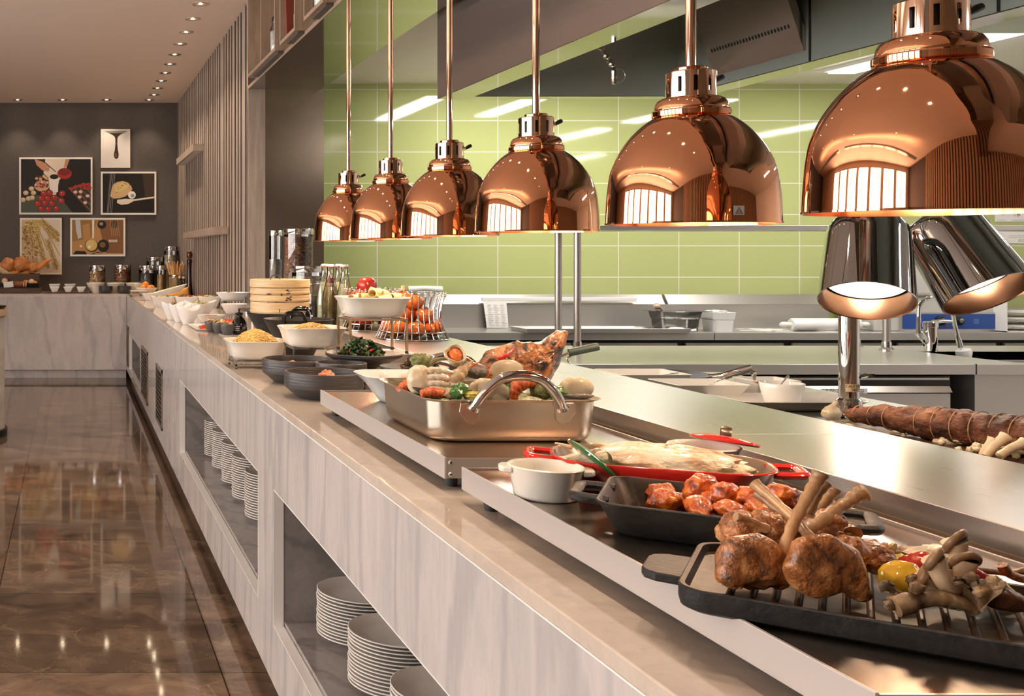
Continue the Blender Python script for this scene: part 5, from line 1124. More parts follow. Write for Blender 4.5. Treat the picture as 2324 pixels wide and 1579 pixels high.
# projecting wall shelves on the slats
for (xa, ya, yb2, za, zb, l) in ((1.107, 9.53, 11.07, 2.273, 2.338, 'upper oak box shelf projecting from the slatted wall'), (1.089, 8.0, 10.24, 1.476, 1.534, 'lower oak box shelf projecting from the slatted wall')):
    d = thing('wall_shelf', l, 'shelf', (XW, ya, za)); w_ = XW - xa - .001
    MB().box(-w_, -.0005, 0, yb2 - ya, zb - za - .02, zb - za).build('shelf_board', M['cubby'], d, smooth=0)
    b = MB(); b.box(-w_, -w_ + .014, 0, yb2 - ya, 0, zb - za - .02); b.box(-w_ + .014, -.0005, 0, .014, 0, zb - za - .02); b.box(-w_ + .014, -.0005, yb2 - ya - .014, yb2 - ya, 0, zb - za - .02); b.build('apron', M['slat'], d, smooth=0)
    b = MB()
    for k in range(12): b.xf(T(-.03, .12 + k*(yb2 - ya - .24)/11, .02)).cyl((0, 0, -.012), .004, .02, 8)
    b.xf(); MB().box(-w_ + .02, -.002, .02, yb2 - ya - .02, .004, .008).build('light_strip', M['fixture'], d, smooth=0)

# display cubbies on the bulkhead
def cubby(ya, yb2, zb, label, div=None):
    d = thing('display_cubby', label, 'cubby', (1.15, ya, zb)); w_, L, h, t_ = .109, yb2 - ya, ZC - .03 - zb, .02
    b = MB(); b.box(0, w_, 0, L, 0, t_); b.box(0, w_, 0, L, h - t_, h); b.box(0, w_, 0, t_, t_, h - t_); b.box(0, w_, L - t_, L, t_, h - t_)
    if div: b.box(0, w_, div - ya - t_/2, div - ya + t_/2, t_, h - t_)
    b.build('box', M['cubby'], d, smooth=0); MB().box(w_ - .008, w_, t_, L - t_, t_, h - t_).build('back_panel', M['cubby'], d, smooth=0)
    MB().box(.02, w_, .02, L - .1, -.012, -.0005).build('light_channel', M['slat_back_shade'], d, smooth=0)
cubby(5.89, 6.81, 2.48, 'oak display cubby with a divider, first above the end of the slatted wall', 6.33); cubby(5.36, 5.755, 2.48, 'oak display cubby with the red book, next along the bulkhead')
cubby(4.76, 5.16, 2.48, 'oak display cubby with a pale jar, third along the bulkhead'); cubby(4.2, 4.6, 2.48, 'oak display cubby mostly above the top of the picture')
def jar(x, y, z, r, h, label, mat, fill=.7):
    o = thing('clip_jar', label, 'jar', (x, y, z))
    MB().lathe([(r*.9, 0), (r, .008), (r, h*.66), (r*.72, h*.78), (r*.68, h*.84)], 26, 0, True).build('glass_body', M['glass'], o, smooth=1); MB().lathe([(r*.74, h*.85), (r*.76, h*.9), (r*.6, h), (.001, h)], 22).build('glass_lid', M['glass'], o, smooth=.7)
    MB().lathe([(r*.9, .006), (r*.92, fill*h*.64), (.001, fill*h*.66)], 22, 0, True).build('contents', mat, o)
    b = MB(); b.tube([(r*.74*math.cos(2*PI*i/24), r*.74*math.sin(2*PI*i/24), h*.84) for i in range(25)], .002, 6, caps=False); b.tube([(-r*.76, 0, h*.84), (-r*1.02, 0, h*.95), (-r*.5, 0, h*1.03), (r*.3, 0, h*1.02)], .0022, 6); b.build('wire_clip', M['wire'], o)
M['grain'] = mottled('golden cereal', (.40, .22, .07), (.66, .42, .16), 60, .6); M['pale_fill'] = mottled('pale sugar', (.52, .48, .44), (.72, .68, .62), 50, .6)
jar(1.205, 6.42, 2.501, .040, .25, 'clip jar of golden cereal in the divided cubby, next to its divider', M['grain']); jar(1.205, 6.12, 2.501, .040, .22, 'clip jar of pale sugar in the divided cubby', M['pale_fill'], .95); jar(1.195, 5.435, 2.501, .038, .25, 'tall clip jar beside the red book', M['pale_fill'], .5); jar(1.195, 4.95, 2.501, .045, .24, 'clear clip jar in the third cubby', M['pale_fill'], .9)
o = MB().xf(rot('X', -9)).box(-.04, .04, -.018, .018, 0, .30).build('red_book', plain('red book cover', (.22, .035, .018), .5), None, (1.20, 5.62, 2.503), smooth=0); tag(o, 'dark red book leaning in the display cubby beside a jar', 'book')
o = MB().blob((0, 0, .12), (.03, .05, .12), .12, 2, 3).build('woven_basket', M['grain'], None, (1.205, 5.965, 2.501), smooth=1); tag(o, 'woven tan basket pushed to the near side of the divided cubby', 'basket')

# ---------------------------------------------------------------- bread end of the counter (Y about 11.2)
YB2 = 11.2
def W(u): return px(u, YB2)
o = thing('serving_board', 'long dark wooden base board under the bread crate', 'board', (W(20), 11.30, ZM)); MB().box(W(-60) - W(20), W(92) - W(20), -.13, .30, 0, .052).build('board', M['wood_dark'], o, smooth=0, bevel=.004)
cr = thing('bread_crate', 'dark wooden crate of bread loaves under the wheat picture', 'crate', (W(20), 11.45, ZM + .0525)); x0, x1 = W(-50) - W(20), W(88) - W(20)
b = MB(); b.box(x0, x1, -.14, -.128, .05, .155); b.box(x0, x1, .128, .14, 0, .155); b.box(x0, x0 + .012, -.128, .128, 0, .155); b.box(x1 - .012, x1, -.128, .128, 0, .155); b.box(x0, x1, -.128, .128, .05, .06); b.box(x0, x1, -.14, -.128, 0, .012); b.build('crate_box', M['wood_dark'], cr, smooth=0)
M['bread'] = mottled('golden bread crust', (.42, .13, .03), (.68, .27, .07), 12, .5, c3=(.78, .46, .20), bump=.4); M['bread_p'] = mottled('floury crust', (.56, .30, .12), (.80, .56, .32), 14, .6)
BZ = ZM + .0525 + .155
def bread(name, u, v, r3, rz, ry, label, mat='bread', amp=.15, fn=None, seed=1):
    q = put(MB().blob((0, 0, 0), r3, amp, 2, seed, 30, 18, fn=fn), name, M[mat], (W(u), 11.44, pz(v, 11.44)), label, 'bread'); q.rotation_euler = (0, R(ry), R(rz)); return q
bread('bread_loaf', 47, 600, (.10, .07, .085), 0, 20, 'large orange scored loaf standing in the middle of the crate', amp=.22, seed=3); bread('bread_loaf', 15, 603, (.09, .07, .085), 0, -25, 'rounded orange loaf at the picture-edge end of the crate', seed=5)
bread('baguette', 91, 603, (.145, .034, .034), 0, -36, 'golden baguette leaning out of the crate toward the wheat print', fn=lambda q: (q.x, q.y*(1 - .35*q.x*q.x), q.z*(1 - .35*q.x*q.x)), amp=.06); bread('flat_loaf', 6, 612, (.12, .05, .05), 0, 36, 'pale floury loaf sloping at the picture edge', 'bread_p', seed=8)
bread('bread_roll', 34, 619, (.055, .05, .035), 0, 0, 'small scored roll at the front rim of the crate', 'bread', seed=9); bread('bread_roll', 58, 620, (.05, .05, .028), 0, -10, 'smooth golden roll at the front rim of the crate', seed=11); bread('bread_loaf', 74, 606, (.06, .05, .05), 0, 30, 'dark crusted loaf end behind the baguette', seed=13)
o = thing('bread_tray', 'shallow black tray of butter, eggs and sliced sausage below the bread crate', 'tray', (W(46), 11.235, ZM + .0525)); MB().box(W(4) - W(46), W(84) - W(46), -.055, .055, 0, .008).build('tray', M['black'], o, smooth=0)
o = put(MB().xf(rot('Y', -8)).box(-.052, .052, -.03, .03, 0, .062), 'butter_block', M['paper'], (W(20), 11.23, ZM + .0615), 'white wrapped butter block on the black tray', 'butter', smooth=0)
o = put(MB().xf(rot('Y', 90)).lathe([(.001, -.07), (.032, -.066), (.034, 0), (.033, .066), (.001, .07)], 20), 'smoked_sausage', mottled('smoked sausage', (.16, .04, .015), (.30, .09, .03), 20, .4), (W(45), 11.23, ZM + .094), 'thick brown smoked sausage lying beside the butter', 'sausage')
for k in range(2): q = put(MB().xf(rot('Y', 90)).cyl((0, 0, -.004), .03, .008, 20), 'sausage_slice', M['bread_p'], (W(54 + 5*k), 11.22, ZM + .092), ('first', 'second')[k] + ' pale slice cut from the smoked sausage', 'sausage')
for k, (u, v, m_) in enumerate(((10, 637, 'bread_p'), (58, 641, 'bread'), (71, 639, 'bread_p'), (78, 643, 'bread'))): put(MB().ball((0, 0, 0), (.034, .03, .03), 18, 12), 'bread_bun', M[m_], (W(u), 11.26, pz(v, 11.26)), ('pale bun behind the butter block', 'orange bun by the sausage slices', 'pale round bun above the small black box', 'orange bun at the crate corner')[k], 'bread')
o = put(MB().box(-.055, .055, -.03, .03, 0, .045), 'black_box', M['black_gloss'], (W(75), 11.225, ZM + .0615), 'small glossy black box at the end of the bread tray', 'box', smooth=0)
o = thing('bowl_tray', 'dark tray of small square white bowls', 'tray', (W(153), 11.24, ZM)); MB().box(W(105) - W(153), W(200) - W(153), -.12, .13, 0, .012).build('tray', M['wood_dark'], o, smooth=0)
for k, (u, y, s_, l) in enumerate(((124, 11.30, .125, 'square white bowl at the back of the tray, bread side'), (159, 11.30, .125, 'square white bowl at the back of the tray, jar side'), (124, 11.165, .108, 'square white bowl at the front of the tray, bread side'), (155, 11.165, .108, 'square white bowl at the front of the tray, middle'), (184, 11.165, .10, 'square white bowl at the front of the tray, jar side'))):
    o = thing('square_bowl', l, 'bowl', (px(u, y), y, ZM + .0123), 0, 'small square white bowls'); b = MB(); h = .082 if y > 11.2 else .056; dish(b, [(s_*.5, s_*.5, 0), (s_*.52, s_*.52, .002), (s_*.93, s_*.93, h*.9), (s_, s_, h)], .004, .01, n=3); b.build('bowl', M['ceramic'], o, smooth=.5)
for k, (u, l) in enumerate(((217, 'cone-shaped white bowl under the hazelnut jar'), (263, 'cone-shaped white bowl under the almond jar'), (306, 'cone-shaped white bowl beside the dark jar'))):
    o = thing('cone_bowl', l, 'bowl', (px(u, 11.28), 11.28, ZM)); pr = [(.045, 0), (.046, .003), (.075, .05), (.103, .108)]; MB().lathe(bowl_prof(pr, .004) + [(.001, .008)], 40, cap0=True).build('bowl', M['ceramic_warm'], o, smooth=1)
for k, (u, l) in enumerate(((240, 'small black ribbed bowl in front of the hazelnut jar'), (282, 'small black ribbed bowl in front of the dark jar'))):
    o = thing('black_bowl', l, 'bowl', (px(u, 11.12), 11.12, ZM)); pr = [(.058, 0), (.062, .004), (.070, .022), (.074, .03), (.074, .078)]; MB().lathe(bowl_prof(pr, .004) + [(.001, .008)], 36, cap0=True).build('bowl', M['stoneware'], o, smooth=.5)
def nut_jar(u, y, vt, r, label, mat, nut=None, fill=.86, h0=None, lid=.05):
    h = pz(vt, y) - ZM; o = canister('glass_jar', px(u, y), y, ZM, r, h, label, fill if nut is None else .1, mat, lid)
    if nut:
        b = MB(); rn = random.Random(u)
        z = .02
        while z < (h - lid)*.94:
            n = int(2*PI*(r - .012)/(nut*2.0))
            for i in range(n): a = 2*PI*(i + (rn.random()*.3) + (.5 if int(z*100) % 2 else 0))/n; b.ball(((r - .006 - nut*.8)*math.cos(a), (r - .006 - nut*.8)*math.sin(a), z + rn.uniform(-.003, .003)), (nut, nut, nut*rn.uniform(.9, 1.15)), 10, 6)
            z += nut*1.72
        b.lathe([(r - .03, .012), (r - .03, (h - lid)*.9), (.001, (h - lid)*.92)], 16)
        tag(b.build('nut_filling', mat, None, (px(u, y), y, ZM), smooth=1), 'nuts packed in the ' + label.split(' in front')[0].split(' next')[0], 'nuts', kind='stuff')
M['hazel'] = mottled('blanched hazelnuts', (.62, .34, .13), (.80, .56, .28), 25, .45); M['almond'] = mottled('almonds', (.34, .12, .045), (.52, .22, .09), 25, .45); M['dark_fill'] = mottled('dark grains', (.012, .010, .010), (.05, .042, .036), 70, .5)
nut_jar(220.5, 11.5, 602, .092, 'glass jar of pale hazelnuts with a steel lid', M['hazel'], .019); nut_jar(278.5, 11.5, 600.5, .092, 'glass jar of brown almonds with a steel lid', M['almond'], .018)
nut_jar(335, 11.36, 602.5, .096, 'glass jar of dark grains standing beside the cereal jar', M['dark_fill']); nut_jar(352, 11.66, 583, .098, 'taller glass jar of dark grains behind the other dark jar', M['dark_fill'])
nut_jar(389, 11.62, 559, .085, 'tallest glass jar of white powder in the corner', plain('white powder', (.70, .56, .38), .8), None, .9); nut_jar(366, 11.25, 602, .052, 'narrow glass jar of amber cereal beside the breadsticks', M['grain'], None, .8)
o = canister('breadstick_jar', px(401, 10.95), 10.95, ZM, .088, .20, 'wide open glass jar full of breadsticks', .95, M['grain'], .001); o.children[-1].name = 'rim'
M['stick'] = mottled('breadsticks', (.58, .28, .09), (.76, .46, .20), 20, .55); rn = random.Random(6)
for k in range(22):
    a, q = rn.uniform(0, 2*PI), .075*math.sqrt(rn.random()); bx, by = q*math.cos(a), q*math.sin(a); tx, ty = bx*1.55 + rn.uniform(-.012, .012), by*1.5 + rn.uniform(-.012, .012)
    put(MB().tube([(bx, by, .2), ((bx + tx)/2 + .002, (by + ty)/2, .27), (tx, ty, .335 + rn.uniform(-.03, .02))], [.0075, .008, .0065], 8), 'breadstick', M['stick'], (px(401, 10.95), 10.95, ZM), 'golden breadstick standing in the open glass jar', 'breadstick', 'breadsticks in the open jar')
for k, (u, y) in enumerate(((408, 10.62), (416.5, 10.5))):
    o = thing('vinegar_bottle', ('dark vinegar bottle standing on the breadstick side of the pair', 'dark vinegar bottle next to the pepper mill')[k], 'bottle', (px(u, y), y, ZM)); MB().lathe([(.03, 0), (.032, .004), (.032, .085), (.02, .115), (.012, .135), (.012, .175)], 20, 0, True, True).build('bottle_glass', M['oil'], o, smooth=1); MB().lathe([(.029, .004), (.029, .08), (.001, .082)], 18, 0, True).build('vinegar', plain('dark vinegar', (.035, .006, .008), .1), o); MB().cyl((0, 0, .15), .0135, .022, 14).build('neck_band', M['black'], o); MB().cyl((0, 0, .175), .0145, .022, 14).build('cork', plain('pale cork', (.62, .42, .18), .6), o)
o = thing('pepper_mill', 'tall dark wooden pepper mill against the slatted wall', 'mill', (px(430, 10.3), 10.3, ZM)); MB().lathe([(.034, 0), (.036, .006), (.034, .03), (.028, .09), (.022, .20), (.021, .28), (.026, .345), (.027, .36), (.02, .375)], 28, 0, True).build('body', plain('dark stained wood', (.025, .008, .006), .12), o, smooth=1); MB().lathe([(.02, .377), (.026, .385), (.030, .405), (.030, .425), (.022, .448), (.008, .457), (.001, .458)], 24).build('head', plain('brown stained wood', (.10, .03, .012), .15), o, smooth=1); MB().cyl((0, 0, .457), .005, .018, 10).build('nut', M['chrome'], o)
stand(.657, 10.42, ZM, .14, .16, .05, M['wire'], 'low wire rack at the counter corner under the fruit bowl', .006)
put(MB().box(-.08, .08, -.09, .09, 0, .006), 'tasting_plate', M['ceramic'], (.657, 10.42, ZM + .0502), 'flat white plate on the corner wire rack', 'plate', smooth=0)
o = thing('fruit_bowl', 'white sloped bowl of oranges at the counter corner', 'bowl', (.757, 10.62, ZM + .0)); pr = [(.05, 0), (.052, .004), (.085, .04), (.115, .075)]; MB().lathe(bowl_prof(pr, .004) + [(.001, .008)], 36, cap0=True).build('bowl', M['ceramic_warm'], o, smooth=1)
for k, (dx, dy, dz) in enumerate(((-.035, -.03, .075), (.03, -.03, .072), (0, .03, .075), (-.01, -.005, .108), (.055, .02, .072))): put(MB().ball((0, 0, 0), .034, 18, 12), 'orange', plain('orange peel', (.78, .24, .03), .4) if k == 0 else bpy.data.materials['orange peel'], (.757 + dx, 10.62 + dy, ZM + dz), ('orange at the outer side of the fruit bowl', 'orange at the inner front of the fruit bowl', 'orange at the back of the fruit bowl', 'topmost orange in the fruit bowl', 'orange at the slatted-wall side of the fruit bowl')[k], 'orange')
o = put(MB().pillow([(-.12, 0), (.12, .10), (.13, .02), (.02, -.0)], .03, 0, 5), 'cheese_wedge', plain('orange cheese', (.72, .32, .06), .45), (px(400, 10.2), 10.2, ZM + .004), 'orange cheese wedge in front of the breadstick jar', 'cheese')
# round stone-clad table at the picture edge
o = thing('pedestal_table', 'round stone-clad pedestal with a wooden rim at the aisle edge', 'table', (-.80, 7.6, 0)); MB().lathe([(.30, 0), (.31, .03), (.30, .06), (.30, .86)], 56, 0, True).build('drum', mottled('banded beige stone', (.30, .25, .21), (.55, .50, .45), 2.2, .3, stretch=(.3, .3, 3)), o, smooth=.5); MB().lathe([(.30, .86), (.325, .875), (.33, .90), (.325, .925), (.30, .93), (.001, .93)], 56).build('table_top', mottled('pale oak', (.40, .25, .14), (.55, .38, .24), 6, .3, stretch=(1, 12, 1)), o, smooth=.6); MB().lathe([(.32, 0), (.32, .05), (.30, .055)], 48).build('base_ring', M['black'], o)
o = put(MB().lathe([(.05, 0), (.075, .006), (.08, .02), (.001, .022)], 28, 0, True), 'black_coaster', M['black_gloss'], (-.56, 7.5, .9305), 'black round coaster on the pedestal table edge', 'coaster')

# ---------------------------------------------------------------- cooks' side: bowls, pan, roast
g = 'white square dishes on the serving shelf'
KZ = .9003
def kb(x, y, w, d_, h, label, rz=0):
    o = thing('square_dish', label, 'dish', (x, y, KZ), R(rz), g); b = MB(); dish(b, [(w*.68, d_*.68, 0), (w*.7, d_*.7, .003), (w*.96, d_*.96, h*.92), (w, d_, h)], .004, .01, n=3); b.build('dish', M['ceramic'], o, smooth=.5); return o
kb(1.80, 2.98, .21, .16, .052, 'white square dish closest to the steel pass on the cooks side'); kb(1.765, 3.21, .22, .17, .055, 'white square dish behind, under the frying pan handle'); kb(2.01, 3.0, .13, .12, .058, 'small white square dish next to the round bowl')
o = thing('oblong_platter', 'white oblong platter carrying the round bowl', 'platter', (1.95, 2.83, KZ)); b = MB(); dish(b, [(.22, .13, 0), (.23, .14, .003), (.27, .16, .012), (.345, .19, .028)], .004, .03, n=5); b.build('platter', M['ceramic'], o, smooth=1)
o = thing('round_bowl', 'round white bowl standing on the oblong platter', 'bowl', (1.945, 2.84, KZ + .0045)); MB().lathe(bowl_prof([(.038, 0), (.041, .003), (.047, .03), (.054, .062)], .004) + [(.001, .007)], 40, cap0=True).build('bowl', M['ceramic'], o, smooth=1)
def spoon(p0, p1, label):
    o = thing('serving_spoon', label, 'spoon', p0); d_ = Vector(p1) - Vector(p0); MB().tube(spline([(0, 0, 0), tuple(d_*.6), tuple(d_)], 5), [.003]*5 + [.004, .005, .006, .0075, .008, .0065], 10, flat=.4).build('handle', M['chrome'], o, smooth=1)
spoon((1.73, 3.2, .935), tuple(at(1541, 846, 3.15)), 'steel spoon in the dish under the pan handle'); spoon((1.82, 3.02, .925), tuple(at(1646, 858, 2.98)), 'steel spoon barely rising behind the front dish'); spoon((1.985, 3.01, .93), tuple(at(1710, 843, 2.95)), 'steel spoon standing tallest in the small square dish'); spoon((2.0, 2.98, .93), tuple(at(1714, 864, 2.93)), 'shorter steel spoon in the small square dish'); spoon((1.93, 2.86, .93), tuple(at(1790, 852, 2.84)), 'steel spoon leaning in the round bowl')
o = thing('frying_pan', 'black frying pan with a long steel handle lying behind the square dishes', 'pan', (1.97, 3.46, KZ)); MB().lathe([(.11, 0), (.115, .002), (.145, .022), (.146, .024), (.14, .023), (.11, .005), (.001, .004)], 44, 0).build('pan_body', M['iron'], o, smooth=1)
MB().tube(spline([(.10, -.09, .018), (.13, -.115, .026), (.165, -.14, .043), (.195, -.16, .058)], 5), .009, 12, flat=1.3).build('handle', M['chrome'], o)
bd = thing('roast_board', 'dark carving board under the tied roast', 'board', (1.93, 2.22, KZ)); MB().box(-.11, .16, -.32, .34, 0, .012).build('board', M['wood_dark'], bd, smooth=0, bevel=.003)
M['roast'] = mottled('dark tied roast', (.018, .006, .003), (.11, .032, .012), 22, .6, lo=.36, hi=.55, c3=(.22, .09, .035), bump=1, bscale=60, stretch=(1, .6, 1), spec=.3); p0 = Vector((1.838, 2.47, .944)); p1 = Vector((1.985, 1.93, .956))
rt = thing('tied_roast', 'long dark roast tied with string on the carving board', 'meat', tuple(p0)); dd = p1 - p0; n = 110; loops = []; side = dd.cross(Vector((0, 0, 1))).normalized(); upv = side.cross(dd).normalized()
for i in range(n + 1):
    t_ = i/n; r_ = (.016 + .022*min(t_*2.6, 1) + .004*t_)*(math.sin(PI*min(t_*9 + .08, .5)) if t_ < .06 else 1)*(1 - .055*abs(math.cos(t_*PI*15))**8); lp = []
    for k in range(48):
        a = 2*PI*k/48; q = dd*t_ + side*(r_*math.cos(a)) + upv*(r_*math.sin(a)*.95); nz_ = mnoise.fractal(q*30, 1, 2, 5)*.0075; lp.append(tuple(q + (side*math.cos(a) + upv*math.sin(a))*nz_))
    loops.append(lp)
MB().loft(loops).build('meat', M['roast'], rt, smooth=1.5)
b = MB()
for i in range(1, 15):
    t_ = i/15; r_ = .0165 + .022*min(t_*2.6, 1) + .004*t_; b.tube([tuple(dd*t_ + side*(r_*1.0*math.cos(2*PI*k/20)) + upv*(r_*.96*math.sin(2*PI*k/20))) for k in range(21)], .0011, 5, caps=False)
M['string'] = plain('butcher string', (.36, .20, .10), .8); b.build('string', M['string'], rt)
def garlic(u, v, Y, r, label, open_=True):
    o = thing('garlic_bulb', label, 'garlic', (px(u, Y), Y, pz(v, Y))); MB().blob((0, 0, 0), (r, r, r*.95), .10, 2.4, u, 24, 16, fn=lambda q: (q.x*(1 + .08*math.cos(5*math.atan2(q.y, q.x))), q.y*(1 + .08*math.cos(5*math.atan2(q.y, q.x))), q.z)).build('bulb', M['clam'], o, smooth=1.2)
    MB().tube([(.0, 0, r*.6), (r*.4, 0, r*1.1), (r*.55, 0, r*1.35)], [r*.5, r*.3, r*.34], 10).build('neck', M['clam'], o)
garlic(1888, 938, 2.62, .021, 'roasted garlic bulb at the foot of the carving lamp pole'); garlic(2150, 1004, 2.24, .024, 'broken garlic bulb in front of the roast')
M['rosemary'] = plain('rosemary needles', (.10, .13, .06), .5)
def sprig(u, v, Y, L, ang, label, n=26):
    b = MB(); rn = random.Random(u); c, s_ = math.cos(R(ang)), math.sin(R(ang))
    b.tube([(0, 0, 0), (c*L, -.01, s_*L)], .0012, 5)
    for k in range(n):
        t_ = k/n; a = rn.uniform(0, 6.28); q = Vector((c*L*t_, -.01*t_, s_*L*t_)); b.tube([tuple(q), tuple(q + Vector((c*.010 + .010*math.cos(a)*-s_, .010*math.sin(a), s_*.010 + .010*math.cos(a)*c)))], [.0011, .0004], 4)
    put(b, 'rosemary_sprig', M['rosemary'], (px(u, Y), Y, pz(v, Y)), label, 'herb')
sprig(1898, 962, 2.52, .05, 18, 'rosemary sprig beside the roasted garlic'); sprig(2182, 985, 2.2, .07, -22, 'rosemary sprig lying against the roast'); sprig(2210, 1012, 2.15, .06, 20, 'second rosemary sprig near the loose mushrooms')
M['salt'] = mottled('salt crust crumbs', (.52, .28, .13), (.76, .58, .38), 60, .6, bump=.5)
b = MB(); rn = random.Random(14)
for k in range(120): t_ = rn.random(); b.blob((-.08 + .12*t_ + rn.gauss(0, .012), .16 - .36*t_ + rn.gauss(0, .03), .004), (rn.uniform(.005, .013), .006, rn.uniform(.003, .007)), .4, 3, k, 8, 6)
put(b, 'bread_crumbs', M['salt'], (1.87, 2.45, KZ + .004), 'scattered salt crust crumbs along the foot of the lamp pole', 'crumbs', kind='stuff', smooth=1)
b = MB()
for k in range(70): b.blob((rn.gauss(0, .03), rn.gauss(0, .045), .006 + rn.random()*.006), (rn.uniform(.005, .012), .008, rn.uniform(.004, .009)), .4, 3, k, 8, 6)
put(b, 'garlic_pieces', M['clam'], (1.905, 2.10, KZ + .012), 'loose peeled garlic pieces scattered in front of the roast', 'garlic', kind='stuff', smooth=1)
for k, (u, v, Y, a) in enumerate(((2262, 1008, 2.08, 28), (2300, 1016, 2.05, 10), (2240, 1020, 2.09, 40))):
    q = put(MB().tube([(-.03, 0, -.012), (-.005, 0, 0), (.016, 0, .004), (.024, 0, .006)], [.008, .008, .0095, .012], 12), 'roast_mushroom', M['oyster'], (px(u, Y), Y, pz(v, Y)), ('pale mushroom stem with its cap up, in front of the roast', 'pale mushroom at the picture edge, in front of the roast', 'pale mushroom stem lying lowest in front of the roast')[k], 'mushroom'); q.rotation_euler = (0, R(-a), 0)
# ---------------------------------------------------------------- kitchen
M['tube_on'] = glow('lit fluorescent panel', (1, .95, .89), 32)
def ceiling_panel(x, y0, y1, w, label):
    d = thing('ceiling_fluorescent_light', label, 'light', (x, (y0 + y1)/2, ZK), 0, 'fluorescent fixtures on the kitchen ceiling'); h = (y1 - y0)/2
    MB().box(-w/2 - .02, w/2 + .02, -h - .02, h + .02, -.02, 0).build('housing', M['fixture'], d, smooth=0)
    MB().box(-w/2, w/2, -h, h, -.032, -.02).build('diffuser', M['tube_on'], d, smooth=0)
for x, y0, y1, l in ((2.8, 5.7, 7.05, 'fluorescent ceiling fixture behind the hood, mirrored in the green tiles'), (5.12, 5.5, 6.9, 'fluorescent ceiling fixture showing as a bright strip beyond the hood'),
                     (5.12, 3.6, 5.0, 'fluorescent ceiling fixture on the cooks side hidden by the hood'), (7.0, 4.3, 5.7, 'fluorescent ceiling fixture over the sink end of the kitchen'),
                     (3.9, .8, 2.2, 'fluorescent ceiling fixture beside the camera end of the hood'), (6.4, 1.0, 2.4, 'fluorescent ceiling fixture over the unseen corner of the kitchen'), (3.6, 5.95, 6.95, 'short fluorescent ceiling fixture above the steel shelf posts')):
    ceiling_panel(x, y0, y1, .17, l)

# extraction hood: hollow steel canopy, open below
hd = thing('extraction_hood', 'big polished steel extraction hood hanging over the cooking line', 'hood', (1.761, 0, 2.071))
HX, HY0, HY1, HH = 1.229, .6, 5.0, 1.0
b = MB(); H2 = ZK - 2.071 + .6
b.box(0, .004, HY0, HY1, 0, H2, 0); b.box(HX - .004, HX, HY0, HY1, 0, H2, 0); b.box(.004, HX - .004, HY1 - .004, HY1, 0, H2, 0); b.box(.004, HX - .004, HY0, HY0 + .004, 0, H2, 0)
b.build('canopy', M['steel_hood'], hd, smooth=0)
b = MB(); b.box(0, .145, HY0, HY1, -.003, 0); b.box(HX - .12, HX, HY0, HY1, -.003, 0); b.box(.145, HX - .12, HY1 - .09, HY1, -.003, 0)
b.build('rim_flange', M['steel_soffit'], hd, smooth=0)
b = MB(); b.box(.145, .148, HY0, HY1 - .09, 0, .45); b.box(HX - .123, HX - .12, HY0, HY1 - .09, 0, .45); b.box(.148, HX - .123, HY1 - .094, HY1 - .09, 0, .45); b.box(.148, HX - .123, HY0, HY1 - .09, .44, .45)
b.build('lining', M['steel_in'], hd, smooth=0)
for q in (4.02, 3.2): MB().box(HX - .126, HX - .1235, q, q + .01, 0, .44).build('lining_seam', M['black'], hd, smooth=0)
# slanted filter box with a row of drain holes
fp = MB(); p0 = Vector((HX - .13, 4.62, .045)); p1 = Vector((1.0, 4.62, .36)); p2 = Vector((1.0, 4.05, .36)); p3 = Vector((HX - .13, 4.05, .045))
n_ = (p1 - p0).cross(p3 - p0).normalized()*.03
fp.loft([[tuple(p) for p in (p0, p1, p2, p3)], [tuple(p + n_) for p in (p0, p1, p2, p3)]]); 
fl = fp.build('filter_panel', M['steel_v'], hd, smooth=0)
ax = (p0 - p1).normalized(); ay = (p3 - p0).normalized()
for i in range(26):
    c = p0 + (p1 - p0)*.33 + (p3 - p0)*(.07 + .86*i/25); off = n_*1.02 if n_.x < 0 else -n_*.02
    MB().add([tuple(c + off + ax*(.009*math.cos(2*PI*k/10)) + ay*(.0055*math.sin(2*PI*k/10))) for k in range(10)], [tuple(range(10))]).build('drain_hole', M['black'], fl, smooth=0)
# second ceiling bulkhead panel right of the hood
s2 = thing('ceiling_duct', 'plain steel duct casing crossing the kitchen ceiling beyond the hood', 'duct', (3.55, 0, 2.30))
MB().box(0, .9, 2.2, 4.6, 0, .255).build('casing', M['steel_in'], s2, smooth=0, bevel=.004)
MB().box(-.004, .904, 2.19, 2.2, -.004, .02).build('edge_trim', M['steel'], s2, smooth=0)
# fire suppression nozzle: chain of hex links and a cap on a wire
nz = thing('hood_nozzle', 'jointed brass and steel nozzle hanging inside the hood', 'nozzle', (2.075, 4.0, 2.125))
b = MB(); pts = [(-.045, 0, .006), (-.034, 0, -.010), (-.024, 0, -.026), (-.013, 0, -.042), (-.003, 0, -.058), (.008, 0, -.074), (.012, 0, -.090)]
for i, p in enumerate(pts): b.xf(T(*p) @ rot('Y', 20 + 12*(i % 2))).cyl((0, 0, -.007), .0095 + .0015*(i % 2), .014, 6, i % 2); b.xf()
b.build('link', [M['chrome'], M['gold_steel']], nz, smooth=.3)
b = MB().cyl((.016, 0, -.148), .0085, .055, 6); b.cyl((.016, 0, -.125), .0105, .006, 12); b.build('spray_tip', M['chrome'], nz, smooth=.3)
MB().tube(arc((.032, 0, -.115), .027, -100, 110, 14), .0008, 5).build('cap_wire', M['wire'], nz)
MB().cyl((-.045, 0, .01), .006, .425, 10).build('pipe', M['steel'], nz)

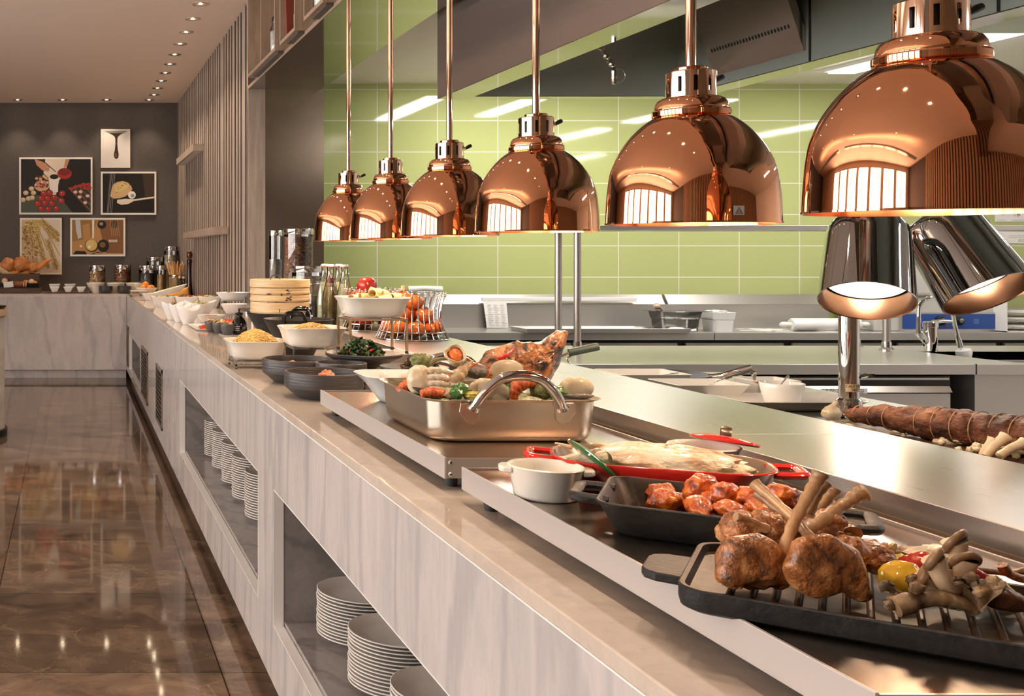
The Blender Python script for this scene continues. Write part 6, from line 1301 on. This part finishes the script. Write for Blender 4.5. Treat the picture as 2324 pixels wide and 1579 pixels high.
# back counter with splash
DK = 165*YK/FPX; ZB = CAM_H - DK
bk = thing('back_counter', 'steel back counter with flour dusting under the green tiles', 'counter', (0, YK, 0))
ZT = CAM_H - 180*(YK - .53)/FPX*1.0
ZT = ZB
b = MB(); b.box(1.75, px(1622, YK - .53) - .003, -.53, -.03, ZB - .05, ZB, 0); b.box(px(1622, YK - .53) + .003, 8.5, -.53, -.02, ZB - .05, ZB, 0)
b.build('worktop', M['steel_k'], bk, smooth=0, bevel=.002)
o = MB().box(px(985, YK), px(1865, YK), YK - .07, YK - .05, ZB, pz(690, YK - .07)).build('trim_2', M['steel'], smooth=0); struct(o)
b = MB(); zl, zh = pz(690, YK - .07), pz(668, YK - .02); xs = px(1500, YK)
for xa, xb in ((px(985, YK), xs - .012), (xs + .012, px(1865, YK))):
    b.loft([[(xa, -.072, zl), (xa, -.02, zh), (xa, 0, zh), (xa, 0, zl)], [(xb, -.072, zl), (xb, -.02, zh), (xb, 0, zh), (xb, 0, zl)]])
o = b.build('trim_3', M['steel'], None, (0, YK - .001, 0), smooth=0); struct(o)
b = MB()
for k in range(9): x0 = 2.0 + k*.72; b.box(x0, x0 + .66, -.48, -.46, .12, ZB - .075)
b.build('door_panel', M['steel_k'], bk, smooth=0)
MB().box(1.75, 8.5, -.45, -.02, .1, ZB - .05).build('carcass', M['black'], bk, smooth=0)
M['flour'] = plain('flour', (.80, .77, .74), .9)
b = MB(); rnd = random.Random(3)
for k in range(50):
    x, y = px(1770, 7.2) + rnd.gauss(0, .14), -.26 + rnd.gauss(0, .07); b.ball((x, y, ZB), (rnd.uniform(.01, .06), rnd.uniform(.006, .03), .0022), 10, 4)
o = b.build('flour_dusting', M['flour'], None, (0, YK, 0)); tag(o, 'thin dusting of white flour on the back counter beside the rolling pin', 'flour', kind='stuff')

# shelf on posts over the island
sh = thing('overshelf', 'long steel overshelf on upright tube posts above the prep island', 'shelf', (0, 5.69, 0))
z1 = pz(511, 5.58); z0 = pz(523, 5.58)
MB().box(2.55, 8.2, -.14, .14, z0, z1).build('shelf_board', M['steel_k'], sh, smooth=0, bevel=.003)
ZI = .80
for x in (2.72, 4.386, 6.2):
    for y in (-.11, .11):
        MB().cyl((x, y, ZI), .0185, z0 - ZI, 18).build('post', M['steel'], sh)
        MB().lathe([(.034, 0), (.034, .01), (.024, .02), (.022, .05)], 20, c=(x, y, ZI)).build('post_flange', M['chrome'], sh)

# prep island with fridge drawers and sink
isl = thing('prep_island', 'steel prep island with refrigerated drawers facing the pass', 'counter', (0, 4.9, 0))
XI = px(2215, 4.9)
SKX0, SKX1, SKY0, SKY1 = px(2085, 5.55), 5.7, .07, .66
b = MB(); zt = ZI; zb_ = pz(850, 4.9)
b.box(1.75, SKX0, 0, 1.0, zb_, zt); b.box(SKX1, 8.4, 0, 1.0, zb_, zt); b.box(SKX0, SKX1, 0, SKY0, zb_, zt); b.box(SKX0, SKX1, SKY1, 1.0, zb_, zt)
b.build('worktop', M['steel_k'], isl, smooth=0, bevel=.0025)
b = MB(); b.box(SKX0, SKX1, SKY0, SKY1, .58, .582); b.box(SKX0 - .003, SKX0, SKY0, SKY1, .58, ZI - .002); b.box(SKX1, SKX1 + .003, SKY0, SKY1, .58, ZI - .002); b.box(SKX0, SKX1, SKY0 - .003, SKY0, .58, ZI - .002); b.box(SKX0, SKX1, SKY1, SKY1 + .003, .58, ZI - .002)
b.build('sink_basin', M['steel'], isl, smooth=0)
MB().box(XI - .001, XI + .004, -.0015, .01, zb_, zt + .001).build('joint', M['black'], isl, smooth=0)
MB().box(1.9, XI - .08, .05, .95, .08, zb_ - .012).build('carcass', M['black'], isl, smooth=0)
zd1, zd2 = pz(862, 4.93), pz(873, 4.93)
for k, (xa, xb) in enumerate(((2.0, px(1470, 4.93)), (px(1478, 4.93), XI - .1))):
    MB().box(xa, xb, .03, .05, zd1, zb_ - .018).build('drawer_rail', M['steel_k'], isl, smooth=0)
    dw = MB().box(xa, xb, .025, .05, pz(1010, 4.93), pz(893, 4.93)).build('drawer', M['steel'], isl, smooth=0)
    h = MB(); h.loft([[(xa, .03, pz(893, 4.93)), (xa, .012, pz(889, 4.93)), (xa, .03, pz(876, 4.93)), (xa, .05, pz(876, 4.93))], [(xb, .03, pz(893, 4.93)), (xb, .012, pz(889, 4.93)), (xb, .03, pz(876, 4.93)), (xb, .05, pz(876, 4.93))]])
    h.build('drawer_handle', M['steel_v'], dw, smooth=0)
    MB().box(xa, xb, .025, .05, .1, pz(1022, 4.93)).build('drawer', M['steel'], isl, smooth=0)
MB().box(XI + .02, 8.4, .03, .95, .05, zb_ - .002).build('end_cabinet', M['steel'], isl, smooth=0)
# printed label reading cold store in Korean
lb = MB().box(px(1866, 4.9), px(1972, 4.9), .0085, .0105, pz(893.5, 4.9), pz(882, 4.9)).build('drawer_label', M['paper'], isl, smooth=0)
M['ink'] = plain('black print', (.02, .02, .02), .6)
ik = MB(); kw = .0019*3
def stroke(x0, z0_, x1, z1_, cx, cz, s=.0225, w_=.0016):
    a = Vector((cx + x0*s, 0, cz + z0_*s)); c_ = Vector((cx + x1*s, 0, cz + z1_*s)); d = (c_ - a); L = d.length; d = d/L; n2 = Vector((-d.z, 0, d.x))*w_/2; a -= d*w_/3; c_ += d*w_/3
    ik.add([(p.x, .0078, p.z) for p in (a + n2, c_ + n2, c_ - n2, a - n2)], [(0, 1, 2, 3)])
def ring(cx, cz, r, s=.0225, w_=.0014):
    n = 12
    for k in range(n):
        a, c_ = 2*PI*k/n, 2*PI*(k+1)/n; ro, ri = r*s + w_/2, r*s - w_/2
        ik.add([(cx + q*math.cos(g), .0078, cz + q*math.sin(g)) for q, g in ((ro, a), (ro, c_), (ri, c_), (ri, a))], [(0, 1, 2, 3)])
cz = (pz(893.5, 4.9) + pz(882, 4.9))/2
for rep in (0, 1):
    g0 = px(1876, 4.9) + rep*.108
    x = g0    # naeng
    for s_ in ((-.42, .42, -.42, 0), (-.42, 0, -.05, 0), (.12, .5, .12, -.05), (.38, .5, .38, -.05), (.12, .22, .38, .22)): stroke(*s_, x, cz)
    ring(x + .02*.1, cz - .0065, .17)
    x = g0 + .033   # jang
    for s_ in ((-.45, .42, .0, .42), (-.22, .42, -.45, .02), (-.22, .3, 0, .02), (.25, .5, .25, -.05), (.25, .22, .45, .22)): stroke(*s_, x, cz)
    ring(x, cz - .0065, .17)
    x = g0 + .066   # sil
    for s_ in ((-.2, .48, -.45, .1), (-.2, .4, .02, .1), (.3, .5, .3, .05), (-.3, -.02, .3, -.02), (.3, -.02, .3, -.2), (.3, -.2, -.3, -.2), (-.3, -.2, -.3, -.42), (-.3, -.42, .33, -.42)): stroke(*s_, x, cz)
ik.build('label_print', M['ink'], lb, smooth=0)

# faucet with long lever and a hanging spray hose
fy = 5.55; fx = px(2112, fy)
fc = thing('mixer_tap', 'chrome mixer tap with a tall curved spout beside the sink', 'tap', (fx, fy, ZI))
MB().lathe([(.030, 0), (.030, .02), (.031, .10), (.031, .13), (.034, .132), (.034, .155), (.03, .16), (.001, .162)], 24, cap0=True).build('body', M['chrome'], fc)
MB().tube([(.0, -.01, .158), (.05, -.02, .165), (.105, -.03, .163)], [.012, .010, .007], 12).build('lever', M['chrome'], fc)
MB().tube(spline([(-.015, 0, .05), (-.05, 0, .085), (-.065, 0, .105)], 5), [.02]*10 + [.016], 12).build('side_arm', M['chrome'], fc)
MB().tube(spline([(-.065, 0, .10), (-.064, 0, .20), (-.055, 0, .255), (-.02, -.01, .285), (.03, -.02, .28), (.08, -.03, .24), (.10, -.03, .16), (.125, -.03, .06)], 6), .0105, 12).build('spout', M['chrome'], fc)
sp = MB().tube([(.122, -.03, .075), (.135, -.03, .025)], .013, 12).build('spray_collar', M['wire'], fc)
hd2 = MB().xf(T(.146, -.03, .018) @ rot('Y', 165)).lathe([(.010, 0), (.034, .008), (.036, .03), (.030, .045), (.026, .066), (.001, .067)], 20, cap0=True)
hd2.build('spray_head', M['white_plastic'], fc)

# dough machine with the blue panel
my = 7.1
mc = thing('dough_machine', 'pale kitchen machine with a blue control panel and two black dials', 'machine', (px(1985, my), my, ZB))
W = px(2278, my) - px(1985, my); D0 = -.05
x0 = 0; hgt = pz(590, my) - ZB
zp0, zp1 = pz(746, my) - ZB, pz(712, my) - ZB
M['machine'] = plain('pale grey machine enamel', (.55, .52, .49), .35)
MB().box(0, W, 0, .33, .0, hgt).build('housing', M['machine'], mc, smooth=0, bevel=.006)
MB().box(px(2040, my) - px(1985, my), px(2262, my) - px(1985, my), -.012, 0, zp0 - .018, zp1 + .01).build('panel_frame', M['steel'], mc, smooth=0)
M['blue'] = plain('blue control panel', (.022, .07, .28), .3)
MB().box(px(2045, my) - px(1985, my), px(2255, my) - px(1985, my), -.016, -.011, zp0, zp1).build('control_panel', M['blue'], mc, smooth=0)
for u in (2127, 2168):
    k = MB().xf(T(px(u, my) - px(1985, my), -.016, (zp0 + zp1)/2 + .005) @ rot('X', 90)).lathe([(.034, 0), (.030, .022), (.001, .024)], 24)
    kk = k.build('dial', M['black_gloss'], mc)
    MB().xf(T(px(u, my) - px(1985, my) + .006, -.042, (zp0 + zp1)/2 + .007) @ rot('X', 90)).cyl((0, 0, -.002), .015, .006, 18).build('dial_cap', M['chrome'], kk)
mk = MB()
for u in (2082, 2211):
    xx = px(u, my) - px(1985, my); zc = (zp0 + zp1)/2
    for a in (-.016, .014): mk.box(xx + a, xx + a + .002, -.0168, -.016, zc - .016, zc + .016)
    for a in (-.016, .014): mk.box(xx - .016, xx + .016, -.0168, -.016, zc + a, zc + a + .002)
    for a in (-.009, 0, .008): mk.box(xx - .010, xx + .010, -.0168, -.016, zc + a - .001, zc + a + .0015)
mk.build('panel_emblem', plain('pale blue print', (.25, .33, .6), .5), mc, smooth=0)
MB().xf(T(px(2143, my) - px(1985, my), -.017, zp0 + .022) @ rot('X', 90)).cyl((0, 0, 0), .007, .004, 14).build('indicator', plain('red indicator', (.3, .02, .03), .3), mc)
MB().tube([(.18, -.015, hgt*.52), (.36, -.015, hgt*.52)], .012, 10).build('door_handle', M['steel'], mc)
# notices on the wall by the machine
for i, (u0, u1, v0, v1, l) in enumerate(((2258, 2345, 466, 503, 'upper wall notice with small drawings above the steel shelf line'), (2258, 2345, 524, 552, 'lower wall notice with printed lines and a maker name'))):
    Y = YK - .002; d = thing('wall_notice', l, 'notice', (px(u0, Y), Y, pz(v1, Y)))
    w_, h_ = px(u1, Y) - px(u0, Y), pz(v0, Y) - pz(v1, Y)
    MB().box(0, w_, -.004, 0, 0, h_).build('sheet', M['paper'], d, smooth=0)
    pr = MB(); rn = random.Random(i)
    if i == 0:
        for cx_, cz_, r_, m_ in ((.05, .07, .028, 0), (.155, .055, .030, 0), (.165, .055, .014, 1)):
            for k in range(14):
                a = rn.uniform(0, 2*PI); q = rn.uniform(.2, 1)*r_; x, z = cx_ + q*math.cos(a), cz_ + q*math.sin(a); s_ = rn.uniform(.002, .005); pr.add([(x - s_, -.0045 - .0002*m_, z - s_*.5), (x + s_, -.0045 - .0002*m_, z - s_*.3), (x + s_*.6, -.0045 - .0002*m_, z + s_), (x - s_*.7, -.0045 - .0002*m_, z + s_*.8)], [(0, 1, 2, 3)], m_)
        for a_, b_ in ((.012, .08), (.12, .24)): pr.box(a_, b_, -.0045, -.004, .008, .012, 2)
    else:
        for z in (.052, .040): 
            x = .10
            while x < .24: q = rn.uniform(.008, .02); pr.box(x, min(x + q, .25), -.0045, -.004, z, z + .0045, 2); x += q + .005
    pr.build('print', [plain('grey print', (.42, .40, .39), .7), plain('orange print', (.75, .25, .06), .7), plain('faint print', (.5, .48, .46), .7)], d, smooth=0)
    if i == 1:
        cu = bpy.data.curves.new('maker_name', 'FONT'); cu.body = 'ECOLAB'; cu.size = .023; cu.extrude = .0003; q = bpy.data.objects.new('maker_text', cu); COL.objects.link(q); bpy.context.view_layer.update()
        me = bpy.data.meshes.new_from_object(q.evaluated_get(bpy.context.evaluated_depsgraph_get())); bpy.data.objects.remove(q); me.materials.clear(); me.materials.append(plain('grey lettering', (.25, .22, .22), .6)); o = bpy.data.objects.new('maker_name', me); COL.objects.link(o)
        o.parent = d; o.location = (.165, -.0048, .012); o.rotation_euler = (PI/2, 0, 0)
# towels rack at the picture edge
tr = thing('towel_rack', 'open steel rack holding folded white cloths beside the machine', 'rack', (px(2284, 7.0), 7.0, ZB))
b = MB(); b.box(0, .008, 0, .3, 0, .26); b.box(.5, .508, 0, .3, 0, .26); b.box(0, .5, 0, .3, .255, .262); b.box(0, .5, 0, .3, .0, .006); b.build('frame', M['fixture'], tr, smooth=0)
for k in range(3):
    o = MB().blob((.24, .15, .0), (.2, .12, .022), .25, 2, k, 24, 12).build('folded_cloth', M['paper'], None, (px(2284, 7.0), 7.0, ZB + .03 + .05*k)); tag(o, ('lowest', 'middle', 'upper')[k] + ' folded white cloth in the steel rack by the dough machine', 'cloth', 'folded cloths in the rack')

# on the back counter
def gn_box(name, u0, u1, v0, v1, Y, z, label, mat, cat, fill=None):
    w_, h_ = px(u1, Y) - px(u0, Y), pz(v0, Y) - z
    d = thing(name, label, cat, (px((u0 + u1)/2, Y), Y, z))
    b = MB(); dish(b, [(w_*.84, .15, 0), (w_*.9, .16, h_*.62), (w_*.93, .165, h_*.64), (w_, .18, h_)], .003, .025); b.build('tub', mat, d)
    b = MB(); b.loft([rr(w_ + .02, .2, .02, h_ + .001), rr(w_ + .02, .2, .02, h_ + .004)]); 
    return d, w_, h_
M['poly'] = thin_glass('clear polycarbonate', (.93, .93, .93), .12)
yb = 7.13
d, w_, h_ = gn_box('plastic_tub', 1484, 1580, 706, 744, yb, ZB, 'clear plastic food tub with a white scoop leaning before it', M['poly'], 'tub')
MB().loft([rr(w_ + .06, .22, .02, h_), rr(w_ + .06, .22, .02, h_ + .004)]).build('lid', M['poly'], d)
d, w_, h_ = gn_box('plastic_tub', 1603, 1655, 708, 741, yb, ZB, 'small white tub heaped with flour on the back counter', M['white_plastic'], 'tub')
MB().blob((0, 0, h_), (w_*.44, .07, .014), .5, 2, 3).build('flour', M['flour'], d)
sp = thing('flour_scoop', 'white plastic scoop lying in front of the clear tub', 'scoop', (px(1550, 6.99), 6.99, ZB + .004))
MB().blob((-.045, 0, .016), (.055, .03, .017), .1, 2, 1).build('bowl', M['white_plastic'], sp)
MB().tube([(.0, 0, .014), (.05, 0, .006), (.085, 0, .01)], [.01, .009, .012], 10).build('grip', M['white_plastic'], sp)
gl = MB().blob((0, 0, 0), (.026, .024, .022), .15, 2, 4); gl.tube([(.01, 0, -.005), (.04, 0, -.02)], [.012, .008], 8)
gg = gl.build('wooden_spoon', plain('pale boxwood', (.50, .38, .29), .5), None, (px(1491, 7.2), 7.2, pz(695, 7.2))); tag(gg, 'small pale wooden spoon head resting on the rim of the clear tub', 'spoon')
tp = thing('baking_sheet', 'flat floured baking sheet on the back counter', 'tray', (px(1360, 7.06), 7.06, ZB))
b = MB(); dish(b, [(1.1, .24, 0), (1.12, .25, .028)], .003, .01); b.build('sheet', M['steel'], tp)
b = MB(); rnd = random.Random(9)
for k in range(40): b.ball((rnd.uniform(-.5, .5), rnd.uniform(-.1, .1), .004), (rnd.uniform(.02, .06), .02, .003), 8, 4)
tag(b.build('flour_coating', M['flour'], None, (px(1360, 7.06), 7.06, ZB)), 'loose flour lying in the baking sheet', 'flour', kind='stuff')
rp = thing('rolling_pin', 'big white rolling pin on the back counter behind the carving lamps', 'rolling pin', (px(1860, 7.12), 7.12, ZB + .044))
MB().xf(rot('Y', 90)).lathe([(.001, -.2), (.038, -.198), (.043, -.19), (.043, .26), (.038, .27), (.001, .272)], 24).build('roller', M['white_plastic'], rp)
for sg in (-1, 1): MB().xf(T(.035, 0, 0) @ rot('Y', 90*sg)).lathe([(.014, .232), (.016, .25), (.019, .27), (.019, .29), (.012, .305), (.001, .306)], 16).build('grip', M['white_plastic'], rp)
# paper order list in a rail
rl = thing('ticket_rail', 'white aluminium order rail fixed along the splash ledge', 'rail', (px(1265, YK - .06), YK - .085, pz(679, YK - .085)))
MB().box(-.555, .555, -.008, .004, -.014, .014).build('rail', M['white_plastic'], rl, smooth=0, bevel=.004)
o = MB(); w_ = .165
for k in range(9):
    z0_, z1_ = -.19*k/9, -.19*(k+1)/9; f0, f1 = -.006 - .016*math.sin(k/9*1.6), -.006 - .016*math.sin((k+1)/9*1.6); o.quad((-w_/2 + .02*k/9, f0, z0_), (w_/2 + .01*k/9, f0, z0_), (w_/2 + .01*(k+1)/9, f1, z1_), (-w_/2 + .02*(k+1)/9, f1, z1_))
tk = thing('order_sheet', 'printed order sheet hanging from the white rail', 'paper', (px(1121, YK - .09), YK - .095, pz(683, YK - .095)))
o.build('sheet', M['paper'], tk)
o = MB(); rnd = random.Random(4)
for r_ in range(12):
    for c_ in range(3):
        x = -.055 + c_*.045; k = r_*.62 + 1.2; z = -.19*k/9; f = -.0085 - .016*math.sin(k/9*1.6); q = rnd.uniform(.02, .036); o.quad((x + .012*k/9, f, z), (x + .012*k/9 + q, f, z), (x + .012*k/9 + q, f - .0004, z - .004), (x + .012*k/9, f - .0004, z - .004))
o.build('print', plain('pale grey type', (.55, .53, .52), .7), tk, smooth=0)
# white telephone seen through the fruit basket
ph = thing('wall_telephone', 'white wall telephone with coiled cord behind the wire baskets', 'telephone', (px(975, 7.3), 7.42, ZB + .1))
MB().box(-.10, .10, 0, .06, -.06, .16).build('body', M['white_plastic'], ph, bevel=.015)
MB().tube([(-.12, -.02, .175), (0, -.03, .185), (.12, -.02, .175)], [.024, .018, .024], 12).build('handset', M['white_plastic'], ph)
MB().tube([(.09 + .01*math.cos(i*1.3), -.01 + .01*math.sin(i*1.3), .13 - .004*i) for i in range(50)], .003, 6).build('coiled_cord', M['white_plastic'], ph)

# ---------------------------------------------------------------- carving station with two chrome lamps
PXB, PYB = 2.0, 2.668
cl = thing('carving_lamp', 'chrome carving station lamp with two tilted shades on one pole', 'lamp', (PXB, PYB, .9))
MB().lathe([(.05, 0), (.05, .012), (.03, .02), (.028, .045), (.0225, .05), (.0225, .72)], 28, cap0=True, cap1=True).build('pole', M['chrome'], cl)
k = MB().xf(T(.018, -.012, .105) @ rot('Y', 75)).cyl((0, 0, 0), .006, .018, 12); k.xf(T(.038, -.012, .11)).box(-.004, .018, -.002, .002, -.004, .004); k.build('clamp_knob', M['chrome_dark'], cl)
lbm = MB(); rr_ = .0229
def cyq(a0_, a1_, z0_, z1_, q, mi):
    n = 8
    for i in range(n):
        a, c_ = a0_ + (a1_ - a0_)*i/n, a0_ + (a1_ - a0_)*(i+1)/n; lbm.add([((rr_+q)*math.cos(a), (rr_+q)*math.sin(a), z0_), ((rr_+q)*math.cos(c_), (rr_+q)*math.sin(c_), z0_), ((rr_+q)*math.cos(c_), (rr_+q)*math.sin(c_), z1_), ((rr_+q)*math.cos(a), (rr_+q)*math.sin(a), z1_)], [(0, 1, 2, 3)], mi)
cyq(R(215), R(325), .068, .088, .0002, 0); lbo = lbm.build('caution_label', plain('amber label', (.62, .46, .25), .5), cl)
lbm2 = MB()
GL = {'C': [(1, .8, .8, 1), (.8, 1, .2, 1), (.2, 1, 0, .8), (0, .8, 0, .2), (0, .2, .2, 0), (.2, 0, .8, 0), (.8, 0, 1, .2)], 'A': [(0, 0, .5, 1), (.5, 1, 1, 0), (.2, .4, .8, .4)], 'U': [(0, 1, 0, .2), (0, .2, .25, 0), (.25, 0, .75, 0), (.75, 0, 1, .2), (1, .2, 1, 1)],
      'T': [(0, 1, 1, 1), (.5, 1, .5, 0)], 'I': [(.5, 0, .5, 1)], 'O': [(.2, 0, .8, 0), (.8, 0, 1, .2), (1, .2, 1, .8), (1, .8, .8, 1), (.8, 1, .2, 1), (.2, 1, 0, .8), (0, .8, 0, .2), (0, .2, .2, 0)], 'N': [(0, 0, 0, 1), (0, 1, 1, 0), (1, 0, 1, 1)], 'H': [(0, 0, 0, 1), (1, 0, 1, 1), (0, .5, 1, .5)]}
def word(txt, ac, zc, ch, cw, sp_):
    tot = len(txt)*(cw + sp_) - sp_; s0 = -tot/2
    for i, c_ in enumerate(txt):
        for x0_, z0_, x1_, z1_ in GL[c_]:
            q = .00045; p0_ = Vector((s0 + i*(cw + sp_) + x0_*cw, zc + z0_*ch)); p1_ = Vector((s0 + i*(cw + sp_) + x1_*cw, zc + z1_*ch)); d_ = (p1_ - p0_).normalized(); n2 = Vector((-d_.y, d_.x))*.00055
            lbm2.add([((rr_+q)*math.cos(ac + p.x/rr_), (rr_+q)*math.sin(ac + p.x/rr_), p.y) for p in (p0_ + n2, p1_ + n2, p1_ - n2, p0_ - n2)], [(0, 1, 2, 3)])
word('CAUTION', R(262), .0795, .006, .0036, .0013); word('HOT', R(270), .0705, .006, .0036, .0013)
lbm2.build('label_print', M['ink'], lbo, smooth=0)
M['reflector_on'] = NT('lit lamp reflector'); _t = M['reflector_on']; _t.bsdf((.88, .82, .74), .3, .25); M['reflector_on'] = _t.mat
M['shade_in'] = plain('bronze shade lining', (.22, .115, .065), .24, 1)
M['bulb_c'] = glow('lit carving lamp bulb', (1, .93, .84), 22)
def aim(down):
    z = -Vector(down).normalized(); x = Vector((1, 0, 0)); x = (x - z*x.dot(z)).normalized(); y = z.cross(x)
    return Matrix((x, y, z)).transposed().to_4x4()
def carving_shade(loc, down, L=.215, rr0=.084, rr1=.094):
    Mx = T(*loc) @ aim(down)
    b = MB(); prof = [(.001, L), (.05, L), (.066, L - .004), (.077, L - .014), (.083, L - .03), (rr0, L - .05), (rr1, 0), (rr1 - .0015, -.001)]
    b.lathe(list(reversed(prof)), 64, 0); b.lathe([(rr1 - .0015, -.001), (rr1 - .004, .001), (rr0 - .004, .085)][::-1], 64, 1)
    o = b.build('shade', [M['chrome_dark'], M['shade_in']], cl, smooth=.6); o.matrix_local = Mx
    b = MB().lathe([(rr0 - .004, .05), (.070, .066), (.045, .10), (.02, .112), (.001, .113)], 48); f = b.build('reflector', M['reflector_on'], o)
    b = MB().ball((0, 0, .07), (.026, .026, .03), 20, 12); b.build('bulb', M['bulb_c'], o)
    return o, Mx
def shade_at(u, v, Y): return (px(u, Y) - PXB, Y - PYB, pz(v, Y) - .9)
e_, f_ = Vector((.77, -.64, 0)), Vector((-.64, -.77, 0))
sA, mA = carving_shade(shade_at(1966, 683, 2.42), f_*.54 + Vector((0, 0, -.92)))
sB, mB = carving_shade(shade_at(2244, 668, 2.42), f_*.38 + e_*.46 + Vector((0, 0, -.86)))
LAMP2 = []
for m_ in (mA, mB):
    w_ = cl.matrix_world @ m_ if False else T(PXB, PYB, .9) @ m_
    LAMP2.append((w_ @ Vector((0, 0, .02)), w_ @ Vector((0, 0, -1))))
MB().tube(spline([(0, 0, .70), (-.01, -.03, .715), tuple(mA @ Vector((0, .02, .2)))], 6), .012, 12).build('arm', M['chrome'], cl)
MB().tube(spline([(0, 0, .71), (.06, -.04, .75), tuple(mB @ Vector((-.01, .0, .235))), tuple(mB @ Vector((0, 0, .2)))], 6), .011, 12).build('arm', M['chrome'], cl)
# ---------------------------------------------------------------- light
def spot(loc, energy, col, size=80, blend=.6, r=.04, target=None):
    l = bpy.data.lights.new('spot', 'SPOT'); l.energy = energy; l.color = col; l.spot_size = R(size); l.spot_blend = blend; l.shadow_soft_size = r
    o = bpy.data.objects.new('spot_light', l); COL.objects.link(o); o.location = loc
    if target: o.rotation_euler = (Vector(target) - Vector(loc)).to_track_quat('-Z', 'Y').to_euler()
    return o
WARM = (1, .80, .60)
for x, y in DL: spot((x, y, ZC - .02), 34 if y < 11.5 else 14, WARM, 85, .7, .03)
for x, y, z in LAMPS:
    l = bpy.data.lights.new('bulb', 'POINT'); l.energy = 13; l.color = (1, .74, .50); l.shadow_soft_size = .03
    o = bpy.data.objects.new('bulb_light', l); COL.objects.link(o); o.location = (x, y, z + .045)
for p, q in (LAMP2 if "LAMP2" in globals() else []): spot(p, 4, (1, .80, .58), 110, .5, .03, q)
w = bpy.data.worlds.new('world'); S.world = w; w.use_nodes = True
w.node_tree.nodes['Background'].inputs[0].default_value = (.9, .95, 1, 1); w.node_tree.nodes['Background'].inputs[1].default_value = .6
S.view_settings.view_transform = 'Standard'; S.view_settings.look = 'None'; S.view_settings.gamma = 1; S.view_settings.exposure = 0.18
S.view_settings.use_curve_mapping = False
S.cycles.use_denoising = True; S.cycles.max_bounces = 8; S.cycles.transparent_max_bounces = 16; S.cycles.glossy_bounces = 5; S.cycles.diffuse_bounces = 4
S.cycles.sample_clamp_indirect = 6; S.cycles.caustics_reflective = False; S.cycles.caustics_refractive = False
bpy.context.view_layer.update()
